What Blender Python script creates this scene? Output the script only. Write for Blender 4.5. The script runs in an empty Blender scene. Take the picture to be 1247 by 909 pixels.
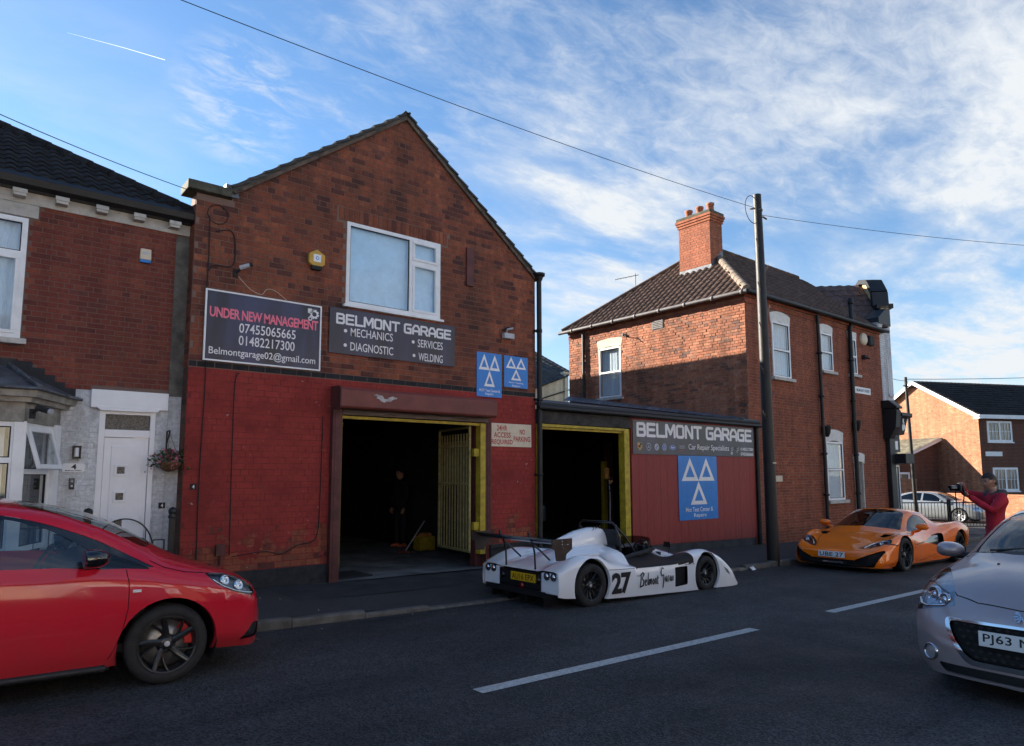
import bpy, bmesh, math, random
import numpy as np
from mathutils import Vector, Matrix
random.seed(7)
D = bpy.data
SC = bpy.context.scene
COL = SC.collection
R = math.radians
# ------------------------------------------------------------------ camera
cam = D.cameras.new('camera'); camo = D.objects.new('camera', cam); COL.objects.link(camo)
cam.sensor_fit = 'HORIZONTAL'; cam.sensor_width = 36.0
cam.lens = 839.4/1247*36
cam.shift_x = -(625.2-623.5)/1247
cam.shift_y = (487.57-454.5)/1247
cam.clip_start = .05; cam.clip_end = 2500
yaw, pitch, roll = .687415, .1078577, -.002171
fw = Vector((math.sin(yaw)*math.cos(pitch), math.cos(yaw)*math.cos(pitch), math.sin(pitch)))
rt0 = Vector((math.cos(yaw), -math.sin(yaw), 0)); up0 = rt0.cross(fw)
rt = rt0*math.cos(roll)+up0*math.sin(roll); up = up0*math.cos(roll)-rt0*math.sin(roll)
m = Matrix((rt, up, -fw)).transposed().to_4x4(); m.translation = (0, 0, 1.6)
camo.matrix_world = m
SC.camera = camo
# ------------------------------------------------------------------ light
SUN_AZ, SUN_EL = R(113), R(20)          # azimuth counted from +X towards +Y
sdir = Vector((math.cos(SUN_EL)*math.cos(SUN_AZ), math.cos(SUN_EL)*math.sin(SUN_AZ), math.sin(SUN_EL)))
sun = D.lights.new('sun', 'SUN'); sun.energy = 5.0; sun.angle = R(.5); sun.color = (1, .9, .76)
suno = D.objects.new('sun', sun); COL.objects.link(suno)
suno.rotation_euler = sdir.to_track_quat('Z', 'Y').to_euler()
SC.view_settings.view_transform = 'Standard'; SC.view_settings.look = 'None'
SC.view_settings.exposure = 1.85; SC.view_settings.gamma = 1
W = D.worlds.new('World'); SC.world = W; W.use_nodes = True
def sky():
    nt = W.node_tree; nt.nodes.clear(); N = nt.nodes.new; L = nt.links.new
    out = N('ShaderNodeOutputWorld'); bg = N('ShaderNodeBackground'); bg.inputs[1].default_value = .12
    L(bg.outputs[0], out.inputs[0])
    s = N('ShaderNodeTexSky'); s.sky_type = 'NISHITA'; s.sun_disc = False
    s.sun_elevation = SUN_EL; s.sun_rotation = math.pi/2-SUN_AZ
    s.air_density = 1.0; s.dust_density = .08; s.ozone_density = 2.2
    tc = N('ShaderNodeTexCoord')
    # the clouds lie on a flat layer: direction / height
    sep = N('ShaderNodeSeparateXYZ'); L(tc.outputs['Generated'], sep.inputs[0])
    def mth(op, a, b=None, clamp=False):
        n = N('ShaderNodeMath'); n.operation = op; n.use_clamp = clamp
        for k, v in enumerate((a, b)):
            if v is None: continue
            if isinstance(v, (int, float)): n.inputs[k].default_value = v
            else: L(v, n.inputs[k])
        return n.outputs[0]
    zc = mth('ADD', mth('MAXIMUM', sep.outputs[2], 0.0), .12)
    px = mth('DIVIDE', sep.outputs[0], zc); py = mth('DIVIDE', sep.outputs[1], zc)
    comb = N('ShaderNodeCombineXYZ'); L(px, comb.inputs[0]); L(py, comb.inputs[1])
    def noise(scale, detail, rough, rot, sc, dist=0, off=(0, 0, 0)):
        mp = N('ShaderNodeMapping'); mp.inputs['Rotation'].default_value = (0, 0, rot); mp.inputs['Scale'].default_value = sc
        mp.inputs['Location'].default_value = off
        L(comb.outputs[0], mp.inputs[0])
        n = N('ShaderNodeTexNoise'); n.inputs['Scale'].default_value = scale; n.inputs['Detail'].default_value = detail
        n.inputs['Roughness'].default_value = rough; n.inputs['Distortion'].default_value = dist
        L(mp.outputs[0], n.inputs[0]); return n.outputs['Fac']
    def ramp(v, a, b):
        n = N('ShaderNodeMapRange'); n.interpolation_type = 'SMOOTHSTEP'; L(v, n.inputs[0])
        n.inputs[1].default_value = a; n.inputs[2].default_value = b; return n.outputs[0]
    big = noise(.55, 4, .5, .3, (1, 1, 1), .2, CL_OFF)
    wisp = noise(2.1, 10, .58, CL_ROT, (.75, 1.25, 1), .35)
    fine = noise(13, 8, .66, CL_ROT+.5, (.75, 1.4, 1), .5)
    # more cloud towards +X, as over the corner house
    dirx = mth('ADD', mth('MULTIPLY', sep.outputs[0], 1.15), mth('MULTIPLY', sep.outputs[1], -.80))  # -Y part: unseen cloud added behind the camera to lighten the shade
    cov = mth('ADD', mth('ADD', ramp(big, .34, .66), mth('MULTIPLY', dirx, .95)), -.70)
    soft = mth('ADD', mth('MULTIPLY', wisp, .64), mth('MULTIPLY', fine, .36))
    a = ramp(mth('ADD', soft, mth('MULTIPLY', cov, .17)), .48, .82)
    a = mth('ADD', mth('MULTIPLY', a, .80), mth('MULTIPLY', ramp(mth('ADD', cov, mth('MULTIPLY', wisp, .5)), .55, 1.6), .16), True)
    # a few single wisps and banks
    for dv, r0, r1, am, nn in (((0.253, 0.849, 0.464), .9955, .9997, .62, 0), ((0.075, 0.905, 0.420), .985, .9995, .40, 1), ((0.656, 0.680, 0.326), .975, .998, .85, 1), ((0.946, 0.275, 0.174), .93, .995, .7, 1)):
        dp = N('ShaderNodeVectorMath'); dp.operation = 'DOT_PRODUCT'; L(tc.outputs['Generated'], dp.inputs[0]); dp.inputs[1].default_value = dv
        mk = mth('MULTIPLY', ramp(dp.outputs['Value'], r0, r1), am)
        a = mth('ADD', a, mth('MULTIPLY', mk, ramp(fine if nn == 0 else wisp, .40 if nn == 0 else .30, .75)), True)
    hz = ramp(sep.outputs[2], .30, -.02)
    a = mth('MAXIMUM', a, mth('MULTIPLY', hz, .62), True)
    tint = N('ShaderNodeMix'); tint.data_type = 'RGBA'; tint.blend_type = 'MULTIPLY'; tint.inputs[0].default_value = 1
    L(s.outputs[0], tint.inputs[6]); tint.inputs[7].default_value = (.39, .465, .52, 1)
    mix = N('ShaderNodeMix'); mix.data_type = 'RGBA'; L(a, mix.inputs[0]); L(tint.outputs[2], mix.inputs[6])
    mix.inputs[7].default_value = CLOUD
    L(mix.outputs[2], bg.inputs[0])
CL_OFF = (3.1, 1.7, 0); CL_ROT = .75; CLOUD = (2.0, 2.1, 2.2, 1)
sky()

# ------------------------------------------------------------------ helpers
def gz(x):                                   # level of the pavement: the street falls gently towards +X
    return -.0175*(min(max(x, -25), 38)-4)
ROAD = -.10                                  # the road lies this much lower
FY = 10.02                                   # plane of the garage front

MATS = {}
def mat(name, col, rough=.7, metal=0, var=.12, vscale=6, bump=.0, bscale=40, coat=0, spec=.5, stretch=(1, 1, 1), alpha=None, trans=0, island=0.0, dirt=0.0, dirtcol=(.03, .025, .02), dscale=2.0, ior=1.45):
    if name in MATS: return MATS[name]
    M = D.materials.new(name); M.use_nodes = True; MATS[name] = M
    nt = M.node_tree; N = nt.nodes.new; L = nt.links.new; b = nt.nodes['Principled BSDF']
    b.inputs['Roughness'].default_value = rough; b.inputs['Metallic'].default_value = metal
    b.inputs['Coat Weight'].default_value = coat; b.inputs['Coat Roughness'].default_value = .03
    b.inputs['Specular IOR Level'].default_value = spec; b.inputs['Transmission Weight'].default_value = trans
    b.inputs['IOR'].default_value = ior
    b.inputs['Base Color'].default_value = (*col, 1)
    if var or bump or island or dirt:
        tc = N('ShaderNodeTexCoord'); mp = N('ShaderNodeMapping'); mp.inputs['Scale'].default_value = stretch
        L(tc.outputs['Object'], mp.inputs[0])
    if var or island:
        n = N('ShaderNodeTexNoise'); n.inputs['Scale'].default_value = vscale; n.inputs['Detail'].default_value = 6; n.inputs['Roughness'].default_value = .65
        L(mp.outputs[0], n.inputs[0])
        mr = N('ShaderNodeMapRange'); L(n.outputs['Fac'], mr.inputs[0]); mr.inputs[1].default_value = .3; mr.inputs[2].default_value = .7
        mr.inputs[3].default_value = 1-var*2; mr.inputs[4].default_value = 1+var*2
        val = mr.outputs[0]
        if island:
            g = N('ShaderNodeNewGeometry'); oi = N('ShaderNodeObjectInfo')
            ad = N('ShaderNodeMath'); L(g.outputs['Random Per Island'], ad.inputs[0]); L(oi.outputs['Random'], ad.inputs[1])
            fr = N('ShaderNodeMath'); fr.operation = 'FRACT'; L(ad.outputs[0], fr.inputs[0])
            m2 = N('ShaderNodeMapRange'); L(fr.outputs[0], m2.inputs[0]); m2.inputs[3].default_value = 1-island; m2.inputs[4].default_value = 1+island
            mm = N('ShaderNodeMath'); mm.operation = 'MULTIPLY'; L(val, mm.inputs[0]); L(m2.outputs[0], mm.inputs[1]); val = mm.outputs[0]
        vm = N('ShaderNodeVectorMath'); vm.operation = 'SCALE'; vm.inputs[0].default_value = col; L(val, vm.inputs['Scale'])
        outc = vm.outputs[0]
        if dirt:
            n2 = N('ShaderNodeTexNoise'); n2.inputs['Scale'].default_value = dscale; n2.inputs['Detail'].default_value = 8; n2.inputs['Roughness'].default_value = .7
            L(mp.outputs[0], n2.inputs[0])
            r2 = N('ShaderNodeMapRange'); L(n2.outputs['Fac'], r2.inputs[0]); r2.inputs[1].default_value = .45; r2.inputs[2].default_value = .72; r2.inputs[4].default_value = dirt
            mx = N('ShaderNodeMix'); mx.data_type = 'RGBA'; L(r2.outputs[0], mx.inputs[0]); L(outc, mx.inputs[6]); mx.inputs[7].default_value = (*dirtcol, 1); outc = mx.outputs[2]
        L(outc, b.inputs['Base Color'])
    if bump:
        n = N('ShaderNodeTexNoise'); n.inputs['Scale'].default_value = bscale; n.inputs['Detail'].default_value = 7; L(mp.outputs[0], n.inputs[0])
        bp = N('ShaderNodeBump'); bp.inputs['Strength'].default_value = bump; bp.inputs['Distance'].default_value = .01
        L(n.outputs['Fac'], bp.inputs['Height']); L(bp.outputs[0], b.inputs['Normal'])
    return M
def brick_mat(name, cols, paint=None, wearz=None, soot=.0, lich=None, wearamt=.5):
    """bricks: each picks a tone of its own; paint (with wear down to the brick) is optional"""
    M = D.materials.new(name); M.use_nodes = True; MATS[name] = M
    nt = M.node_tree; N = nt.nodes.new; L = nt.links.new; b = nt.nodes['Principled BSDF']
    b.inputs['Roughness'].default_value = .85; b.inputs['Specular IOR Level'].default_value = .25
    g = N('ShaderNodeNewGeometry'); oi = N('ShaderNodeObjectInfo')
    ad = N('ShaderNodeMath'); L(g.outputs['Random Per Island'], ad.inputs[0]); L(oi.outputs['Random'], ad.inputs[1])
    fr = N('ShaderNodeMath'); fr.operation = 'FRACT'; L(ad.outputs[0], fr.inputs[0])
    cr = N('ShaderNodeValToRGB'); L(fr.outputs[0], cr.inputs[0]); e = cr.color_ramp.elements
    while len(e) < len(cols): e.new(.5)
    for k, (p, c) in enumerate(cols): e[k].position = p; e[k].color = (*c, 1)
    col = cr.outputs[0]
    def noise(scale, detail=6, rough=.6, sc=(1, 1, 1)):
        mp = N('ShaderNodeMapping'); mp.inputs['Scale'].default_value = sc; L(g.outputs['Position'], mp.inputs[0])
        n = N('ShaderNodeTexNoise'); n.inputs['Scale'].default_value = scale; n.inputs['Detail'].default_value = detail; n.inputs['Roughness'].default_value = rough
        L(mp.outputs[0], n.inputs[0]); return n.outputs['Fac']
    def rng(v, a, b2, c=0, d=1):
        n = N('ShaderNodeMapRange'); L(v, n.inputs[0]); n.inputs[1].default_value = a; n.inputs[2].default_value = b2; n.inputs[3].default_value = c; n.inputs[4].default_value = d; return n.outputs[0]
    def mixc(f, a, bb, bt='MIX'):
        n = N('ShaderNodeMix'); n.data_type = 'RGBA'; n.blend_type = bt
        L(f, n.inputs[0]) if not isinstance(f, (int, float)) else setattr(n.inputs[0], 'default_value', f)
        L(a, n.inputs[6]); 
        if isinstance(bb, tuple): n.inputs[7].default_value = (*bb, 1)
        else: L(bb, n.inputs[7])
        return n.outputs[2]
    sm = N('ShaderNodeVectorMath'); sm.operation = 'SCALE'; L(col, sm.inputs[0]); sk = N('ShaderNodeMath'); sk.operation = 'MULTIPLY'; L(rng(noise(22, 8, .7), .3, .7, .72, 1.28), sk.inputs[0]); L(rng(noise(1.4, 6, .6, (3.2, 3.2, .28)), .35, .65, .74, 1.18), sk.inputs[1]); L(sk.outputs[0], sm.inputs['Scale']); col = sm.outputs[0]
    if soot: col = mixc(rng(noise(.9, 6, .65), .42, .68, 0, soot), col, (.028, .022, .02))
    if lich: col = mixc(rng(noise(1.6, 5, .6), .55, .75, 0, .5), col, lich)
    if paint:
        pc = N('ShaderNodeVectorMath'); pc.operation = 'SCALE'; pc.inputs[0].default_value = paint
        L(rng(noise(1.3, 9, .68, (1, 1, 1.3)), .34, .66, .66, 1.22), pc.inputs['Scale'])
        sep = N('ShaderNodeSeparateXYZ'); L(g.outputs['Position'], sep.inputs[0])
        wz = rng(sep.outputs[2], wearz[0], wearz[1], wearamt, 0)
        chips = N('ShaderNodeMath'); chips.operation = 'ADD'; L(noise(3.2, 9, .62), chips.inputs[0]); L(wz, chips.inputs[1])
        mask = rng(chips.outputs[0], .66, .70)
        col = mixc(mask, pc.outputs[0], col)
        # pale flakes of old filler
        fl = N('ShaderNodeMath'); fl.operation = 'MULTIPLY'; L(rng(noise(14, 5, .6, (1, 1, 1.6)), .672, .70), fl.inputs[0]); L(rng(noise(1.1, 3), .48, .6), fl.inputs[1])
        col = mixc(fl.outputs[0], col, (.42, .3, .27))
    L(col, b.inputs['Base Color'])
    bp = N('ShaderNodeBump'); bp.inputs['Strength'].default_value = .55; bp.inputs['Distance'].default_value = .008
    L(noise(55, 8, .7), bp.inputs['Height']); L(bp.outputs[0], b.inputs['Normal'])
    return M
def split_mat(name, lo, hi, zs):
    """mortar painted below the height zs"""
    M = mat(name, lo, .92, var=.2, vscale=8, bump=.4, bscale=60); nt = M.node_tree; N = nt.nodes.new; L = nt.links.new; b = nt.nodes['Principled BSDF']
    src = b.inputs['Base Color'].links[0].from_socket; g = N('ShaderNodeNewGeometry'); sp = N('ShaderNodeSeparateXYZ'); L(g.outputs['Position'], sp.inputs[0])
    c = N('ShaderNodeMath'); c.operation = 'GREATER_THAN'; L(sp.outputs[2], c.inputs[0]); c.inputs[1].default_value = zs
    mx = N('ShaderNodeMix'); mx.data_type = 'RGBA'; L(c.outputs[0], mx.inputs[0]); L(src, mx.inputs[6]); mx.inputs[7].default_value = (*hi, 1); L(mx.outputs[2], b.inputs['Base Color']); return M
def front_only(nt, fr):
    """thin glass: the inner face of a pane must not reflect light back like solid glass"""
    g = nt.nodes.new('ShaderNodeNewGeometry'); s = nt.nodes.new('ShaderNodeMath'); s.operation = 'SUBTRACT'; s.inputs[0].default_value = 1; nt.links.new(g.outputs['Backfacing'], s.inputs[1])
    m = nt.nodes.new('ShaderNodeMath'); m.operation = 'MULTIPLY'; nt.links.new(fr.outputs[0], m.inputs[0]); nt.links.new(s.outputs[0], m.inputs[1]); return m.outputs[0]
def glass(name, tint=(.02, .025, .03), rough=.03):
    """window glass seen from outside: mostly a dark mirror of the sky with a little see-through"""
    if name in MATS: return MATS[name]
    M = D.materials.new(name); M.use_nodes = True; MATS[name] = M
    nt = M.node_tree; N = nt.nodes.new; L = nt.links.new; b = nt.nodes['Principled BSDF']; out = nt.nodes['Material Output']
    b.inputs['Base Color'].default_value = (*tint, 1); b.inputs['Roughness'].default_value = rough
    b.inputs['Specular IOR Level'].default_value = .9; b.inputs['IOR'].default_value = 1.6
    tr = N('ShaderNodeBsdfTransparent'); tr.inputs[0].default_value = (.93, .96, .97, 1)
    gl = N('ShaderNodeBsdfGlossy'); gl.inputs['Roughness'].default_value = rough; gl.inputs[0].default_value = (.95, .97, 1, 1)
    fr = N('ShaderNodeFresnel'); fr.inputs[0].default_value = 1.75
    n = N('ShaderNodeTexNoise'); n.inputs['Scale'].default_value = 1.3; tc = N('ShaderNodeTexCoord'); L(tc.outputs['Object'], n.inputs[0])
    bp = N('ShaderNodeBump'); bp.inputs['Strength'].default_value = .03; bp.inputs['Distance'].default_value = .02; L(n.outputs['Fac'], bp.inputs['Height'])
    L(bp.outputs[0], gl.inputs['Normal'])
    mx = N('ShaderNodeMixShader'); L(front_only(nt, fr), mx.inputs[0]); L(tr.outputs[0], mx.inputs[1]); L(gl.outputs[0], mx.inputs[2]); L(mx.outputs[0], out.inputs[0])
    return M

class MB:
    """collects shapes; build() links them as one mesh object"""
    def __init__(s): s.v = []; s.f = []; s.sm = []; s.mi = []
    def face(s, pts, smooth=False, mi=0):
        n = len(s.v); s.v += [tuple(p) for p in pts]; s.f.append(tuple(range(n, n+len(pts)))); s.sm.append(smooth); s.mi.append(mi)
    def mesh(s, vs, fs, smooth=False, mi=0):
        n = len(s.v); s.v += [tuple(p) for p in vs]
        for f in fs: s.f.append(tuple(n+i for i in f)); s.sm.append(smooth); s.mi.append(mi)
        return s
    def box(s, x0, x1, y0, y1, z0, z1, mi=0, back=True):
        v = [(x, y, z) for x in (x0, x1) for y in (y0, y1) for z in (z0, z1)]
        f = [(0, 1, 3, 2), (4, 6, 7, 5), (0, 4, 5, 1), (0, 2, 6, 4), (1, 5, 7, 3)] + ([(2, 3, 7, 6)] if back else [])
        return s.mesh(v, f, False, mi)
    def obox(s, c, ax, ay, az, hx, hy, hz, mi=0):
        c = Vector(c); ax, ay, az = Vector(ax).normalized()*hx, Vector(ay).normalized()*hy, Vector(az).normalized()*hz
        v = [c+ax*i+ay*j+az*k for i in (-1, 1) for j in (-1, 1) for k in (-1, 1)]
        return s.mesh(v, [(0, 1, 3, 2), (4, 6, 7, 5), (0, 4, 5, 1), (0, 2, 6, 4), (1, 5, 7, 3), (2, 3, 7, 6)], False, mi)
    def bar(s, a, b, w, h, upv=(0, 0, 1), mi=0):
        a, b = Vector(a), Vector(b); d = b-a; u = Vector(upv)
        side = d.cross(u)
        if side.length < 1e-6: side = d.cross(Vector((1, 0, 0)))
        side.normalize(); u = side.cross(d).normalized()
        return s.obox((a+b)/2, d, side, u, d.length/2, w/2, h/2, mi)
    def tube(s, pts, r, n=10, cap=True, mi=0):
        pts = [Vector(p) for p in pts]; rs = r if isinstance(r, (list, tuple)) else [r]*len(pts)
        rings = []; prev = None
        for i, p in enumerate(pts):
            d = (pts[min(i+1, len(pts)-1)]-pts[max(i-1, 0)]).normalized()
            if prev is None:
                a = d.cross(Vector((0, 0, 1)) if abs(d.z) < .9 else Vector((1, 0, 0))).normalized()
            else: a = (prev-d*prev.dot(d)).normalized()
            prev = a; b = d.cross(a)
            rings.append([p+(a*math.cos(t)+b*math.sin(t))*rs[i] for t in [2*math.pi*k/n for k in range(n)]])
        v = [q for rg in rings for q in rg]; f = []
        for i in range(len(pts)-1):
            for k in range(n): f.append((i*n+k, i*n+(k+1) % n, (i+1)*n+(k+1) % n, (i+1)*n+k))
        s.mesh(v, f, True, mi)
        if cap: s.face(rings[0][::-1], mi=mi); s.face(rings[-1], mi=mi)
        return s
    def lathe(s, c, axis, prof, n=24, mi=0, smooth=True):
        """prof: (distance along axis, radius)"""
        c = Vector(c); ax = Vector(axis).normalized(); a = ax.cross(Vector((0, 0, 1)) if abs(ax.z) < .9 else Vector((1, 0, 0))).normalized(); b = ax.cross(a)
        v = [c+ax*h+(a*math.cos(2*math.pi*k/n)+b*math.sin(2*math.pi*k/n))*r for h, r in prof for k in range(n)]; f = []
        for i in range(len(prof)-1):
            for k in range(n): f.append((i*n+k, i*n+(k+1) % n, (i+1)*n+(k+1) % n, (i+1)*n+k))
        s.mesh(v, f, smooth, mi); return s
    def prism(s, poly, o, ax, ay, depth, mi=0):
        """poly of (a,b) in the plane o + a*ax + b*ay, pushed by the vector depth"""
        o, ax, ay, dp = Vector(o), Vector(ax), Vector(ay), Vector(depth); n = len(poly)
        a = [o+ax*p+ay*q for p, q in poly]; b = [p+dp for p in a]
        s.mesh(a+b, [tuple(range(n)), tuple(range(2*n-1, n-1, -1))]+[(i, i+n, (i+1) % n+n, (i+1) % n) for i in range(n)], False, mi); return s
    def build(s, name, m=None, parent=None, bevel=0, loc=None):
        me = D.meshes.new(name); me.from_pydata(s.v, [], s.f)
        me.polygons.foreach_set('use_smooth', s.sm); me.polygons.foreach_set('material_index', s.mi)
        bmm = bmesh.new(); bmm.from_mesh(me)
        if len(bmm.faces) < 60000: bmesh.ops.recalc_face_normals(bmm, faces=bmm.faces)
        bmm.to_mesh(me); bmm.free()
        ms = m if isinstance(m, (list, tuple)) else [m]
        for x in ms: me.materials.append(MATS[x] if isinstance(x, str) else x)
        o = D.objects.new(name, me); COL.objects.link(o)
        if parent: o.parent = parent
        if loc: o.location = loc
        if bevel:
            md = o.modifiers.new('bevel', 'BEVEL'); md.width = bevel; md.segments = 2; md.limit_method = 'ANGLE'; md.angle_limit = R(40)
        return o
def tag(o, label=None, cat=None, group=None, kind=None):
    if label: o['label'] = label
    if cat: o['category'] = cat
    if group: o['group'] = group
    if kind: o['kind'] = kind
    return o
def empty(name, loc=(0, 0, 0), label=None, cat=None, group=None, rz=0):
    o = D.objects.new(name, None); COL.objects.link(o); o.location = loc; o.rotation_euler = (0, 0, rz); o.empty_display_size = .2
    return tag(o, label, cat, group)
def world_child(o, parent):
    """o was built in world coordinates; keep it there under an Empty that has a place of its own"""
    o.parent = parent; o.matrix_parent_inverse = (Matrix.Translation(parent.location) @ parent.rotation_euler.to_matrix().to_4x4()).inverted(); return o

def text_mesh(txt, x0, x1, z0, z1, mb, o, ax, ay, n, depth=.003, bold=.0, spacing=1.0, mi=0, keep=False, shear=0):
    """letters of txt fitted into x0..x1, z0..z1 of the plane o + x*ax + z*ay, standing depth proud along n"""
    cu = D.curves.new('lettering', 'FONT'); cu.body = txt; cu.offset = bold; cu.space_character = spacing; cu.resolution_u = 3; cu.shear = shear
    ob = D.objects.new('lettering', cu); COL.objects.link(ob)
    dg = bpy.context.evaluated_depsgraph_get(); me = D.meshes.new_from_object(ob.evaluated_get(dg))
    vs = np.array([v.co[:] for v in me.vertices]); fs = [tuple(p.vertices) for p in me.polygons]
    D.objects.remove(ob); D.meshes.remove(me); D.curves.remove(cu)
    mn, mx = vs.min(0), vs.max(0); sx = (x1-x0)/(mx[0]-mn[0]); sz = (z1-z0)/(mx[1]-mn[1])
    if keep: s = min(sx, sz); sx = sz = s
    o, ax, ay, n = Vector(o), Vector(ax), Vector(ay), Vector(n)
    out = [o+ax*(x0+(v[0]-mn[0])*sx)+ay*(z0+(v[1]-mn[1])*sz)+n*depth for v in vs]
    mb.mesh(out, fs, False, mi)
# wide square signwriter's capitals, drawn as strokes on a 4 x 5 grid
GL = {'B': [[(0, 0), (0, 5)], [(0, 5), (3.2, 5), (3.8, 4.4), (3.8, 3.1), (3.3, 2.6), (1.3, 2.6)], [(3.3, 2.6), (4, 2.1), (4, .6), (3.4, 0), (0, 0)]],
      'E': [[(4, 5), (0, 5), (0, 0), (4, 0)], [(0, 2.6), (3.6, 2.6)]], 'L': [[(0, 5), (0, 0), (4, 0)]],
      'M': [[(0, 0), (0, 5), (.5, 5), (2.5, 1.2), (4.5, 5), (5, 5), (5, 0)]], 'O': [[(.6, 0), (0, .6), (0, 4.4), (.6, 5), (3.4, 5), (4, 4.4), (4, .6), (3.4, 0), (.6, 0)]],
      'N': [[(0, 0), (0, 5), (.5, 5), (3.6, 0), (4.1, 0), (4.1, 5)]], 'T': [[(-.1, 5), (4.3, 5)], [(2.1, 5), (2.1, 0)]],
      'G': [[(4, 5), (.6, 5), (0, 4.4), (0, .6), (.6, 0), (4, 0), (4, 2.6), (2.2, 2.6)]], 'A': [[(0, 0), (0, 3.2), (1.2, 5), (3, 5), (4.2, 3.2), (4.2, 0)], [(0, 1.7), (4.2, 1.7)]],
      'R': [[(0, 0), (0, 5)], [(0, 5), (3.3, 5), (4, 4.4), (4, 2.9), (3.4, 2.3), (0, 2.3)], [(2.2, 2.3), (4.1, 0)]], ' ': []}
def block_text(txt, x0, x1, z0, z1, mb, o, ax, ay, n, depth=.003, w=1.0, mi=0):
    adv = {'M': 6.5, ' ': 2.6, 'T': 5.5, 'L': 5.3}
    tot = sum(adv.get(c, 5.6) for c in txt)-.6; s = (x1-x0)/tot; sy = (z1-z0)/6.0
    o, ax, ay, n = Vector(o), Vector(ax), Vector(ay), Vector(n); cx = 0; k = 0
    for c in txt:
        for st in GL[c]:
            for i in range(len(st)-1):
                (a, b), (c2, d) = st[i], st[i+1]; L = math.hypot(c2-a, d-b); ux, uy = (c2-a)/L, (d-b)/L; h = w/2
                e = 0
                q = [(a-ux*e-uy*h, b-uy*e+ux*h), (c2+ux*e-uy*h, d+uy*e+ux*h), (c2+ux*e+uy*h, d+uy*e-ux*h), (a-ux*e+uy*h, b-uy*e-ux*h)]
                k += 1
                mb.face([o+ax*(x0+(cx+p+.5)*s)+ay*(z0+(r+.5)*sy)+n*(depth+.00012*(k % 9)) for p, r in q], mi=mi)
            for j, (a, b) in enumerate(st):
                k += 1; rr_ = h*1.08
                mb.face([o+ax*(x0+(cx+a+rr_*math.cos(t)+.5)*s)+ay*(z0+(b+rr_*math.sin(t)+.5)*sy)+n*(depth+.00012*(k % 9)+.0012) for t in [math.pi/8+math.pi/4*i for i in range(8)]], mi=mi)
        cx += adv.get(c, 5.6)
# ------------------------------------------------------------------ building toolkit
CAMP = Vector((0, 0, 1.6))
def minus(iv, cuts):
    for c0, c1 in cuts:
        nv = []
        for a, b in iv:
            if c1 <= a or c0 >= b: nv.append((a, b)); continue
            if c0 > a: nv.append((a, c0))
            if c1 < b: nv.append((c1, b))
        iv = nv
    return iv
def wall(parent, name, m, o, ax, n, s0, s1, zb, top, openings=(), thick=.25, brk=()):
    """masonry behind the bricks: a slab with real openings; top is a number or a function of s"""
    o, ax, n = Vector(o), Vector(ax), Vector(n); tf = top if callable(top) else (lambda s: top)
    xs = sorted({s0, s1, *[x for x in brk if s0 < x < s1], *[x for q in openings for x in q[:2] if s0 < x < s1]})
    mb = MB()
    for a, b in zip(xs[:-1], xs[1:]):
        mid = (a+b)/2; cuts = sorted([(q[2], q[3]) for q in openings if q[0] <= mid <= q[1]])
        z = zb
        for c0, c1 in cuts:
            if c0 > z: mb.prism([(a, z), (b, z), (b, c0), (a, c0)], o, ax, (0, 0, 1), -n*thick)
            z = max(z, c1)
        mb.prism([(a, z), (b, z), (b, tf(b-1e-4)), (a, tf(a+1e-4))], o, ax, (0, 0, 1), -n*thick)
    return mb.build(name, m, parent)
BM = {}
def brick_mesh():
    if 'b' not in BM:
        me = D.meshes.new('brick'); v = [(x, y, z) for x in (0, 1) for y in (0, 1) for z in (0, 1)]
        me.from_pydata(v, [], [(0, 1, 3, 2), (4, 6, 7, 5), (0, 4, 5, 1), (0, 2, 6, 4), (1, 5, 7, 3)]); BM['b'] = me
    return BM['b']
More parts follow.
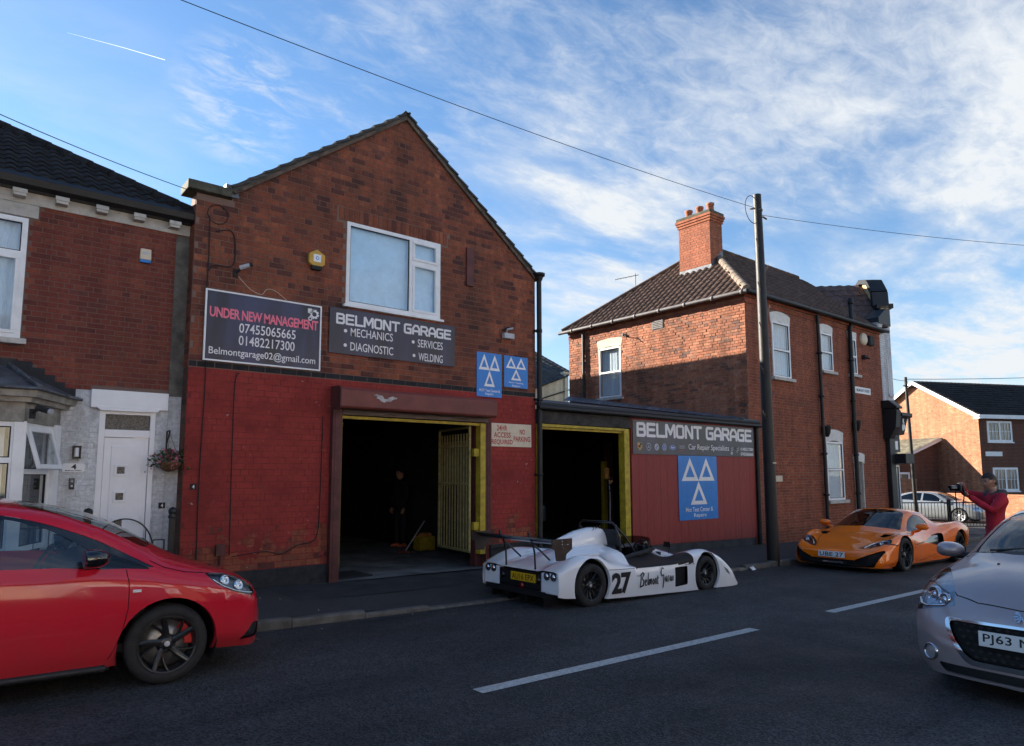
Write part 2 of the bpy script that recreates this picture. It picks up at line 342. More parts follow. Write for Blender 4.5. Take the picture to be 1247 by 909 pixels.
def bricks(parent, mats, o, ax, n, s0, s1, zb, zt, top=None, openings=(), pitch=.088, length=.235, proud=.006, joint=.0115, header_every=4, single=300, wobble=.0015, matf=None, limits=None, seed=1):
    """bricks[0..] laid course by course; the ones that show largest are objects, the rest one mesh"""
    rnd = random.Random(seed); o, ax, n = Vector(o), Vector(ax), Vector(n); out = []
    k = 0; z = zb
    while z+pitch*.6 < zt:
        h = pitch-joint; z1 = z+h
        lo, hi = s0, s1
        iv = [(lo, hi)]
        if limits: iv = limits(z1)
        iv = minus(iv, [(q[0]-joint, q[1]+joint) for q in openings if q[2] < z1-.02 and q[3] > z+.02])
        hd = (k % header_every == header_every-1)
        L = length/2 if hd else length
        off = (length*.25 if hd else (length*.5 if k % 2 else 0))
        for a, b in iv:
            s = math.floor((a-off)/L)*L+off
            while s < b:
                e = s+L
                a2, b2 = max(s, a), min(e, b)
                if b2-a2 > .05:
                    q0, q1 = a2+joint/2, b2-joint/2
                    out.append((q0, q1, z+rnd.uniform(-.001, .001), z1+rnd.uniform(-.001, .001), (proud*.32 if matf and matf((q0+q1)/2, z+h/2) == 'brick_red_paint' else proud)+rnd.uniform(-wobble, wobble)))
                s = e
        z += pitch; k += 1
    def key(b):
        p = o+ax*((b[0]+b[1])/2)+Vector((0, 0, (b[2]+b[3])/2)); d = p-CAMP; L = d.length
        vis = abs(d.normalized().dot(n))
        fx = d.dot(fw); 
        if fx < .5: return 0
        u = 839.4*d.dot(rt)/fx; v = 839.4*d.dot(up)/fx
        if abs(u) > 640 or abs(v) > 520: return 0
        return (b[1]-b[0])*vis/L**2
    order = sorted(range(len(out)), key=lambda i: -key(out[i])); pick = set(order[:single]) if single else set()
    mw = Matrix((ax, -n, (0, 0, 1))).transposed().to_4x4()
    rest = MB(); me = {}
    for i, (a, b, c, d, p) in enumerate(out):
        mm = matf((a+b)/2, (c+d)/2) if matf else mats[0]
        if i in pick:
            if mm not in me:
                x = brick_mesh().copy(); x.materials.append(MATS[mm]); me[mm] = x
            ob = D.objects.new('brick', me[mm]); COL.objects.link(ob); ob.parent = parent
            pos = o+ax*a+Vector((0, 0, c))+n*p
            ob.matrix_local = Matrix.Translation(pos) @ mw @ Matrix.Diagonal((b-a, p+.01, d-c, 1))
        else:
            P = o+n*p; q = -n*(p+.01)
            vs = [P+ax*s+Vector((0, 0, zz))+w for s in (a, b) for w in (Vector(), q) for zz in (c, d)]
            rest.mesh(vs, [(0, 1, 3, 2), (4, 6, 7, 5), (0, 4, 5, 1), (0, 2, 6, 4), (1, 5, 7, 3)], False, mats.index(mm))
    if rest.v: tag(rest.build('bricks', list(mats), parent), kind='stuff')
def inside(poly, x, y):
    c = False; j = len(poly)-1
    for i in range(len(poly)):
        if (poly[i][1] > y) != (poly[j][1] > y) and x < (poly[j][0]-poly[i][0])*(y-poly[i][1])/(poly[j][1]-poly[i][1])+poly[i][0]: c = not c
        j = i
    return c
def roof_tiles(parent, m, o, ax, upv, poly, w=.3, e=.28, single=300, wave=.03, thick=.018, seed=3, sharp=False):
    """overlapping tiles on the slope o + a*ax + b*upv; tiles whose middle lies inside poly"""
    rnd = random.Random(seed); o, ax, upv = Vector(o), Vector(ax).normalized(), Vector(upv).normalized(); n = ax.cross(upv)
    if n.z < 0: n = -n
    prof = [(0, 0), (.18, .75), (.36, 1), (.54, .7), (.72, .1), (.9, 0), (1.02, .05)] if not sharp else [(0, 1), (.12, .9), (.5, 0), (.88, .2), (1, 1)]
    me = D.meshes.new('roof_tile'); L = e*1.12; tilt = thick
    v = []
    for (p, q) in prof: v += [(p*w, 0, q*wave+tilt+.012), (p*w, L, q*wave+.010), (p*w, 0, q*wave-.004)]
    f = []
    for i in range(len(prof)-1): f += [(3*i, 3*i+3, 3*i+4, 3*i+1), (3*i+2, 3*i+5, 3*i+3, 3*i)]
    f.append((0, 1, 2)); 
    me.from_pydata(v, [], f); me.materials.append(MATS[m])
    xs = [p[0] for p in poly]; ys = [p[1] for p in poly]; out = []
    nb = int((max(ys)-min(ys))/e)+2
    for r in range(nb):
        for c in range(int((max(xs)-min(xs))/w)+2):
            a, b = min(xs)+c*w, min(ys)+r*e
            if inside(poly, a+w/2, b+e*.45): out.append((a, b))
    mw = Matrix((ax, upv, n)).transposed().to_4x4()
    def key(t):
        p = o+ax*t[0]+upv*t[1]; d = p-CAMP; return -d.length
    order = sorted(range(len(out)), key=lambda i: -key(out[i])); pick = set(order[:single])
    rest = MB()
    for i, (a, b) in enumerate(out):
        T = Matrix.Translation(o+ax*a+upv*b+n*rnd.uniform(-.003, .004)) @ mw @ Matrix.Rotation(rnd.uniform(-.012, .012), 4, 'Z')
        if i in pick:
            ob = D.objects.new('roof_tile', me); COL.objects.link(ob); ob.parent = parent; ob.matrix_local = T
        else: rest.mesh([T @ Vector(x) for x in v], f)
    if rest.v: tag(rest.build('roof_tiles', m, parent), kind='stuff')
def window(parent, o, ax, n, s0, s1, z0, z1, panes, fm='upvc', gm='window_glass', fw_=.06, depth=.07, back=None, backm=None, sill=None, sillm='stone_sill', name='window', lean=0):
    """frame with bars; panes: rectangles in 0..1 of the opening, an optional 5th item gives an opening light its sash"""
    o, ax, n = Vector(o), Vector(ax), Vector(n); W_, H_ = s1-s0, z1-z0; Z = Vector((0, 0, 1))
    P = lambda s, z, d=0: o+ax*s+Z*z+n*d
    mb = MB()
    rects = []
    for p in panes:
        a, b, c, d = s0+p[0]*W_, s0+p[1]*W_, z0+p[2]*H_, z0+p[3]*H_; rects.append((a, b, c, d, len(p) > 4 and p[4]))
    # frame: the opening minus the panes, as cells
    xs = sorted({s0, s1, *[round(v, 5) for r in rects for v in (r[0]+fw_*.5*(r[0] > s0+.001)+fw_*(r[0] <= s0+.001), r[1]-fw_*.5*(r[1] < s1-.001)-fw_*(r[1] >= s1-.001))]})
    zs = sorted({z0, z1, *[round(v, 5) for r in rects for v in (r[2]+fw_*.5*(r[2] > z0+.001)+fw_*(r[2] <= z0+.001), r[3]-fw_*.5*(r[3] < z1-.001)-fw_*(r[3] >= z1-.001))]})
    holes = []
    for r in rects:
        holes.append((r[0]+(fw_ if r[0] <= s0+.001 else fw_*.5), r[1]-(fw_ if r[1] >= s1-.001 else fw_*.5), r[2]+(fw_ if r[2] <= z0+.001 else fw_*.5), r[3]-(fw_ if r[3] >= z1-.001 else fw_*.5), r[4]))
    for a, b in zip(xs[:-1], xs[1:]):
        for c, d in zip(zs[:-1], zs[1:]):
            if b-a < 1e-4 or d-c < 1e-4: continue
            x, z = (a+b)/2, (c+d)/2
            if any(h[0] < x < h[1] and h[2] < z < h[3] for h in holes): continue
            mb.prism([(a, c), (b, c), (b, d), (a, d)], o, ax, Z, -n*depth)
    w = mb.build(name, fm, parent)
    for h in holes:
        a, b, c, d = h[:4]
        if h[4]:
            sb = MB(); t = .045
            for q in ((a, b, c, c+t), (a, b, d-t, d), (a, a+t, c+t, d-t), (b-t, b, c+t, d-t)):
                sb.prism([(q[0], q[2]), (q[1], q[2]), (q[1], q[3]), (q[0], q[3])], o+n*.014, ax, Z, -n*.06)
            sb.build('sash', fm, w, bevel=.006); a, b, c, d = a+t, b-t, c+t, d-t
        else:
            sb = MB(); t = .012
            for q in ((a, b, c, c+t), (a, b, d-t, d), (a, a+t, c+t, d-t), (b-t, b, c+t, d-t)):
                sb.prism([(q[0], q[2]), (q[1], q[2]), (q[1], q[3]), (q[0], q[3])], o-n*.012, ax, Z, -n*.02)
            sb.build('bead', 'rubber', w)
        g = MB(); g.prism([(a, c), (b, c), (b, d), (a, d)], o-n*.025, ax, Z, -n*.006); g.build('pane', gm, w)
    if backm:
        g = MB(); nf = 40; dep = (back or .12); pts = []
        for i in range(nf+1):
            s = s0+.02+(W_-.04)*i/nf; dd = dep+(.018*math.sin(i*2.3)+.01*math.sin(i*5.1))*(backm != 'blind_sky_tint')
            pts.append(P(s, z0+.01, -dd)); pts.append(P(s, z1-.01, -dd))
        g.mesh(pts, [(2*i, 2*i+2, 2*i+3, 2*i+1) for i in range(nf)], True); g.build('curtain', backm, w)
    if sill:
        g = MB(); so, sp, sh = sill; g.prism([(s0-so, z0-sh), (s1+so, z0-sh), (s1+so, z0-.003), (s0-so, z0-.003)], o+n*sp, ax, Z, -n*(sp+.06)); g.build('sill', sillm, w, bevel=.006)
    return w
# ------------------------------------------------------------------ materials
def asphalt():
    M = mat('asphalt', (.05, .049, .049), .8, var=0, spec=.3); nt = M.node_tree; N = nt.nodes.new; L = nt.links.new; b = nt.nodes['Principled BSDF']
    g = N('ShaderNodeNewGeometry')
    def ns(scale, det, rough, sc=(1, 1, 1)):
        mp = N('ShaderNodeMapping'); mp.inputs['Scale'].default_value = sc; L(g.outputs['Position'], mp.inputs[0]); n = N('ShaderNodeTexNoise'); n.inputs['Scale'].default_value = scale; n.inputs['Detail'].default_value = det; n.inputs['Roughness'].default_value = rough; L(mp.outputs[0], n.inputs[0]); return n.outputs['Fac']
    def rg(v, a, c, d, e):
        n = N('ShaderNodeMapRange'); L(v, n.inputs[0])
        for k, x in enumerate((a, c, d, e)): n.inputs[k+1].default_value = x
        return n.outputs[0]
    def mu(a, c):
        n = N('ShaderNodeMath'); n.operation = 'MULTIPLY'; L(a, n.inputs[0]); L(c, n.inputs[1]); return n.outputs[0]
    vo = N('ShaderNodeTexVoronoi'); vo.inputs['Scale'].default_value = 75; L(g.outputs['Position'], vo.inputs['Vector']); sp = N('ShaderNodeSeparateColor'); L(vo.outputs['Color'], sp.inputs[0])
    v = mu(mu(rg(sp.outputs[0], .0, 1.0, .38, 1.75), rg(ns(.45, 7, .6, (.4, 1, 1)), .36, .64, .60, 1.30)), rg(ns(9, 4, .6), .3, .7, .85, 1.15))
    v = mu(v, rg(ns(1.1, 8, .65, (.22, 1.4, 1)), .58, .66, 1.0, .62))
    sc = N('ShaderNodeVectorMath'); sc.operation = 'SCALE'; sc.inputs[0].default_value = (.050, .0488, .0485); L(v, sc.inputs['Scale']); L(sc.outputs[0], b.inputs['Base Color'])
    L(rg(ns(.8, 5, .6), .3, .7, .60, .92), b.inputs['Roughness'])
    bp = N('ShaderNodeBump'); bp.inputs['Strength'].default_value = .9; bp.inputs['Distance'].default_value = .006; L(vo.outputs['Distance'], bp.inputs['Height']); L(bp.outputs[0], b.inputs['Normal'])
asphalt()
mat('pavement_tar', (.052, .050, .049), .9, var=.40, vscale=75, bump=1.0, bscale=130, dirt=.55, dirtcol=(.025, .022, .02), dscale=1.1)
mat('tar_patch', (.036, .036, .038), .9, var=.25, vscale=2, bump=1.0, bscale=120)
mat('apron_concrete', (.10, .098, .094), .85, var=.25, vscale=1.5, bump=.5, bscale=70, dirt=.85, dscale=1.3)
mat('kerb_stone', (.125, .115, .10), .85, var=.22, vscale=5, bump=.6, bscale=60, island=.15, dirt=.5, dscale=4)
mat('road_paint', (.52, .51, .48), .75, var=.12, vscale=40, dirt=.7, dirtcol=(.10, .10, .10), dscale=28)
mat('upvc', (.82, .83, .84), .35, var=.03, vscale=3, dirt=.18, dirtcol=(.3, .29, .27), dscale=5)
mat('door_white', (.82, .83, .85), .3, var=.02)
mat('stone_sill', (.5, .48, .44), .85, var=.15, vscale=8, bump=.3, dirt=.3)
mat('rubber', (.02, .02, .022), .8, var=.1, bump=.1, bscale=60)
split_mat('mortar_garage', (.20, .028, .024), (.19, .125, .10), 3.08)
split_mat('mortar_neighbour', (.54, .55, .56), (.17, .11, .09), 2.70)
mat('curtain_white', (.70, .74, .78), .9, var=.1, vscale=20, stretch=(8, 8, .4))
mat('blind_sky_tint', (.64, .82, .98), .9, var=.05)  # white blind; the sky's reflection is put into its blue colour
mat('curtain_dark', (.16, .15, .13), .9, var=.2, vscale=14, stretch=(6, 6, .4))
mat('mortar', (.27, .21, .17), .95, var=.25, vscale=9, bump=.5, bscale=60, dirt=.5, dscale=1.5)
mat('mortar_dark', (.22, .15, .12), .95, var=.25, vscale=9, bump=.5, bscale=60)
mat('mortar_red', (.085, .020, .018), .9, var=.25, vscale=4, bump=.4)
mat('black_iron', (.012, .012, .014), .35, var=.2, vscale=12, bump=.1)
mat('black_pipe', (.009, .009, .010), .5, var=.25, vscale=6)
mat('lead', (.15, .165, .19), .55, metal=.3, var=.3, vscale=5, dirt=.5, dirtcol=(.05, .05, .05))
glass('window_glass')
mat('black_paint', (.016, .018, .022), .7, var=.3, vscale=9, bump=.4)
mat('stone', (.33, .31, .27), .9, var=.2, vscale=6, bump=.5, dirt=.5)
mat('tile_dark', (.022, .021, .022), .95, spec=.15, var=.25, vscale=5, bump=.3, island=.3, dirt=.35, dirtcol=(.05, .047, .04), dscale=7)
mat('tile_brown', (.105, .068, .052), .95, spec=.2, var=.2, vscale=5, bump=.3, island=.18)
mat('tile_grey', (.05, .05, .048), .8, var=.2, vscale=4, bump=.3, island=.25)
RUST = [(0, (.10, .036, .030)), (.10, (.13, .043, .031)), (.28, (.27, .080, .043)), (.55, (.22, .065, .038)), (.78, (.30, .095, .048)), (.92, (.14, .050, .038)), (1, (.25, .085, .046))]
brick_mat('brick_garage', RUST, soot=.66)
brick_mat('brick_red_paint', RUST, paint=(.29, .040, .033), wearz=(.3, 1.2), wearamt=.29, soot=.1)
brick_mat('brick_brown', [(0, (.07, .05, .04)), (.3, (.15, .09, .06)), (.6, (.11, .07, .05)), (1, (.2, .11, .07))], soot=.4)
brick_mat('brick_neighbour', [(0, (.12, .034, .028)), (.3, (.20, .050, .036)), (.6, (.165, .042, .032)), (.85, (.235, .065, .040)), (1, (.145, .048, .04))], soot=.25)
brick_mat('brick_corner', [(0, (.26, .10, .06)), (.25, (.42, .165, .09)), (.5, (.36, .135, .075)), (.75, (.48, .21, .12)), (.9, (.17, .09, .07)), (1, (.40, .18, .11))], soot=.35)
brick_mat('brick_front', [(0, (.20, .062, .038)), (.3, (.29, .086, .046)), (.6, (.25, .076, .043)), (1, (.33, .105, .055))], soot=.3)
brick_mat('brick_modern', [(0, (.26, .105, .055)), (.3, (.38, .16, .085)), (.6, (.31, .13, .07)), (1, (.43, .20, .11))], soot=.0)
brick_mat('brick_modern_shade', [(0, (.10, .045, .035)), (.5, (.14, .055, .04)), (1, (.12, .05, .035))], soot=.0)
brick_mat('brick_white', [(0, (.58, .59, .60)), (.5, (.64, .65, .66)), (1, (.60, .61, .63))], soot=.16)
brick_mat('brick_cream', [(0, (.62, .54, .38)), (.5, (.68, .60, .43)), (1, (.66, .58, .42))], soot=.0)
mat('brick_far', (.24, .10, .065), .9, var=.25, vscale=3, stretch=(4, 4, 13))
mat('mortar_cream', (.52, .46, .33), .9, var=.1)
mat('mortar_white', (.36, .37, .38), .9, var=.15, bump=.3)
mat('mortar_modern', (.24, .17, .12), .9, var=.1)
# ------------------------------------------------------------------ ground, road, pavement, kerbs
XB = [-420, -120, -60, -25, -20, -15, -10, -6, -3, 0, 3, 6, 9, 12, 15, 18, 21, 24, 27, 30, 34, 38, 60, 140, 500, 900]
def strip(name, m, x0, x1, y0, y1, dz, kind='structure', thick=0, steps=None):
    xs = [x0]+[x for x in XB if x0 < x < x1]+[x1]; mb = MB()
    for a, b in zip(xs[:-1], xs[1:]):
        mb.face([(a, y0, gz(a)+dz), (b, y0, gz(b)+dz), (b, y1, gz(b)+dz), (a, y1, gz(a)+dz)])
    return tag(mb.build(name, m), kind=kind)
strip('ground', 'pavement_tar', -420, 900, -400, 900, ROAD-.02)
strip('road', 'asphalt', -300, 400, .12, 7.66, ROAD)
SX0, SX1 = 26.6, 35.2                                                # the side road beyond the corner shop
strip('side_road', 'asphalt', SX0, SX1+6.5, 7.661, 90, ROAD)
KY = 7.66
def pave(name, m, x0, x1, y0, y1, dz=0): return strip(name, m, x0, x1, y0, y1, dz)
def kdrop(xm): return 1 if 5.0 < xm < 11.0 else (max(0, 1-(5-xm)/1.8) if xm <= 5 else max(0, 1-(xm-11)/2.0))
def pz(x, y):                                # pavement level, ramped down to the dropped kerb
    t = min(1, max(0, (y-KY-.12)/.95)); return gz(x)-.078*kdrop(x)*(1-t)
mb = MB(); xs = [-300, -60, -25, -14]+[-10+i*.45 for i in range(82)]; xs = [x for x in xs if x < SX0-.12]+[SX0-.12]
for a, b in zip(xs[:-1], xs[1:]):
    for c, d in ((KY+.12, KY+.6), (KY+.6, KY+1.07), (KY+1.07, 11.5 if b <= 3.0 else 10.3)):
        mb.face([(a, c, pz(a, c)), (b, c, pz(b, c)), (b, d, pz(b, d)), (a, d, pz(a, d))])
tag(mb.build('pavement', 'pavement_tar'), kind='structure')
strip('opposite_pavement', 'pavement_tar', -300, 400, -1.75, 0, 0)
mbp = MB(); 
def slab(mb, pts, dz):
    mb.face([(x, y, gz(x)+dz) for x, y in pts])
[slab(mbp, [(a, 8.75+.12*math.sin(a)), (a+.7, 8.75+.12*math.sin(a+.7)), (a+.7, 9.98), (a, 9.98)], .003) for a in [3.6+.7*k for k in range(11)]]; tag(mbp.build('tarmac_patch', 'tar_patch'), kind='structure')
# kerb stones: a low drop in front of the workshop doors
kb = empty('kerb', (0, KY, 0)); tag(kb, kind='structure')
x = -14.0; i = 0
while x < SX0-.9:
    L_ = .9; xm = x+L_/2
    drop = kdrop(xm)
    h0 = .0-.078*drop; jit = random.uniform(-.004, .004)
    a, b = x+.004, x+L_-.006; mb = MB()
    v = [(a, KY-.0, ROAD-.05), (b, KY-.0, ROAD-.05), (b, KY+.003, h0-.02+jit), (b, KY+.02, h0+.004+jit), (b, KY+.125, h0+.004), (b, KY+.125, ROAD-.05),
         (a, KY+.003, h0-.02+jit), (a, KY+.02, h0+.004+jit), (a, KY+.125, h0+.004), (a, KY+.125, ROAD-.05)]
    v = [(p[0], p[1], p[2]+gz(p[0])) for p in v]
    mb.mesh(v, [(0, 1, 2, 6), (6, 2, 3, 7), (7, 3, 4, 8), (8, 4, 5, 9), (0, 6, 7, 8, 9), (1, 5, 4, 3, 2)])
    mb.build('kerb_stone', 'kerb_stone', kb).location = (0, -KY, 0)
    x += L_; i += 1
mb = MB()
for k in range(40):
    a = -14+k*1.5; mb.box(a+.003, a+1.497, -.01, .115, gz(a)-.18, gz(a)+.003)
tag(mb.build('near_kerb', 'kerb_stone'), kind='structure')
# corner kerb into the side road
mb = MB()
for k in range(12):
    t0, t1 = k/12*math.pi/2, (k+1)/12*math.pi/2; c = (SX0-.9, KY+.9+.0)
    for r0, r1 in ((.9, .78),):
        q = [(c[0]+r*math.sin(t), c[1]-r*math.cos(t)) for r, t in ((r0, t0), (r0, t1), (r1, t1), (r1, t0))]
        z = gz(26); mb.mesh([(x, y, z+d) for d in (-.16, .004) for x, y in q], [(4, 5, 6, 7), (0, 1, 5, 4), (1, 2, 6, 5), (2, 3, 7, 6), (3, 0, 4, 7)])
mb.box(SX0-.12, SX0, KY+.9, 40, gz(26)-.16, gz(26)+.004)
tag(mb.build('corner_kerb', 'kerb_stone'), kind='structure')
pave('shop_forecourt', 'pavement_tar', 24.4, SX0-.12, 10.3, 40, -.004)
strip('far_pavement', 'pavement_tar', SX1+6.5, 300, 7.8, 90, 0)
# centre line of the road
ml = tag(empty('lane_marking', (0, 4.52, 0)), kind='structure')
for a, b in ((3.34, 7.26), (9.02, 12.22), (14.8, 17.9), (20.6, 23.7), (-3.0, 1.1 ), (26, 29)):
    mb = MB(); nseg = 8
    for k in range(nseg):
        p, q = a+(b-a)*k/nseg, a+(b-a)*(k+1)/nseg
        mb.face([(p, -.07, gz(p)+ROAD+.005), (q, -.07, gz(q)+ROAD+.005), (q, .065, gz(q)+ROAD+.005), (p, .065, gz(p)+ROAD+.005)])
    mb.build('dash', 'road_paint', ml)
# ------------------------------------------------------------------ the garage
mat('steel_redbrown', (.105, .028, .026), .6, var=.2, vscale=5, bump=.15, dirt=.3, dscale=3)
mat('hood_red', (.17, .042, .033), .55, var=.12, vscale=3, dirt=.15, dirtcol=(.07, .02, .016))
mat('yellow_paint', (.46, .34, .025), .55, var=.15, vscale=8, dirt=.45, dirtcol=(.08, .055, .02), dscale=6)
mat('yellow_bars', (.36, .30, .12), .6, var=.2, vscale=9, dirt=.4, dscale=6)
mat('shutter_steel', (.12, .09, .08), .5, metal=.4, var=.25, vscale=8, stretch=(.5, 1, 8))
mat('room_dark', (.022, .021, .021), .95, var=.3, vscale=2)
mat('room_floor', (.15, .145, .138), .9, var=.35, vscale=1.2, dirt=.6, dscale=2)
mat('concrete_coping', (.08, .078, .055), .9, var=.3, vscale=7, bump=.5, dirt=.6, dirtcol=(.05, .055, .04))
mat('filler_pale', (.42, .40, .39), .9, var=.2, vscale=15)
mat('verge_brown', (.11, .078, .058), .95, var=.3, vscale=6, bump=.4)
mat('boards_red', (.27, .036, .030), .6, var=.14, vscale=7, stretch=(6, 1, .5), bump=.12, dirt=.2, dirtcol=(.07, .012, .012), dscale=3)
mat('bitumen', (.035, .036, .04), .75, var=.35, vscale=4, bump=.3, dirt=.4, dirtcol=(.09, .095, .10), dscale=2.5)
mat('timber_black', (.028, .026, .026), .8, var=.35, vscale=5, bump=.4, dirt=.45, dirtcol=(.12, .115, .11), dscale=7)
X_, Z_, NF = Vector((1, 0, 0)), Vector((0, 0, 1)), Vector((0, -1, 0))
OF = (0, FY, 0)
gar = empty('brick_garage', (5.8, FY, 0), 'brick workshop with a gable, lower wall painted dark red, roller door open', 'garage building')
def gtop(s):
    if s < 2.96: return 5.56
    if s < 5.81: return 5.72+(7.82-5.72)*(s-2.96)/(5.81-2.96)
    return 7.82+(5.50-7.82)*(s-5.81)/(8.78-5.81)
GWIN = (4.76, 6.55, 4.31, 5.68); GDOOR = (4.72, 7.60, -1, 2.66)
gw = wall(gar, 'wall', 'mortar_garage', OF, X_, NF, 2.48, 8.78, -.4, gtop, [GWIN, GDOOR], .25, brk=(2.96, 5.81))
gw.matrix_parent_inverse = Matrix.Translation(-gar.location)
def glim(z):
    a, b = 2.48, 8.78
    if z > 5.5: a = 2.97
    if z > 5.72: a = 2.96+(z-5.72)/(7.82-5.72)*(5.81-2.96)+.02
    if z > 5.50: b = 8.78-(z-5.50)/(7.82-5.50)*(8.78-5.81)-.02
    return [(a, b)] if b-a > .1 else []
SOLD = (4.62, 6.70, 5.68, 5.90)
def gm(s, z):
    if z > 3.165: return 'brick_garage'
    if z > 3.08: return 'brick_black'
    return 'brick_red_paint'
brick_mat('brick_black', [(0, (.02, .021, .024)), (1, (.03, .03, .033))], soot=.2)
bricks(gw, ['brick_garage', 'brick_red_paint', 'brick_black', 'brick_brown'], OF, X_, NF, 2.48, 8.78, .28, 7.8, openings=[(GWIN[0], GWIN[1], GWIN[2], 5.9), GDOOR, (4.6, 4.76, 5.68, 5.9), (6.55, 6.7, 5.68, 5.9)], limits=glim, matf=gm, pitch=.088, seed=4)
# soldier course over the window
k = 0; s = 4.62
so = []
while s < 6.68:
    mb = MB(); so.append((s, s+.075)); mb.box(s, s+.075, FY-.009, FY, 5.685, 5.895); o = mb.build('lintel_brick', 'brick_garage', gw); s += .0865
# side return of the front corner, brown unpainted bricks
bricks(gw, ['brick_brown', 'brick_garage'], (2.48, FY+.26, 0), (0, -1, 0), (-1, 0, 0), 0, .255, .28, 5.52, pitch=.088, matf=lambda s, z: 'brick_brown' if z < 3.1 else 'brick_garage', single=0)
mb = MB(); mb.box(2.485, 2.74, FY+.25, FY+9, -.4, 5.2); mb.box(8.53, 8.775, FY+.25, FY+9, -.4, 5.45); mb.box(2.74, 8.53, FY+8.8, FY+9, -.4, 5.2)
mb.build('side_wall', 'mortar_dark', gw)
# black plinth
mb = MB(); mb.box(2.50, 4.60, FY-.035, FY, -.3, .27); mb.build('plinth', 'black_paint', gw, bevel=.01)
mb = MB(); mb.box(7.66, 8.76, FY-.05, FY, -.4, .30); mb.build('plinth', 'black_paint', gw, bevel=.01)
mb = MB(); mb.box(7.62, 8.84, FY-.10, FY-.052, .30, .36); mb.build('plinth_ledge', 'black_paint', gw)
# coping, verge tiles
mb = MB(); mb.box(2.34, 2.93, FY-.10, FY+.32, 5.57, 5.70); mb.build('coping_stone', 'concrete_coping', gar, bevel=.012)
mb = MB(); mb.box(2.86, 3.04, FY-.03, FY+.3, 5.60, 5.78); mb.build('lead_flashing', 'lead', gar)
rf = empty('roof', (0, 0, 0)); rf.parent = gar
mb = MB()
for sx, (a, b) in ((-1, (2.90, 5.72)), (1, (8.80, 5.50))):
    mb.mesh([(a, FY-.05, b+.02), (5.81, FY-.05, 7.86), (5.81, FY+9, 7.86), (a, FY+9, b+.02), (a, FY-.05, b-.10), (5.81, FY-.05, 7.74), (5.81, FY+9, 7.74), (a, FY+9, b-.10)],
            [(0, 1, 2, 3), (4, 7, 6, 5), (0, 4, 5, 1), (3, 2, 6, 7), (0, 3, 7, 4)])
mb.build('roof_slab', 'tile_grey', rf)
for a, b, c, d, cnt in ((2.95, 5.73, 5.86, 7.88, 13), (5.76, 7.88, 8.86, 5.46, 14)):
    for i in range(cnt):
        t0, t1 = i/cnt, (i+1)/cnt; p = Vector((a+(c-a)*t0, 0, b+(d-b)*t0)); q = Vector((a+(c-a)*t1, 0, b+(d-b)*t1)); dr = (q-p).normalized(); nn = Vector((-dr.z, 0, dr.x))
        up_ = c > a and d > b
        l0 = .045 if up_ else .01; l1 = .01 if up_ else .045
        v = []
        for y in (FY-.075, FY+.3):
            for P, l in ((p, l0), (q, l1)): v += [P+nn*(l-.035)+Vector((0, y, 0)), P+nn*l+Vector((0, y, 0))]
        mb = MB(); mb.mesh(v, [(0, 2, 3, 1), (4, 5, 7, 6), (1, 3, 7, 5), (0, 4, 6, 2), (0, 1, 5, 4), (2, 6, 7, 3)]); mb.build('verge_tile', 'tile_grey', rf)
mb = MB(); mb.bar((2.97, FY-.03, 5.665), (5.80, FY-.03, 7.76), .05, .07, (0, 1, 0)); mb.bar((5.82, FY-.03, 7.76), (8.78, FY-.03, 5.44), .05, .05, (0, 1, 0)); mb.build('verge_mortar', 'verge_brown', rf)
# big upstairs window
window(gar, (0, FY-.012, 0), X_, NF, *GWIN, panes=[(0, .665, 0, 1), (.665, 1, 0, .68, True), (.665, 1, .68, 1, True)], backm='blind_sky_tint', back=.10, sill=(.05, .06, .045), sillm='upvc')
# shutter hood with flaked paint
hd = empty('shutter_hood', (6.1, FY, 2.8)); world_child(hd, gar); hd.location = (0, 0, 0); hd.matrix_parent_inverse = Matrix.Translation(-gar.location)
for o in list(gar.children):
    o.matrix_parent_inverse = Matrix.Translation(-gar.location)
def gp(o): o.matrix_parent_inverse = Matrix.Translation(-gar.location); return o
mb = MB(); mb.prism([(FY-.001, 2.62), (FY-.30, 2.62), (FY-.33, 2.65), (FY-.33, 2.90), (FY-.28, 2.945), (FY-.001, 2.96)], (4.58, 0, 0), (0, 1, 0), Z_, (3.0, 0, 0)); mb.build('hood_box', 'hood_red', hd, bevel=.006)
mb = MB(); mb.prism([(FY-.001, 2.60), (FY-.31, 2.60), (FY-.345, 2.64), (FY-.345, 2.91), (FY-.29, 2.96), (FY-.001, 2.975)], (4.555, 0, 0), (0, 1, 0), Z_, (.022, 0, 0)); mb.build('end_plate', 'steel_redbrown', hd)
rn = random.Random(5)
mb = MB(); base = [(5.12, 2.85), (5.18, 2.865), (5.23, 2.85), (5.28, 2.845), (5.31, 2.80), (5.36, 2.80), (5.40, 2.83), (5.47, 2.85), (5.50, 2.83), (5.54, 2.835), (5.53, 2.81), (5.47, 2.80), (5.42, 2.76), (5.36, 2.765), (5.31, 2.74), (5.26, 2.755), (5.22, 2.79), (5.17, 2.80), (5.19, 2.83)]
mb.prism(base, (0, FY-.3305, 0), X_, Z_, (0, -.0015, 0)); mb.build('bare_patch', 'filler_pale', hd)
mb = MB()
for i in range(5): mb.box(4.74, 7.58, FY-.06, FY-.045, 2.545+i*.018, 2.56+i*.018)
mb.tube([(4.74+.1*i, FY-.075, 2.60-.008*math.sin(i*.9)) for i in range(29)], .008, 6)
mb.build('shutter_slats', 'shutter_steel', hd)
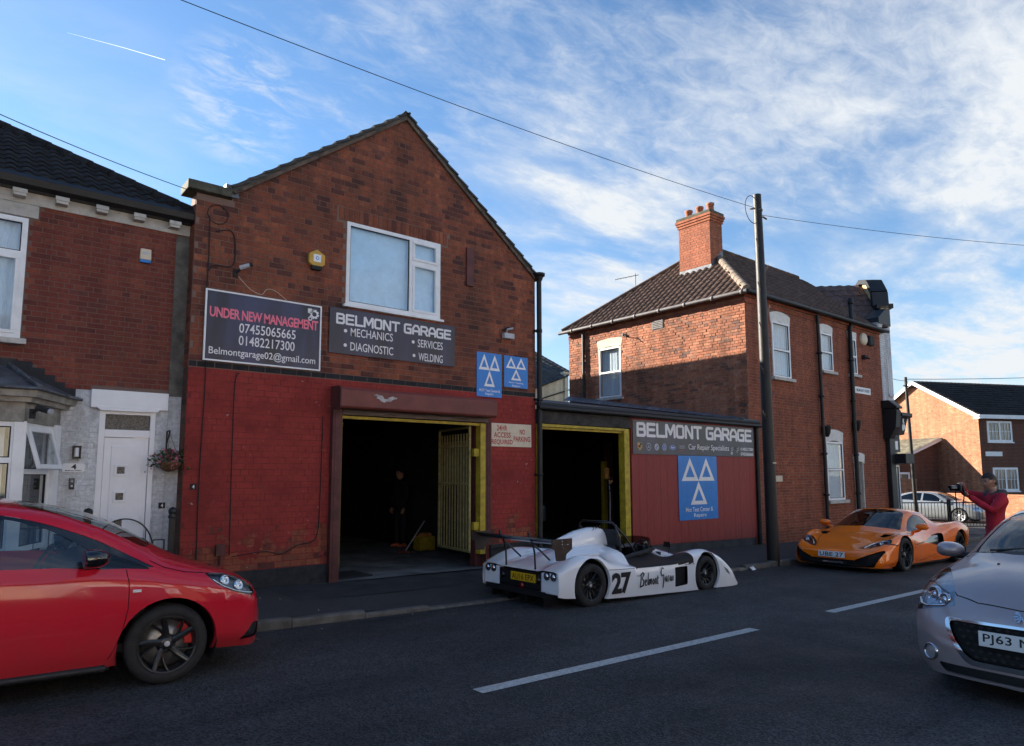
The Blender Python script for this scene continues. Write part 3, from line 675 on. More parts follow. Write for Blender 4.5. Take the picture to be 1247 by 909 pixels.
for x0, x1, nm in ((4.56, 4.715, 'p'), (7.60, 7.675, 'q')):
    mb = MB(); pr_ = .10 if x0 < 5 else .03; mb.box(x0, x1, FY-pr_, FY+.02, -.02 if x0 < 5 else .36, 2.62); mb.box(x0+.035, x1-.035, FY-pr_-.008, FY-pr_-.002, .05 if x0 < 5 else .4, 2.6)
    gp(mb.build('door_channel', 'steel_redbrown', gar, bevel=.005))
df = empty('door_frame'); gp(df); df.parent = gar; gp(df)
mb = MB(); mb.box(4.72, 4.765, FY+.0, FY+.08, .20, 2.53); mb.build('jamb', 'yellow_paint', df)
mb = MB(); mb.box(7.44, 7.56, FY-.02, FY+.12, .20, 2.53); mb.box(7.33, 7.44, FY+.02, FY+.10, 1.93, 2.07); mb.box(7.33, 7.44, FY+.02, FY+.10, .62, .76); mb.build('jamb', 'yellow_paint', df, bevel=.006)
mb = MB(); mb.box(4.765, 7.44, FY+.01, FY+.06, 2.485, 2.53); mb.build('head', 'yellow_paint', df)
mb = MB(); mb.box(7.565, 7.60, FY-.02, FY+.2, -.2, 2.6); mb.box(7.44, 7.60, FY+.13, FY+.3, -.2, 2.6); mb.build('pier', 'steel_redbrown', df)
# the room behind
mb = MB(); z0 = -.045
rm = [(2.75, FY+.25), (8.52, FY+.25), (8.52, FY+8.7), (2.75, FY+8.7)]
mb.box(8.50, 8.53, FY+.25, FY+8.7, -.3, 4); mb.box(2.74, 2.77, FY+.25, FY+8.7, -.3, 4); mb.box(2.74, 8.53, FY+8.6, FY+8.65, -.3, 4); mb.box(2.74, 8.53, FY+.25, FY+8.7, 3.2, 3.25)
for i in range(6): mb.box(2.8, 8.5, FY+1.2+i*1.3, FY+1.32+i*1.3, 2.95, 3.2)
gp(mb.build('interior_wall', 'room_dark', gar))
mb = MB(); mb.mesh([(4.62, FY-.12, gz(4.6)+.012), (7.7, FY-.12, gz(7.7)+.03), (8.5, FY+.3, -.04), (8.5, FY+8.6, -.04), (2.76, FY+8.6, -.04), (2.76, FY+.3, -.02)], [(0, 1, 2, 5), (5, 2, 3, 4)])
gp(mb.build('interior_floor', 'room_floor', gar))
mb = MB(); mb.box(4.75, 5.5, FY+.3, FY+1.0, -.03, -.012); tag(mb.build('door_mat', 'rubber'), 'black rubber mat just inside the left side of the open roller door', 'mat')
mb = MB(); mb.box(4.8, 6.6, FY+1.9, FY+1.96, 2.72, 2.78); gp(mb.build('ceiling_rail', 'shutter_steel', gar))
# barred yellow security gate, folded into the doorway
sg = empty('security_gate', (7.34, FY+.16, .22), 'tall yellow barred gate swung inward at the right of the workshop door', 'gate', rz=math.atan2(1.26, .16))
GL_, GH = 1.27, 2.26
mb = MB()
for q in ((0, GL_, 0, .04), (0, GL_, GH-.04, GH), (0, .04, .04, GH-.04), (GL_-.04, GL_, .04, GH-.04), (.04, GL_-.04, 1.20, 1.235), (.04, GL_-.04, 1.9, 1.93)): mb.box(q[0], q[1], -.02, .02, q[2], q[3])
mb.build('gate_frame', 'yellow_bars', sg)
for i in range(10):
    x = .13+i*.112; mb = MB(); mb.tube([(x, 0, .04), (x, 0, GH-.12)], .015, 6); mb.build('bar', 'yellow_bars', sg)
mat('sacking', (.17, .135, .055), .95, var=.25, vscale=5, stretch=(8, 8, .5), dirt=.5, dirtcol=(.08, .07, .05), dscale=4)
mb = MB(); pts = []
for i in range(31):
    x = .05+i*(GL_-.1)/30; low = 1.2-.06*math.sin(i*.8)-.05*rn.random() if i > 9 else .1+.12*rn.random()
    low = 1.18 if i > 10 else .08
    low += rn.uniform(-.06, .05)
    pts += [(x, -.018-.004*math.sin(i*1.9), low), (x, -.02, GH-.25)]
mb.mesh(pts, [(2*i, 2*i+2, 2*i+3, 2*i+1) for i in range(30)]); mb.build('infill_sheet', 'sacking', sg)
mb = MB(); mb.box(GL_-.12, GL_-.02, -.05, -.02, 1.22, 1.34); mb.build('lock', 'shutter_steel', sg)
# ------------------------------------------------------------------ single-storey workshop beside it
ext = empty('flat_roofed_workshop', (12.6, FY, 0), 'low dark-roofed workshop with an open doorway and a red boarded front', 'garage building')
def ep(o): o.parent = ext; o.matrix_parent_inverse = Matrix.Translation(-ext.location); return o
w_ = wall(ext, 'wall', 'black_paint', (0, FY+.02, 0), X_, NF, 8.79, 16.24, -.6, 2.86, [(8.84, 11.47, -1, 2.60)], .22); ep(w_)
mb = MB(); nb = 20
for i in range(nb):
    a = 11.52+i*(16.36-11.52)/nb; mb2 = MB(); mb2.box(a+.0015, a+(16.36-11.52)/nb-.0015, FY-.03-.001*(i % 3), FY+.018, gz(a)+.20+.003*(i % 2)-.005, 2.87)
    ep(mb2.build('board', 'boards_red', None, bevel=.002))
mb = MB(); mb.box(11.5, 16.30, FY-.02, FY+.018, -.5, .05); ep(mb.build('plinth', 'bitumen'))
mb = MB(); mb.box(8.80, 11.50, FY-.05, FY+.018, 2.60, 2.84); ep(mb.build('lintel_board', 'timber_black', bevel=.006))
mb = MB(); mb.prism([(.0, 2.855), (.0, 2.96), (-.05, 3.0), (-.12, 3.0), (-.15, 2.95), (-.13, 2.88), (-.08, 2.855)], (8.80, FY, 0), (0, 1, 0), Z_, (7.72, 0, 0)); ep(mb.build('gutter', 'black_pipe'))
mb = MB(); mb.tube([(8.72, FY-.16, 2.89), (8.80, FY-.16, 2.89), (16.6, FY-.16, 2.86)], .045, 10); ep(mb.build('gutter_pipe', 'black_pipe'))
# roof: a mono pitch rising to the back
mb = MB(); mb.mesh([(8.79, FY-.03, 3.0), (16.5, FY-.03, 3.0), (16.5, FY+7.1, 4.10), (8.79, FY+7.1, 4.10), (8.79, FY-.03, 2.97), (16.5, FY-.03, 2.97), (16.5, FY+7.1, 3.9), (8.79, FY+7.1, 3.9)], [(0, 1, 2, 3), (0, 4, 5, 1), (1, 5, 6, 2), (3, 2, 6, 7), (0, 3, 7, 4)]); ep(mb.build('roof', 'bitumen'))
mb = MB(); mb.mesh([(15.7, FY-.0, 3.02), (16.235, FY-.0, 3.06), (16.235, FY+6.75, 4.25), (15.9, FY+6.75, 4.085), (16.235, FY-.0, 3.16), (16.235, FY+6.75, 4.36)], [(0, 1, 2, 3), (1, 4, 5, 2)])
mb.mesh([(15.85, FY-.08, 3.02), (16.55, FY-.08, 3.02), (16.55, FY+.3, 3.10), (15.85, FY+.3, 3.10), (15.85, FY-.08, 3.0), (16.55, FY-.1, 3.0), (16.75, FY-.1, 2.96)], [(0, 1, 2, 3), (0, 4, 5, 1)])
ep(mb.build('lead_flashing', 'lead'))
mb = MB(); mb.box(8.80, 8.835, FY-.03, FY+.05, .2, 2.58); ep(mb.build('jamb', 'yellow_paint'))
mb = MB(); mb.box(11.30, 11.465, FY-.03, FY+.14, -.12, 2.585); ep(mb.build('jamb', 'yellow_paint', bevel=.006))
mb = MB(); mb.box(8.835, 11.30, FY-.028, FY+.02, 2.535, 2.59); mb.box(8.835, 11.30, FY+.03, FY+.08, 2.49, 2.53); ep(mb.build('head', 'yellow_paint'))
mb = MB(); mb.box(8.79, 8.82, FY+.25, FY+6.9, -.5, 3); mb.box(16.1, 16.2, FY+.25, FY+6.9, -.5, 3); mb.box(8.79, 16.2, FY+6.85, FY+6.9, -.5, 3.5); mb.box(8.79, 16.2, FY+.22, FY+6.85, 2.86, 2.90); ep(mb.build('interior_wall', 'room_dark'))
mb = MB(); mb.face([(8.8, FY+.0, -.10), (16.1, FY+.0, -.20), (16.1, FY+6.9, -.20), (8.8, FY+6.9, -.10)]); ep(mb.build('interior_floor', 'room_floor'))
mb = MB(); mb.tube([(16.45, FY-.07, 2.86), (16.44, FY-.07, 1.5), (16.43, FY-.07, gz(16.4)+.02)], .055, 10); mb.tube([(16.45, FY-.07, 2.9), (16.45, FY-.07, 2.78)], .075, 10)
ep(mb.build('downpipe', 'black_pipe'))
# downpipe between the two
dp = empty('downpipe', (8.82, FY-.08, 0), 'black downpipe with a hopper head at the right edge of the gabled workshop', 'downpipe')
mb = MB(); mb.tube([(0, 0, 5.42), (0, 0, 3.2), (-.01, 0, .3), (-.01, 0, gz(8.8)+.05)], .05, 12); mb.build('pipe', 'black_pipe', dp)
mb = MB(); mb.lathe((0, 0, 5.40), (0, 0, 1), [(0, .055), (.05, .08), (.09, .085), (.10, .12), (.15, .125), (.15, .03)], 10); mb.build('hopper', 'black_pipe', dp)
for z in (4.4, 3.05, 1.6):
    mb = MB(); mb.lathe((0, 0, z), (0, 0, 1), [(-.03, .05), (-.03, .06), (.03, .06), (.03, .05)], 12); mb.box(-.09, .09, .02, .075, z-.02, z+.02); mb.build('bracket', 'black_pipe', dp)

# ------------------------------------------------------------------ signs on the workshops
mat('sign_blue', (.02, .21, .62), .35, var=.05, dirt=.12, dirtcol=(.1, .3, .6), dscale=5)
mat('sign_white', (.82, .82, .82), .4, var=.03)
mat('sign_cream', (.66, .56, .42), .5, var=.05, dirt=.2, dirtcol=(.45, .38, .28), dscale=4)
mat('sign_red', (.42, .025, .03), .5, var=.1)
mat('sign_pink', (.85, .17, .25), .4, var=.03)
mat('sign_letters', (.78, .76, .77), .4, var=.03)
def banner_mat(name, a, b, streaks=()):
    M = D.materials.new(name); M.use_nodes = True; MATS[name] = M; nt = M.node_tree; N = nt.nodes.new; L = nt.links.new; bs = nt.nodes['Principled BSDF']
    bs.inputs['Roughness'].default_value = .3
    tc = N('ShaderNodeTexCoord'); mp = N('ShaderNodeMapping'); mp.inputs['Scale'].default_value = (2.4, 1, .35); L(tc.outputs['Object'], mp.inputs[0])
    n = N('ShaderNodeTexNoise'); n.inputs['Scale'].default_value = 1.1; n.inputs['Detail'].default_value = 2; L(mp.outputs[0], n.inputs[0])
    r = N('ShaderNodeValToRGB'); L(n.outputs['Fac'], r.inputs[0]); r.color_ramp.elements[0].position = .4; r.color_ramp.elements[0].color = (*a, 1); r.color_ramp.elements[1].position = .62; r.color_ramp.elements[1].color = (*b, 1)
    L(r.outputs[0], bs.inputs['Base Color'])
banner_mat('banner_dark', (.022, .018, .026), (.045, .047, .105))
banner_mat('banner_grey', (.035, .028, .036), (.05, .046, .085))
def board(name, x0, x1, z0, z1, m, label, cat='sign', depth=.02, frame=None, y=FY-.02):
    r = empty(name, (x0, y, z0), label, cat)
    mb = MB(); mb.box(0, x1-x0, -depth, 0, 0, z1-z0); mb.build('board', m, r, bevel=.002)
    if frame:
        mb = MB(); t = .022; w, h = x1-x0, z1-z0
        for q in ((-t, w+t, -t, 0), (-t, w+t, h, h+t), (-t, 0, 0, h), (w, w+t, 0, h)): mb.box(q[0], q[1], -depth-.008, 0, q[2], q[3])
        mb.build('frame', frame, r)
    return r, (0, -depth, 0), (x1-x0), (z1-z0)
def letters(r, txt, x0, x1, z0, z1, m, o, bold=.0, name='lettering', blk=None, spacing=1, keep=False, shear=0):
    mb = MB()
    if blk: block_text(txt, x0, x1, z0, z1, mb, o, X_, Z_, NF, .002, blk)
    else: text_mesh(txt, x0, x1, z0, z1, mb, o, X_, Z_, NF, .002, bold, spacing, keep=keep, shear=shear)
    return mb.build(name, m, r)
def gear(mb, cx, cz, r, o, teeth=8, mi=0):
    o = Vector(o)
    for k in range(24):
        a0, a1 = 2*math.pi*k/24, 2*math.pi*(k+1)/24
        ro = r*(1.0 if (k % 3) else .78)
        mb.face([o+Vector((cx+q*math.cos(a), -.003, cz+q*math.sin(a))) for q, a in ((r*.48, a0), (ro, a0), (ro, a1), (r*.48, a1))], mi=mi)
def ring(mb, cx, cz, r0, r1, o, n=28, sx=1, d=.003, mi=0):
    o = Vector(o)
    for k in range(n):
        a0, a1 = 2*math.pi*k/n, 2*math.pi*(k+1)/n
        mb.face([o+Vector((cx+q*sx*math.cos(a), -d, cz+q*math.sin(a))) for q, a in ((r0, a0), (r1, a0), (r1, a1), (r0, a1))], mi=mi)
def disc(mb, cx, cz, r, o, n=24, sx=1, d=.003, mi=0):
    o = Vector(o); mb.face([o+Vector((cx+r*sx*math.cos(2*math.pi*k/n), -d, cz+r*math.sin(2*math.pi*k/n))) for k in range(n)], mi=mi)
def poly2(mb, pts, o, d=.003, mi=0):
    o = Vector(o); mb.face([o+Vector((x, -d, z)) for x, z in pts], mi=mi)
r, o, w, h = board('sign_board', 2.67, 4.33, 3.21, 4.18, 'banner_dark', 'dark banner with pink UNDER NEW MANAGEMENT and phone numbers in a white frame', frame='sign_white')
letters(r, 'UNDER NEW MANAGEMENT', .04, w-.03, .60, .75, 'sign_pink', o, .028, spacing=.93)
letters(r, '07455065665', .45, 1.28, .42, .56, 'sign_letters', o, .006)
letters(r, '01482217300', .45, 1.27, .24, .38, 'sign_letters', o, .006)
letters(r, 'Belmontgarage02@gmail.com', .05, w-.06, .045, .185, 'sign_letters', o, .006)
mb = MB(); gear(mb, 1.565, .85, .075, o); gear(mb, 1.50, .775, .035, o); poly2(mb, [(1.46, .86), (1.46, .93), (1.52, .93), (1.55, .90), (1.52, .86)], o); mb.build('gear_emblem', 'sign_letters', r)
r, o, w, h = board('sign_board', 4.49, 6.86, 3.50, 4.23, 'banner_grey', 'grey BELMONT GARAGE board listing mechanics, diagnostic, services and welding, below the window', y=FY-.012)
letters(r, 'BELMONT GARAGE', .11, 2.28, .475, .645, 'sign_letters', o, blk=1.25)
for t, a, b, c in (('MECHANICS', .36, 1.12, .30), ('DIAGNOSTIC', .36, 1.13, .07), ('SERVICES', 1.60, 2.11, .27), ('WELDING', 1.62, 2.11, .04)):
    letters(r, t, a, b, c, c+.135, 'sign_letters', o, .006)
    mb = MB(); disc(mb, a-.09, c+.075, .028, o); mb.build('bullet', 'sign_letters', r)
def tri(mb, cx, cz, s, o, th):
    """hollow triangle, base below, s wide"""
    hh = th; A = [(cx-s/2, cz), (cx+s/2, cz), (cx, cz+hh)]; g = ((A[0][0]+A[1][0]+A[2][0])/3, cz+hh/3)
    B = [(g[0]+(p[0]-g[0])*.52, g[1]+(p[1]-g[1])*.52) for p in A]
    for i in range(3): poly2(mb, [A[i], A[(i+1) % 3], B[(i+1) % 3], B[i]], o)
def mot(x0, x1, z0, z1, lab, lines, y=FY-.012):
    r, o, w, h = board('sign_board', x0, x1, z0, z1, 'sign_blue', lab, y=y, depth=.008)
    sx = w*.43; th = h*.365; mb = MB(); tri(mb, w*.29, h*.605, sx, o, th); tri(mb, w*.71, h*.605, sx, o, th); tri(mb, w*.5, h*.235, sx, o, th); mb.build('triangle_emblem', 'sign_white', r)
    for k, (t, a, b, zz, hh) in enumerate(lines): letters(r, t, a*w, b*w, zz*h, (zz+hh)*h, 'sign_white', o, .006)
mot(7.35, 7.93, 3.02, 3.84, 'taller left one of the two blue three-triangle signs by the floodlight', [('MOT Test Center &', .1, .92, .115, .06), ('Repairs', .34, .66, .03, .065)])
mot(7.985, 8.57, 3.24, 3.84, 'shorter right one of the two blue three-triangle signs near the downpipe', [('MOT Testing', .2, .8, .12, .06), ('Station', .33, .67, .03, .06)])
r, o, w, h = board('sign_board', 7.69, 8.65, 2.12, 2.55, 'sign_cream', 'cream sign with red 24HR ACCESS REQUIRED and NO PARKING lettering', depth=.012, y=FY-.010)
for t, a, b, c in (('24HR', .12, .37, .295), ('ACCESS', .05, .45, .165), ('REQUIRED', .0, .50, .03), ('NO', .67, .80, .235), ('PARKING', .52, .93, .10)): letters(r, t, a, b, c, c+.10, 'sign_red', o, .02)
r, o, w, h = board('sign_board', 11.55, 16.31, 2.045, 2.80, 'banner_grey', 'long grey BELMONT GARAGE board with a row of small car badges over the red boards', y=FY-.035)
letters(r, 'BELMONT GARAGE', .13, 4.66, .39, .70, 'sign_letters', o, blk=1.3)
letters(r, 'Car Repair Specialists', 1.97, 3.63, .10, .27, 'sign_letters', o, .004)
letters(r, '01482217300', 4.14, 4.72, .155, .235, 'sign_letters', o, .02); letters(r, '07455065665', 4.14, 4.72, .03, .11, 'sign_letters', o, .02)
mat('badge_gold', (.45, .30, .10), .4); mat('badge_blue', (.03, .10, .40), .4); mat('badge_silver', (.45, .46, .48), .4); mat('badge_red', (.4, .03, .03), .4)
def badge(fn):
    mb = MB(); fn(mb); mb.build('badge', ['badge_silver', 'badge_gold', 'badge_blue', 'badge_red', 'rubber'], r)
cz = .17
badge(lambda m: (poly2(m, [(.14, cz+.085), (.30, cz+.085), (.30, cz-.02), (.22, cz-.10), (.14, cz-.02)], o, .003, 1), poly2(m, [(.155, cz+.03), (.215, cz+.03), (.215, cz-.03), (.155, cz-.01)], o, .004, 3), poly2(m, [(.225, cz+.07), (.285, cz+.07), (.285, cz+.03), (.225, cz+.03)], o, .004, 4), disc(m, .22, cz, .025, o, 12, 1, .005, 4)))
badge(lambda m: (ring(m, .52, cz, .07, .082, o), [poly2(m, [(.52+.012*math.cos(a+1.57), cz+.012*math.sin(a+1.57)), (.52+.07*math.cos(a), cz+.07*math.sin(a)), (.52+.012*math.cos(a-1.57), cz+.012*math.sin(a-1.57))], o) for a in (R(90), R(210), R(330))]))
badge(lambda m: (ring(m, .80, cz, .05, .078, o, mi=0), disc(m, .80, cz, .05, o, d=.003, mi=0), [poly2(m, [(.80, cz)]+[(.80+.047*math.cos(a0+k*.2618), cz+.047*math.sin(a0+k*.2618)) for k in range(7)], o, .005, 2) for a0 in (0, math.pi)]))
badge(lambda m: (disc(m, 1.07, cz, .08, o, mi=2), ring(m, 1.07, cz, .07, .082, o, d=.004), [poly2(m, [(1.07+a, cz+b), (1.07+a+.014, cz+b), (1.07+c+.014, cz+d), (1.07+c, cz+d)], o, .0045) for a, b, c, d in ((-.03, .055, -.007, .005), (.016, .055, -.007, .005), (-.058, .03, -.03, -.055), (-.03, -.055, -.007, -.005), (-.007, -.005, .02, -.055), (.02, -.055, .044, .03))]))
badge(lambda m: (disc(m, 1.37, cz, .055, o, sx=2.1, mi=2), ring(m, 1.37, cz, .05, .056, o, sx=2.1, d=.004)))
mb = MB(); text_mesh('Ford', 1.30, 1.44, cz-.025, cz+.03, mb, o, X_, Z_, NF, .005, .02, shear=.3); mb.build('badge_lettering', 'sign_letters', r)
badge(lambda m: [ring(m, 1.64+.052*k, cz+.02, .026, .035, o, 18) for k in range(4)])
mb = MB(); text_mesh('Audi', 1.66, 1.79, cz-.075, cz-.035, mb, o, X_, Z_, NF, .003, .03); mb.build('badge_lettering', 'badge_red', r)
badge(lambda m: [poly2(m, [(3.72+.13*k, cz+.02+a), (3.72+.13*k+.10, cz+.05+a), (3.72+.13*k+.10, cz+.065+a), (3.72+.13*k, cz+.04+a)], o) for k in range(3) for a in (0, -.05*(k != 1))]+[ring(m, 3.98, cz-.05, .02, .03, o, 12), poly2(m, [(3.70, cz-.12), (3.78, cz-.12), (3.78, cz-.05), (3.70, cz-.05)], o, .003, 0)])
mot(13.12, 14.64, .54, 2.04, 'big blue three-triangle sign hanging on the red boards', [('Mot Test Center &', .16, .86, .125, .07), ('Repairs', .36, .68, .025, .075)], y=FY-.04)
# ------------------------------------------------------------------ neighbour on the left
NY = FY+.25
nb_ = empty('terraced_house', (1.2, NY, 0), 'dark red brick house at the left with a white door and grey painted brick below', 'house')
def np_(o): o.parent = nb_; o.matrix_parent_inverse = Matrix.Translation(-nb_.location); return o
NWIN = (-.75, .60, 3.26, 4.78); NDOOR = (1.50, 2.16, -.5, 2.46); NBAY = (-1.6, 1.02, .2, 2.50)
mat('strip_dark', (.12, .11, .095), .95, var=.3, vscale=4, bump=.3)
NW_ = wall(nb_, 'wall', 'mortar_neighbour', (0, NY, 0), X_, NF, -6.5, 2.47, -.5, 5.12, [NWIN, NDOOR, NBAY, (-5, -3.6, 3.26, 4.78)], .25); np_(NW_)
def nm(s, z): return 'brick_white' if z < 2.70 else 'brick_neighbour'
bricks(NW_, ['brick_neighbour', 'brick_white'], (0, NY, 0), X_, NF, -6.5, 2.36, .0, 5.0, openings=[NWIN, (-1, .70, 4.78, 5.05), NDOOR, (1.40, 2.30, 2.3, 2.72), NBAY, (-1.8, .78, 2.5, 2.95)], matf=nm, pitch=.0675, length=.215, header_every=6, seed=9)
mb = MB(); mb.box(2.30, 2.475, NY-.012, NY, 2.68, 4.95); mb.build('render_strip', 'strip_dark', NW_)
mb = MB(); mb.box(2.31, 2.47, NY-.012, NY, -.1, 2.675); mb.build('render_strip', 'brick_white', NW_)
mb = MB(); mb.box(-6.5, 2.47, NY-.03, NY, 4.97, 5.12); np_(mb.build('frieze', 'stone_sill'))
for i in range(14):
    x = 2.28-.44*i; mb = MB(); mb.box(x-.10, x+.03, NY-.16, NY-.032, 5.02, 5.10); mb.box(x-.11, x+.04, NY-.17, NY-.15, 5.055, 5.11); np_(mb.build('corbel', 'stone_sill', bevel=.006))
mb = MB(); mb.prism([(0, 5.13), (0, 5.20), (-.10, 5.30), (-.14, 5.30), (-.20, 5.24), (-.18, 5.16), (-.12, 5.12)], (-6.5, NY-.03, 0), (0, 1, 0), Z_, (9.0, 0, 0)); np_(mb.build('gutter', 'black_pipe'))
TN = .67; rs = empty('roof'); np_(rs)
CXN, CYN, CZN = 2.55, NY-.1, 5.26
mb = MB(); t = 4.2
mb.mesh([(CXN, CYN, CZN), (CXN-t, CYN+t, CZN+t*TN), (-6.5, CYN+t, CZN+t*TN), (-6.5, CYN, CZN)], [(0, 1, 2, 3)])
mb.mesh([(CXN, CYN, CZN), (CXN, CYN+2*t, CZN), (CXN-t, CYN+t, CZN+t*TN)], [(0, 1, 2)])
mb.mesh([(CXN, CYN+2*t, CZN), (-6.5, CYN+2*t, CZN), (-6.5, CYN+t, CZN+t*TN), (CXN-t, CYN+t, CZN+t*TN)], [(0, 1, 2, 3)])
mb.build('roof_deck', 'bitumen', rs)
sl = math.hypot(1, TN)
roof_tiles(rs, 'tile_dark', (-6.5, CYN, CZN+.01), (1, 0, 0), (0, 1, TN), [(0, -.05), (9.05, -.05), (9.05-4.2, 4.2*sl), (0, 4.2*sl)], w=.175, e=.24, single=300, wave=.028)
for i in range(18):
    t0 = i*.24; p = Vector((CXN-t0, CYN+t0, CZN+t0*TN+.03)); q = Vector((CXN-t0-.26, CYN+t0+.26, CZN+(t0+.26)*TN+.035)); mb = MB(); mb.tube([p, q], [.085, .07], 8); mb.build('hip_tile', 'tile_dark', rs)
window(nb_, (0, NY-.05, 0), X_, NF, *NWIN, panes=[(0, .5, 0, .7), (.5, 1, 0, .7, True), (0, .5, .7, 1), (.5, 1, .7, 1)], backm='curtain_white', back=.10, sill=(.06, .09, .07))
mb = MB(); mb.box(-.9, .70, NY-.038, NY+.02, 4.80, 4.966); np_(mb.build('lintel', 'stone_sill', bevel=.01))
# door
mb = MB()
for q in ((1.50, 1.57, -.1, 2.46), (2.10, 2.16, -.1, 2.46), (1.57, 2.10, 2.40, 2.46), (1.57, 2.10, 2.10, 2.20)): mb.box(q[0], q[1], NY-.0, NY+.07, q[2], q[3])
fr = np_(mb.build('door_frame', 'door_white', bevel=.004))
mat('obscure_glass', (.10, .09, .075), .25, var=.5, vscale=60, bump=.6, bscale=60)
mb = MB(); mb.box(1.57, 2.10, NY+.035, NY+.045, 2.20, 2.40); mb.build('fanlight', 'obscure_glass', fr)
dr = MB(); dr.box(1.575, 2.095, NY+.02, NY+.06, -.05, 2.095); dr = np_(dr.build('door', 'door_white', bevel=.004))
mb = MB(); mb.box(1.66, 2.02, NY+.012, NY+.022, .06, 1.99); mb.build('door_panel', 'door_white', dr, bevel=.004)
for z in (.62, .98, 1.33, 1.67):
    mb = MB(); x = 1.83-.05
    for q in ((x-.075, x+.075, z-.075, z-.045), (x-.075, x+.075, z+.045, z+.075), (x-.075, x-.045, z-.045, z+.045), (x+.045, x+.075, z-.045, z+.045)): mb.box(q[0], q[1], NY-.002, NY+.014, q[2], q[3])
    wf = mb.build('door_light', 'door_white', dr, bevel=.003)
    mb = MB(); mb.box(x-.045, x+.045, NY+.004, NY+.010, z-.045, z+.045); mb.build('glazing', 'obscure_glass', dr)
mb = MB(); mb.tube([(2.05, NY+.02, 1.0), (2.05, NY-.03, 1.0), (1.94, NY-.03, 1.0)], .009, 8); mb.box(2.035, 2.065, NY+.01, NY+.02, .92, 1.06); mb.build('handle', 'upvc', dr)
mb = MB(); mb.box(1.39, 2.30, NY-.05, NY+.02, 2.475, 2.71); mb.prism([(1.50, 2.44), (2.16, 2.44), (2.22, 2.50), (1.44, 2.50)], (0, NY-.055, 0), X_, Z_, (0, .05, 0)); np_(mb.build('door_lintel', 'door_white', bevel=.006))
mb = MB(); mb.box(1.4, 2.2, NY-.25, NY-.0, -.12, .06); np_(mb.build('doorstep', 'stone', bevel=.01))
# bay window
BY = 9.45; bay = empty('bay_window'); np_(bay)
A_, B_ = Vector((.64, BY, 0)), Vector((1.06, NY, 0)); dAB = (B_-A_).normalized(); nAB = Vector((dAB.y, -dAB.x, 0))
mb = MB(); mb.box(-1.2, .64, BY, BY+.25, -.2, .68); mb.mesh([A_+Vector((0, 0, z)) for z in (-.2, .68)]+[B_+Vector((0, 0, z)) for z in (-.2, .68)], [(0, 2, 3, 1)]); mb.build('bay_base', 'brick_white', bay)
window(bay, (0, BY, 0), X_, NF, -1.2, .60, .75, 2.21, panes=[(0, .36, 0, 1), (.36, .68, 0, 1), (.68, 1, 0, .70), (.68, 1, .70, 1)], backm='curtain_white', back=.2, name='window')
LAB = (B_-A_).length
window(bay, (A_.x, A_.y, 0), dAB, nAB, .05, LAB-.16, .75, 2.20, panes=[(0, 1, 0, .62), (0, 1, .62, 1)], backm='curtain_dark', back=.2, name='window')
# the top light stands open, tilted out
hz_ = 2.16; hinge = A_+dAB*.09+Vector((0, 0, hz_)); swing = (nAB*math.sin(R(17))-Vector((0, 0, 1))*math.cos(R(17))).normalized(); sn = dAB.cross(swing); wd = LAB-.16-.13; hh = .50; hinge += nAB*.02
mb = MB()
for (a, b, c, d) in ((0, wd, 0, .055), (0, wd, hh-.055, hh), (0, .055, .055, hh-.055), (wd-.055, wd, .055, hh-.055)): mb.prism([(a, c), (b, c), (b, d), (a, d)], hinge, dAB, swing, sn*.035)
osh = mb.build('open_sash', 'upvc', bay, bevel=.004)
mb = MB(); mb.prism([(.055, .055), (wd-.055, .055), (wd-.055, hh-.055), (.055, hh-.055)], hinge+sn*.014, dAB, swing, sn*.006); mb.build('pane', 'window_glass', osh)
mb = MB(); mb.box(.56, .68, BY-.02, BY+.10, .68, 2.21); mb.obox(B_-dAB*.09+Vector((0, 0, 1.45)), dAB, nAB, (0, 0, 1), .07, .05, .77); mb.build('corner_post', 'upvc', bay, bevel=.006)
def bayring(mb, off, z0, z1, off2=None):
    off2 = off if off2 is None else off2
    def P(o_, z): return [Vector((-1.3, BY-o_, z)), Vector((A_.x+o_*.55, BY-o_, z)), Vector((B_.x+o_*1.0, NY-.0, z))]
    lo, hi = P(off, z0), P(off2, z1); vs = lo+hi; mb.mesh(vs, [(0, 1, 4, 3), (1, 2, 5, 4)])
mb = MB(); bayring(mb, .02, 2.20, 2.42); bayring(mb, .02, 2.42, 2.421, .10); bayring(mb, .10, 2.421, 2.47, .12); bayring(mb, .12, 2.47, 2.475, .17); bayring(mb, .17, 2.475, 2.56, .20); bayring(mb, .20, 2.56, 2.563, .05)
mb.build('cornice', 'stone', bay)
mb = MB(); bayring(mb, .0, .64, .641, .10); bayring(mb, .10, .64, .70); bayring(mb, .10, .70, .72, .0)
mb.build('bay_sill', 'stone', bay)
mb = MB()
def rr(o_, z): return [Vector((-1.3, BY-o_, z)), Vector((A_.x+o_*.55, BY-o_, z)), Vector((B_.x+o_*1.05, NY, z))]
lo = rr(.22, 2.565); tp = [Vector((-1.3, NY, 2.93)), Vector((.52, NY, 2.93))]
mb.mesh([lo[0], lo[1], tp[1], tp[0]], [(0, 1, 2, 3)]); mb.mesh([lo[1], lo[2], tp[1]], [(0, 1, 2)]); 
mat('lead_roof', (.075, .08, .09), .5, metal=.2, var=.5, vscale=5, dirt=.7, dirtcol=(.25, .27, .30), dscale=3)
mb.build('lead_roof', 'lead_roof', bay)
mb = MB(); mb.tube([lo[1]+Vector((0, 0, .02)), tp[1]+Vector((0, 0, .02))], .028, 8); mb.tube([lo[0], lo[1], lo[2]], .02, 8); mb.build('lead_roll', 'lead_roof', bay)
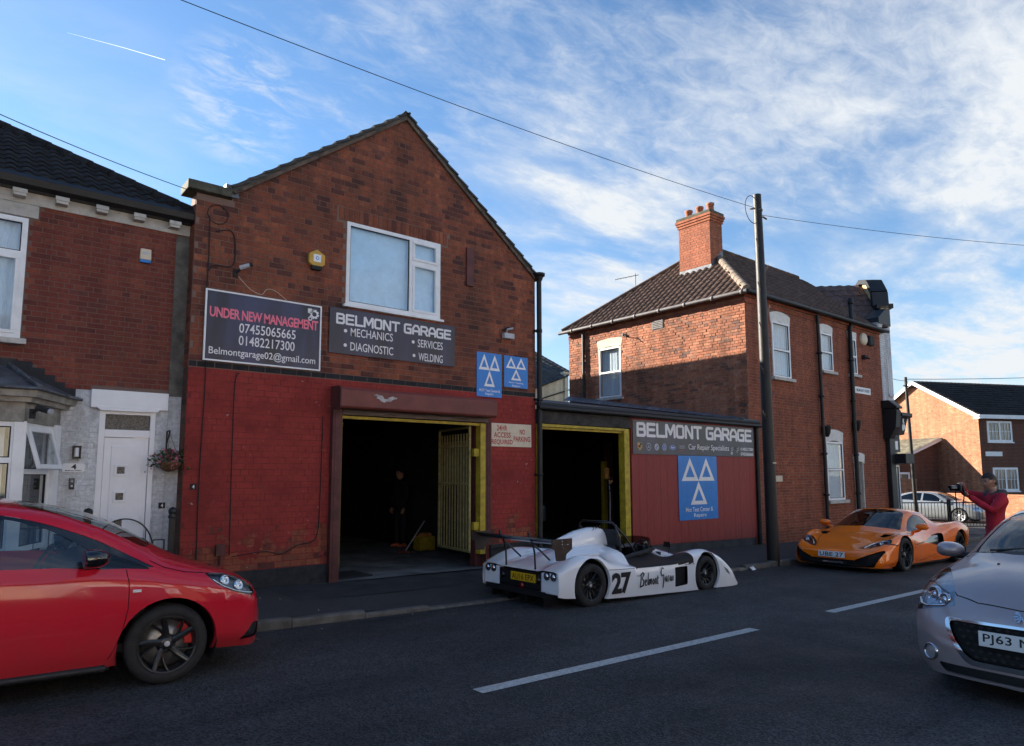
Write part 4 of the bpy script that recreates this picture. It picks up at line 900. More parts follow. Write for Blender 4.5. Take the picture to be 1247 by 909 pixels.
for k, (x, z) in enumerate([(.55, 2.93), (.70, 2.86), (.83, 2.78), (.96, 2.70), (1.10, 2.63)]):
    mb = MB(); mb.box(x, x+.20-.02*k, NY-.016-.0015*k, NY-.0095, z-.10, z+.07); mb.build('flashing_step', 'black_paint', bay)
mb = MB(); mb.box(-1.3, .6, NY-.0145, NY-.0095, 2.86, 3.02); mb.build('flashing_step', 'black_paint', bay)
# the room behind the bay keeps the light out
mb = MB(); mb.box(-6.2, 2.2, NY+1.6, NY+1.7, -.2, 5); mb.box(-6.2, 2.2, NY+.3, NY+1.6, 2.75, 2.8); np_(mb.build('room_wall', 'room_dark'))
# ------------------------------------------------------------------ corner house
CX = 16.24; CYB = 16.77
ch = empty('corner_house', (CX, FY, 0), 'two-storey red brick house with hipped tiled roof and a three-pot chimney', 'house')
def cp(o): o.parent = ch; o.matrix_parent_inverse = Matrix.Translation(-ch.location); return o
W1 = (17.50, 18.44, 4.28, 5.86); W2 = (20.28, 20.99, 4.72, 5.90); W3 = (22.12, 22.62, 4.78, 5.95); GW = (20.28, 21.32, .83, 2.57); GD = (22.06, 22.72, -.5, 1.98)
fwl = wall(ch, 'front_wall', 'mortar_dark', (0, FY, 0), X_, NF, CX, 24.45, -.8, 6.42, [W1, W2, W3, GW, GD], .25); cp(fwl)
arch = [(W1[0]-.06, W1[1]+.06, W1[3], W1[3]+.30), (W2[0]-.06, W2[1]+.06, W2[3], W2[3]+.27), (W3[0]-.06, W3[1]+.06, W3[3], W3[3]+.27), (GW[0]-.06, GW[1]+.06, GW[3], GW[3]+.34), (GD[0]-.06, GD[1]+.06, GD[3], GD[3]+.28)]
bricks(fwl, ['brick_front'], (0, FY, 0), X_, NF, CX, 24.45, -.30, 6.34, openings=[W1, W2, W3, GW, GD]+arch, pitch=.078, length=.235, seed=12, single=170)
swl = wall(ch, 'side_wall', 'mortar', (CX, CYB, 0), (0, -1, 0), (-1, 0, 0), 0, CYB-FY-.002, -.6, 6.42, [(1.40, 2.34, 4.04, 5.66)], .25); cp(swl)
SW = (1.40, 2.34, 4.04, 5.66)
bricks(swl, ['brick_corner'], (CX, CYB, 0), (0, -1, 0), (-1, 0, 0), 0, CYB-FY, 3.0, 6.34, openings=[SW, (1.34, 2.40, 5.66, 5.97)], pitch=.078, length=.235, seed=15, single=130, wobble=.007, proud=.012)
def arch_lintel(parent, o, ax, n, s0, s1, z, h, rise, m='arch_white', nseg=9, pr=.02):
    """a segmental arch of painted bricks"""
    o, ax, n = Vector(o), Vector(ax), Vector(n); holder = empty('arch'); cp(holder)
    for i in range(nseg):
        t0, t1 = i/nseg, (i+1)/nseg; f = lambda t: rise*(1-(2*t-1)**2)
        x0, x1 = s0+(s1-s0)*t0+.0012, s0+(s1-s0)*t1-.0012; e = .05
        q0, q1 = s0-e+(s1-s0+2*e)*t0, s0-e+(s1-s0+2*e)*t1
        mb = MB(); mb.prism([(x0, z+f(t0)), (x1, z+f(t1)), (q1-.0012, z+h+f(t1)), (q0+.0012, z+h+f(t0))], o+n*pr, ax, Z_, -n*.12); mb.build('voussoir', m, holder)
mat('arch_white', (.70, .69, .66), .85, var=.08)
mat('arch_cream', (.62, .57, .44), .85, var=.12, vscale=9, dirt=.3, dscale=6)
arch_lintel(ch, (0, FY, 0), X_, NF, W1[0]-.03, W1[1]+.03, W1[3]-.08, .29, .10)
arch_lintel(ch, (0, FY, 0), X_, NF, W2[0]-.03, W2[1]+.03, W2[3]-.06, .27, .08)
arch_lintel(ch, (0, FY, 0), X_, NF, W3[0]-.03, W3[1]+.03, W3[3]-.06, .27, .08)
arch_lintel(ch, (0, FY, 0), X_, NF, GW[0]-.03, GW[1]+.03, GW[3]-.05, .34, .09)
arch_lintel(ch, (0, FY, 0), X_, NF, GD[0]-.03, GD[1]+.03, GD[3]-.05, .28, .07)
arch_lintel(ch, (CX, CYB, 0), (0, -1, 0), (-1, 0, 0), SW[0]-.03, SW[1]+.03, SW[3]-.04, .27, .07, m='arch_cream', nseg=12)
two = [(0, 1, 0, .5), (0, 1, .5, 1)]
for q in (W1, W2, W3): cp(window(ch, (0, FY-.03, 0), X_, NF, *q, panes=two, backm='curtain_white', back=.12, sill=(.10, .09, .09), fw_=.055))
cp(window(ch, (0, FY-.03, 0), X_, NF, *GW, panes=[(0, 1, 0, .52), (0, 1, .52, 1)], backm='curtain_white', back=.12, sill=(.10, .09, .10), fw_=.055))
cp(window(ch, (CX-.02, CYB, 0), (0, -1, 0), (-1, 0, 0), *SW, panes=two, backm='curtain_white', back=.14, sill=(.08, .09, .09), fw_=.06))
for c in list(nb_.children):
    if c.name.startswith('window'): np_(c)
for nm_, q in (('window', None),): pass
mb = MB(); mb.box(GD[0]+.0, GD[0]+.07, FY+.0, FY+.1, -.4, 1.98); mb.box(GD[1]-.07, GD[1], FY, FY+.1, -.4, 1.98); mb.box(GD[0]+.07, GD[1]-.07, FY+.1, FY+.14, -.4, 1.98); cp(mb.build('door', 'stone_sill'))
# corbelled courses under the gutter
for dz, pr in ((6.18, .03), (6.34, .05)):
    mb = MB(); mb.box(CX-pr, 24.42, FY-pr, FY+.0, dz, dz+.065); mb.box(CX-pr, CX, FY+.001, CYB, dz, dz+.065); cp(mb.build('string_course', 'brick_front'))
mb = MB(); mb.box(CX-.03, CX, FY+.001, CYB, 6.25, 6.30); cp(mb.build('string_course', 'brick_corner'))
PT = .80; e0 = .16; RX, RY = CX-e0, FY-e0; hw = (CYB-FY)/2+e0; RZ = 6.43; RTOP = RZ+hw*PT
crf = empty('roof'); cp(crf); XE = 24.6
mb = MB(); mb.mesh([(RX, RY, RZ), (RX+hw, RY+hw, RTOP), (RX, RY+2*hw, RZ), (XE, RY, RZ), (XE+2, RY+hw, RTOP), (XE, RY+2*hw, RZ)], [(0, 1, 2), (0, 3, 4, 1), (1, 4, 5, 2), (0, 2, 5, 3)]); mb.build('roof_deck', 'bitumen', crf)
sl = math.hypot(1, PT)
roof_tiles(crf, 'tile_brown', (RX, RY+2*hw, RZ+.01), (0, -1, 0), (1, 0, PT), [(0, -.03), (2*hw, -.03), (hw, hw*sl)], w=.235, e=.27, single=300, wave=.05)
roof_tiles(crf, 'tile_brown', (RX, RY, RZ+.01), (1, 0, 0), (0, 1, PT), [(0, -.03), (XE-RX, -.03), (XE-RX+1.5, hw*sl), (hw, hw*sl)], w=.3, e=.30, single=0, wave=.035)
mat('hip_mortar', (.20, .155, .12), .9, var=.2, vscale=6, bump=.5)
for i in range(15):
    t0, t1 = i/15*hw, (i+1.05)/15*hw
    mb = MB(); mb.tube([(RX+t0, RY+t0, RZ+t0*PT+.05), (RX+t1, RY+t1, RZ+t1*PT+.055)], [.12, .105], 8); mb.build('hip_tile', 'hip_mortar', crf)
    mb = MB(); mb.tube([(RX+t0, RY+2*hw-t0, RZ+t0*PT+.05), (RX+t1, RY+2*hw-t1, RZ+t1*PT+.055)], [.10, .09], 8); mb.build('hip_tile', 'tile_brown', crf)
for i in range(14):
    x = RX+hw+i*.42; mb = MB(); mb.tube([(x, RY+hw, RTOP+.03), (x+.43, RY+hw, RTOP+.035)], [.11, .10], 8); mb.build('ridge_tile', 'tile_brown', crf)
mat('gutter_grey', (.11, .10, .10), .6, var=.2)
mb = MB(); mb.tube([(RX-.05, RY+2*hw+.12, RZ-.01), (RX-.05, RY-.05, RZ-.01)], .055, 10); cp(mb.build('gutter', 'gutter_grey'))
for k in range(8): mb = MB(); y = RY+.1+k*.92; mb.lathe((RX-.05, y, RZ-.01), (0, 1, 0), [(-.04, .055), (-.04, .066), (.04, .066), (.04, .055)], 10); cp(mb.build('gutter_clip', 'gutter_grey'))
mb = MB(); mb.tube([(RX-.05, RY-.05, RZ-.01), (XE+.1, RY-.05, RZ+.02)], .055, 10); cp(mb.build('gutter', 'black_pipe'))
mb = MB(); mb.box(CX-.16, CX-.0, FY-.14, CYB, 6.405, 6.44); mb.box(CX, XE, FY-.14, FY, 6.405, 6.44); cp(mb.build('soffit', 'black_pipe'))
# side wall fittings
mb = MB(); mb.tube([(CX-.07, 16.02, 6.36), (CX-.07, 16.02, 4.15)], .05, 10); cp(mb.build('downpipe', 'black_pipe'))
mb = MB(); mb.box(CX-.02, CX, 12.72, 13.16, 5.93, 6.20)
for k in range(5): mb.box(CX-.035, CX-.02, 12.74, 13.14, 5.95+k*.05, 5.985+k*.05)
cp(mb.build('vent', 'gutter_grey'))
mb = MB(); mb.tube([(CX-.0, 14.1, 5.86), (CX-.18, 14.1, 5.92), (CX-.22, 14.0, 5.80)], .014, 6); mb.box(CX-.09, CX-.01, 14.25, 14.32, 5.93, 6.0); cp(mb.build('cable_bracket', 'black_pipe'))
# street wall pipes
for x, zt, kink in ((19.98, 6.36, 0), (22.26, 7.25, 1)):
    mb = MB(); y = FY-.10
    if kink: mb.tube([(x, y+.02, 7.25), (x, y+.02, 6.45), (x-.20, y, 6.20), (x-.22, y, 4.0), (x-.25, y, gz(x)+.02)], .065, 10); mb.lathe((x, y+.02, 7.05), (0, 0, 1), [(0, .065), (0, .085), (.16, .085), (.16, .07)], 12)
    else: mb.tube([(x, y, zt), (x+.02, y, 3.0), (x+.02, y, gz(x)+.02)], .05, 10)
    zh = 2.95 if kink else 2.7
    xx = x-.23 if kink else x+.02
    mb.lathe((xx+(.12 if kink else .16), y-.02, zh), (0, 0, 1), [(0, .05), (.10, .10), (.26, .12), (.28, .13), (.32, .13)], 10)
    mb.tube([(xx+.30, y, zh+.34), (xx+.16, y, zh+.2)], .035, 8)
    for z in (5.2, 3.9, 2.2, 1.0): mb.lathe((xx, y, z), (0, 0, 1), [(-.03, .05), (-.03, .082), (.03, .082), (.03, .05)], 10)
    cp(mb.build('soil_pipe' if kink else 'downpipe', 'black_pipe'))
# chimney on the hip
chx0, chx1, chy0, chy1 = 17.97, 18.62, 12.20, 13.38
ck = empty('chimney'); cp(ck)
brick_mat('brick_chimney', [(0, (.30, .095, .05)), (.5, (.40, .13, .065)), (1, (.34, .11, .06))], soot=.25)
mb = MB(); mb.box(chx0, chx1, chy0, chy1, 7.2, 9.62); mb.build('stack', 'mortar', ck)
for (o_, ax_, n_, L_) in (((chx0, chy1, 0), (0, -1, 0), (-1, 0, 0), chy1-chy0), ((chx0, chy0, 0), (1, 0, 0), (0, -1, 0), chx1-chx0)):
    bricks(ck, ['brick_chimney'], o_, ax_, n_, 0, L_, 7.66, 9.6, pitch=.078, length=.225, single=0, seed=20, joint=.012)
for z, pr in ((9.52, .03), (9.60, .055), (9.68, .08)): mb = MB(); mb.box(chx0-pr, chx1+pr, chy0-pr, chy1+pr, z, z+.072); mb.build('corbel_course', 'brick_chimney', ck)
mb = MB(); mb.box(chx0-.06, chx1+.06, chy0-.06, chy1+.06, 9.75, 9.86); mb.build('crown', 'concrete_coping', ck, bevel=.02)
mat('terracotta', (.33, .12, .065), .85, var=.2, vscale=9, bump=.3)
for y in (12.38, 12.78, 13.2):
    mb = MB(); mb.lathe(((chx0+chx1)/2, y, 9.84), (0, 0, 1), [(0, .14), (.05, .125), (.26, .105), (.28, .13), (.34, .13), (.34, .09), (.1, .09)], 14); mb.build('chimney_pot', 'terracotta', ck)
mb = MB(); zb_ = RZ+(chx0-RX)*PT
mb.mesh([(chx0-.012, chy0-.02, zb_-.02), (chx0-.012, chy1, zb_-.02), (chx0-.012, chy1, zb_+.16), (chx0-.012, chy0-.02, zb_+.16), (chx0-.24, chy0-.1, zb_-.13), (chx0-.24, chy1+.1, zb_-.13)], [(0, 1, 2, 3), (0, 4, 5, 1)])
mb.mesh([(chx0, chy0-.012, zb_+.02), (chx1, chy0-.012, zb_+.55), (chx1, chy0-.012, zb_+.75), (chx0, chy0-.012, zb_+.2)], [(0, 1, 2, 3)]); mb.build('lead_flashing', 'lead', ck)
# name plate and small boxes on the street wall
r, o, w, h = board('street_nameplate', 22.38, 23.48, 4.19, 4.40, 'sign_white', 'white BELMONT STREET nameplate on the brick wall above the soil pipe hopper', y=FY-.009)
letters(r, 'BELMONT STREET', .08, w-.08, .06, .15, 'rubber', o, .02)
r, o, w, h = board('wall_plate', 16.98, 17.72, 1.40, 1.56, 'sign_cream', 'small pale plate on the brick wall just right of the tall pole', y=FY-.009)
mb = MB(); mb.lathe((23.12, FY-.01, 6.02), (0, -1, 0), [(0, .21), (.06, .21), (.10, .17), (.10, 0)], 20); tag(mb.build('oval_light', 'sign_cream'), 'round cream wall light high on the brick corner beside a dark box', 'wall light')
mb = MB(); mb.box(23.42, 23.78, FY-.11, FY-.008, 5.86, 6.18); mb.box(23.45, 23.75, FY-.13, FY-.11, 5.89, 6.15); tag(mb.build('alarm_box', 'black_paint', bevel=.01), 'dark square box high on the brick corner beside the round light', 'alarm box')
mb = MB(); mb.box(23.0, 23.2, FY-.12, FY-.008, 5.35, 5.47); mb.tube([(23.1, FY-.1, 5.4), (23.0, FY-.25, 5.33)], .03, 8); tag(mb.build('security_light', 'black_paint'), 'small black security light below the round wall light', 'light')
# ------------------------------------------------------------------ corner shop beyond
sh = empty('corner_shop', (24.5, FY, 0), 'white painted corner shop with a black shopfront and a curved gable top', 'shop')
def sp_(o): o.parent = sh; o.matrix_parent_inverse = Matrix.Translation(-sh.location); return o
mat('black_shop', (.010, .011, .014), .5, var=.2, vscale=4)
mat('plywood', (.55, .40, .20), .8, var=.2, vscale=6)
P0 = Vector((24.46, FY+.0, 0)); P1 = Vector((25.35, FY, 0)); P2 = Vector((27.4, FY+2.05, 0)); P3 = Vector((27.4, CYB+1, 0)); P4 = Vector((24.46, CYB+1, 0))
mb = MB()
for a, b in ((P0, P1), (P1, P2), (P2, P3), (P3, P4), (P4, P0)): mb.mesh([a+Z_*-.9, b+Z_*-.9, b+Z_*6.6, a+Z_*6.6], [(0, 1, 2, 3)])
mb.face([p+Z_*6.6 for p in (P0, P1, P2, P3, P4)])
sw_ = sp_(mb.build('wall', 'mortar_white'))
bricks(sw_, ['brick_white'], (P0.x, P0.y, 0), X_, NF, 0, .89, 2.5, 6.9, pitch=.078, single=60, seed=22)
mb = MB(); mb.prism([(24.35, 6.55), (25.35, 6.55), (25.35, 7.35), (25.2, 7.35), (24.35, 6.75)], (0, FY, 0), X_, Z_, (0, .3, 0)); sp_(mb.build('parapet', 'mortar_white'))
# chamfer gable: faces the junction; its back and black coping show over the roof
cd = (P2-P1).normalized(); cn = Vector((cd.y, -cd.x, 0)); cm = (P1+P2)/2
gable = [(-1.45, 6.6), (-1.45, 7.5), (-1.05, 7.5), (-1.0, 8.1), (-.6, 8.6), (0, 8.78), (.6, 8.6), (1.0, 8.1), (1.05, 7.5), (1.45, 7.5), (1.45, 6.6)]
mb = MB(); mb.prism(gable, cm, cd, Z_, -cn*.25); sp_(mb.build('curved_gable', 'plywood'))
mb = MB(); g2 = gable[1:-1]
for (a, b), (c, d) in zip(g2[:-1], g2[1:]):
    p, q = cm+cd*a+Z_*b, cm+cd*c+Z_*d; mb.bar(p-cn*.10, q-cn*.10, .55, .16, (0, 0, 1) if abs(c-a) > .02 else cd)
sp_(mb.build('gable_coping', 'black_shop'))
mb = MB(); mb.prism([(-.95, 6.75), (.0, 6.75), (.0, 7.36), (-.28, 7.36), (-.95, 6.95)], P1+Vector((0, -.04, 0)), X_, Z_, (0, .45, 0)); sp_(mb.build('kneeler', 'black_shop'))
back = -cn
rd = cm+back*4.6
mb = MB(); 
for s_ in (-1, 1):
    mb.mesh([cm+back*.25+Z_*8.5, rd+Z_*8.5, rd+cd*1.9*s_+Z_*6.6, cm+back*.25+cd*1.9*s_+Z_*6.6], [(0, 1, 2, 3)])
srf = sp_(mb.build('roof', 'bitumen'))
mat('tile_plum', (.10, .06, .052), .8, var=.2, vscale=5, island=.22)
dn = (cd*-1.9+Z_*-1.6); dn.normalize()
roof_tiles(srf, 'tile_plum', cm+back*.25+cd*-1.9+Z_*6.62, back, (cd*1.9+Z_*1.9), [(0, 0), (4.35, 0), (4.35, 2.69), (0, 2.69)], w=.33, e=.36, single=0, wave=.03)
# shopfront joinery
mb = MB(); mb.box(24.42, 24.80, FY-.16, FY, -.6, 3.2); mb.box(24.36, 24.9, FY-.20, FY, 2.8, 3.0); sp_(mb.build('pilaster', 'black_shop', bevel=.02))
mb = MB(); mb.prism([(0, 2.75), (-.22, 2.8), (-.42, 3.15), (-.48, 3.7), (-.42, 3.78), (0, 3.78)], (24.30, FY, 0), (0, 1, 0), Z_, (.36, 0, 0)); mb.prism([(0, 3.781), (-.50, 3.78), (-.50, 3.84), (-.25, 4.06), (0, 4.06)], (24.25, FY, 0), (0, 1, 0), Z_, (.48, 0, 0)); sp_(mb.build('corbel', 'black_shop', bevel=.015))
fas = [(24.66, 25.5), ]
mb = MB(); mb.prism([(0, 2.95), (-.20, 2.95), (-.34, 3.5), (-.50, 3.55), (-.50, 3.66), (0, 3.70)], (24.66, FY, 0), (0, 1, 0), Z_, (.85, 0, 0)); sp_(mb.build('fascia', 'black_shop', bevel=.01))
mb = MB(); mb.prism([(0, 2.95), (.20, 2.95), (.34, 3.5), (.50, 3.55), (.50, 3.66), (0, 3.70)], P1+Vector((.16, 0, 0)), cn, Z_, cd*2.6); sp_(mb.build('fascia', 'black_shop'))
mb = MB(); mb.box(24.9, 25.36, FY-.10, FY, 2.35, 2.95); sp_(mb.build('fascia_panel', 'black_shop'))
mb = MB(); mb.box(24.95, 25.15, FY-.115, FY-.10, 2.42, 2.72); sp_(mb.build('notice', 'sign_white'))
mb = MB(); mb.box(24.83, 25.25, FY-.352, FY-.34, 3.15, 3.45); pass
mb = MB(); mb.box(24.8, 25.5, FY-.48, FY, 1.95, 2.28); mb.prism([(0, 1.95), (.40, 1.95), (.40, 2.28), (0, 2.28)], P1+Vector((.1, 0, 0)), cn, Z_, cd*2.5); sp_(mb.build('awning_box', 'black_shop', bevel=.01))
sp_(window(sh, (0, FY-.06, 0), X_, NF, 24.86, 25.30, -.25, 1.9, panes=[(0, 1, 0, .3), (0, 1, .3, 1)], backm='curtain_dark', fw_=.06))
sp_(window(sh, (P1.x, P1.y, 0), cd, cn, .3, 2.5, -.1, 1.9, panes=[(0, .5, 0, 1), (.5, 1, 0, 1)], backm='curtain_dark', fw_=.07))
mb = MB(); mb.box(24.92, 25.22, FY-.02, FY-.009, 4.35, 5.55); mb.box(24.90, 25.24, FY-.06, FY-.009, 4.25, 4.33); sp_(mb.build('blocked_window', 'brick_white'))
mb = MB(); 
for k, (a, b, c, d) in enumerate(((.02, .10, .0, .22), (.12, .2, .05, .3), (.08, .16, .24, .42), (.2, .26, .1, .2))): mb.box(24.97+a, 24.97+b, FY-.355, FY-.35, 3.05+c, 3.05+d)
sp_(mb.build('fascia_lettering', 'sign_white'))
# ------------------------------------------------------------------ cream house seen over the low roof; unseen rear building casts the side-wall shadow
crm = empty('cream_house', (23, 26, 0), 'cream painted building behind the low workshop roof', 'house')
mb = MB(); mb.mesh([(21.0, 26, -.5), (24.9, 26, -.5), (24.9, 26, 6.72), (23.0, 26, 6.05), (21.0, 26, 5.35), (24.9, 34, -.5), (24.9, 34, 6.72)], [(0, 1, 2, 3, 4), (1, 5, 6, 2)]); o = mb.build('wall', 'mortar_cream', crm); o.location = -crm.location
bricks(o, ['brick_cream'], (0, 26, 0), X_, NF, 21.0, 24.88, 3.0, 6.7, pitch=.078, single=0, seed=30, limits=lambda z: [(max(21.0, 21.0+(z-5.35)/.352), 24.88)])
mb = MB(); mb.mesh([(20.6, 25.85, 5.15), (24.9, 25.85, 6.70), (25.3, 25.85, 6.95), (25.3, 30.5, 8.75), (20.6, 30.5, 8.75)], [(0, 1, 2, 3, 4)]); o2 = mb.build('roof', 'tile_grey', crm); o2.location = -crm.location
up_ = Vector((0, 4.65, 2.4)).normalized()
roof_tiles(o2, 'tile_grey', (20.6, 25.85, 5.17), Vector((4.3, 0, 1.55)), up_, [(0, 0), (5.2, 0), (5.2, 4.6), (0, 3.3)], w=.3, e=.34, single=0, wave=.04)
mb = MB(); mb.box(24.75, 25.0, 25.9, 26.2, 5.0, 6.85); mb.box(24.7, 25.4, 25.86, 26.2, 6.84, 6.95); o = mb.build('pilaster', 'arch_cream', crm); o.location = -crm.location
mb = MB(); mb.tube([(21.0, 25.93, 5.05), (23.1, 25.93, 5.42), (25.3, 25.93, 6.1)], .035, 6); o = mb.build('cable', 'black_pipe', crm); o.location = -crm.location
rb = empty('rear_building', (12, 20, 0), 'unseen plain brick range behind the gabled workshop', 'building')
mb = MB(); mb.box(9.2, 13.2, 17.0, 25, -.5, 7.48); o = mb.build('wall', 'mortar_dark', rb); o.location = -rb.location
mb = MB(); mb.box(9.1, 13.24, 16.95, 25.1, 7.48, 7.6); o = mb.build('roof', 'tile_grey', rb); o.location = -rb.location
# ------------------------------------------------------------------ modern house across the junction
HC = Vector((45.55, 13.53, 0)); hf = Vector((.906, -.42, 0)).normalized(); hg = Vector((.42, .906, 0)).normalized(); hb = -.75
hn_f = -hg; hn_g = -hf
mh = empty('modern_house', (HC.x, HC.y, hb), 'orange-brown brick house across the junction with white windows and dark roof', 'house')
def mp_(o): o.parent = mh; o.matrix_parent_inverse = Matrix.Translation(-mh.location); return o
def H(a, b, z): return HC+hf*a+hg*b+Z_*z
EZ, AZ, GW_ = 5.0, 7.35, 8.4
mb = MB(); mb.mesh([H(0, 0, hb), H(0, GW_, hb), H(0, GW_, EZ), H(0, GW_/2, AZ), H(0, 0, EZ)], [(0, 1, 2, 3, 4)]); mb.mesh([H(0, 0, hb), H(16, 0, hb), H(16, 0, EZ), H(0, 0, EZ)], [(0, 1, 2, 3)])
mb.mesh([H(16, 0, hb), H(16, GW_, hb), H(16, GW_, EZ), H(16, GW_/2, AZ), H(16, 0, EZ)], [(0, 1, 2, 3, 4)]); mb.mesh([H(0, GW_, hb), H(16, GW_, hb), H(16, GW_, EZ), H(0, GW_, EZ)], [(0, 1, 2, 3)])
mw_ = mp_(mb.build('wall', 'mortar_modern'))
MW1 = (.55, 2.35, 3.42, 4.62); MW2 = (.75, 2.55, .62, 1.95); MW3 = (6, 8, 3.42, 4.62); MW4 = (6, 8, .62, 1.95)
bricks(mw_, ['brick_modern'], HC+hn_g*.0, hg, hn_g, 0, GW_, hb+.1, AZ, limits=lambda z: [(0, GW_)] if z < EZ else [((z-EZ)/(AZ-EZ)*GW_/2, GW_-(z-EZ)/(AZ-EZ)*GW_/2)], pitch=.080, length=.23, single=0, seed=40)
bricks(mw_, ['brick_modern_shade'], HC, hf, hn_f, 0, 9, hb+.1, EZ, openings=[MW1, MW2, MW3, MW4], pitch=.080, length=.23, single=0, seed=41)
for q in (MW1, MW2, MW3, MW4): mp_(window(mh, HC+hn_f*.03, hf, hn_f, *q, panes=[(0, .5, 0, 1), (.5, 1, 0, 1)], backm='curtain_white', back=.05, sill=(.05, .06, .07), sillm='upvc', fw_=.12))
mb = MB()
for q in (MW1, MW2):
    for p in range(2):
        for k in (1, 2): x = q[0]+.12+(q[1]-q[0])/2*p+((q[1]-q[0])/2-.2)*k/3; mb.prism([(x-.012, q[2]+.1), (x+.012, q[2]+.1), (x+.012, q[3]-.1), (x-.012, q[3]-.1)], HC+hn_f*.035, hf, Z_, -hn_f*.03)
        z = (q[2]+q[3])/2; x0 = q[0]+.1+(q[1]-q[0])/2*p; mb.prism([(x0, z-.012), (x0+.7, z-.012), (x0+.7, z+.012), (x0, z+.012)], HC+hn_f*.036, hf, Z_, -hn_f*.03)
mp_(mb.build('glazing_bars', 'upvc'))
ov = .3
mb = MB(); rt_ = math.hypot(GW_/2, AZ-EZ)
for s_, b0 in ((1, -ov), (-1, GW_+ov)):
    zz = EZ-ov*(AZ-EZ)/(GW_/2)
    mb.mesh([H(-ov, b0, zz+.12), H(16, b0, zz+.12), H(16, GW_/2, AZ+.12), H(-ov, GW_/2, AZ+.12), H(-ov, b0, zz), H(16, b0, zz), H(16, GW_/2, AZ), H(-ov, GW_/2, AZ)], [(0, 1, 2, 3), (4, 5, 6, 7), (0, 4, 7, 3), (0, 1, 5, 4)])
mrf = mp_(mb.build('roof', 'bitumen'))
upm = hg*(GW_/2)+Z_*(AZ-EZ)
roof_tiles(mrf, 'tile_dark', H(-ov, -ov, EZ-ov*(AZ-EZ)/(GW_/2)+.13), hf, upm, [(0, 0), (16, 0), (16, rt_+.36), (0, rt_+.36)], w=.32, e=.36, single=0, wave=.014, thick=.03)
mb = MB(); 
for b0, b1, z0, z1 in ((-ov, GW_/2, EZ-.17, AZ), (GW_+ov, GW_/2, EZ-.17, AZ)):
    mb.bar(H(-ov-.02, b0, z0-.02), H(-ov-.02, b1, z1-.0), .04, .2, (0, 0, 1))
mb.bar(H(-ov, -ov-.03, EZ-.16), H(16, -ov-.03, EZ-.16), .05, .22, (0, 0, 1)); mb.obox(H(-.17, -ov*.5, EZ-.22), hf, hg, Z_, .15, .17, .06)
mp_(mb.build('bargeboard', 'upvc'))
mb = MB(); mb.tube([H(6.2, -ov+1.2, 5.4), H(6.2, -ov+1.2, 6.3)], .06, 8); mp_(mb.build('vent_pipe', 'gutter_grey'))
mb = MB(); mb.prism([(-.25, 2.60), (.95, 2.60), (.95, 2.86), (-.25, 2.86)], HC+hn_f*.02+hf*.55, hf, Z_, hn_f*.02); o = mb.build('street_nameplate', 'sign_white'); tag(o, 'white street nameplate on the dark wall between the far windows', 'sign')
# lean-to against the gable
LW, L0, L1 = 3.6, 2.9, 9.5; lz0, lz1 = 2.35, 3.75
mb = MB(); mb.mesh([H(-LW, L0, hb), H(0, L0, hb), H(0, L0, lz1), H(-LW, L0, lz0), H(-LW, L1, hb), H(-LW, L1, lz0)], [(0, 1, 2, 3), (0, 3, 5, 4)]); lw_ = mp_(mb.build('lean_to_wall', 'mortar_modern'))
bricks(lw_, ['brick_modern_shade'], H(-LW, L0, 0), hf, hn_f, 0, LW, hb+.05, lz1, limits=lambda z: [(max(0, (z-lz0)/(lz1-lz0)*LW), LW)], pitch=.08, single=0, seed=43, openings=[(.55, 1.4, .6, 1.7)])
bricks(lw_, ['brick_modern'], H(-LW, L0, 0), hg, hn_g, 0, L1-L0, hb+.05, lz0, pitch=.08, single=0, seed=44)
mb = MB(); mb.mesh([H(-LW-.3, L0-.3, lz0-.05), H(0, L0-.3, lz1+.07), H(0, L1, lz1+.07), H(-LW-.3, L1, lz0-.05), H(-LW-.3, L0-.3, lz0-.13), H(0, L0-.3, lz1-.03), H(0, L1, lz1-.03), H(-LW-.3, L1, lz0-.13)], [(0, 1, 2, 3), (0, 4, 5, 1), (0, 3, 7, 4)])
mat('tile_mossy', (.17, .155, .11), .9, var=.3, vscale=3, island=.2, dirt=.4, dscale=1.2); lr = mp_(mb.build('lean_to_roof', 'tile_mossy'))
roof_tiles(lr, 'tile_mossy', H(-LW-.3, L1, lz0-.03), -hg, hf*(LW+.3)+Z_*(lz1-lz0+.12), [(0, 0), (L1-L0+.3, 0), (L1-L0+.3, 4.1), (0, 4.1)], w=.32, e=.33, single=0, wave=.03)
mb = MB(); mb.bar(H(-LW-.3, L0-.32, lz0-.16), H(0, L0-.32, lz1-.04), .04, .2, (0, 0, 1)); mb.bar(H(-LW-.32, L0-.3, lz0-.16), H(-LW-.32, L1, lz0-.16), .05, .2, (0, 0, 1)); mp_(mb.build('fascia', 'upvc'))
mb = MB(); mb.tube([H(-LW+.35, L0-.08, lz0), H(-LW+.35, L0-.08, hb)], .06, 8); mp_(mb.build('downpipe', 'gutter_grey'))
mp_(window(mh, H(-LW, L0, 0)+hn_f*.03, hf, hn_f, .55, 1.4, .6, 1.7, panes=[(0, 1, 0, 1)], backm='curtain_dark', back=.05, fw_=.12))
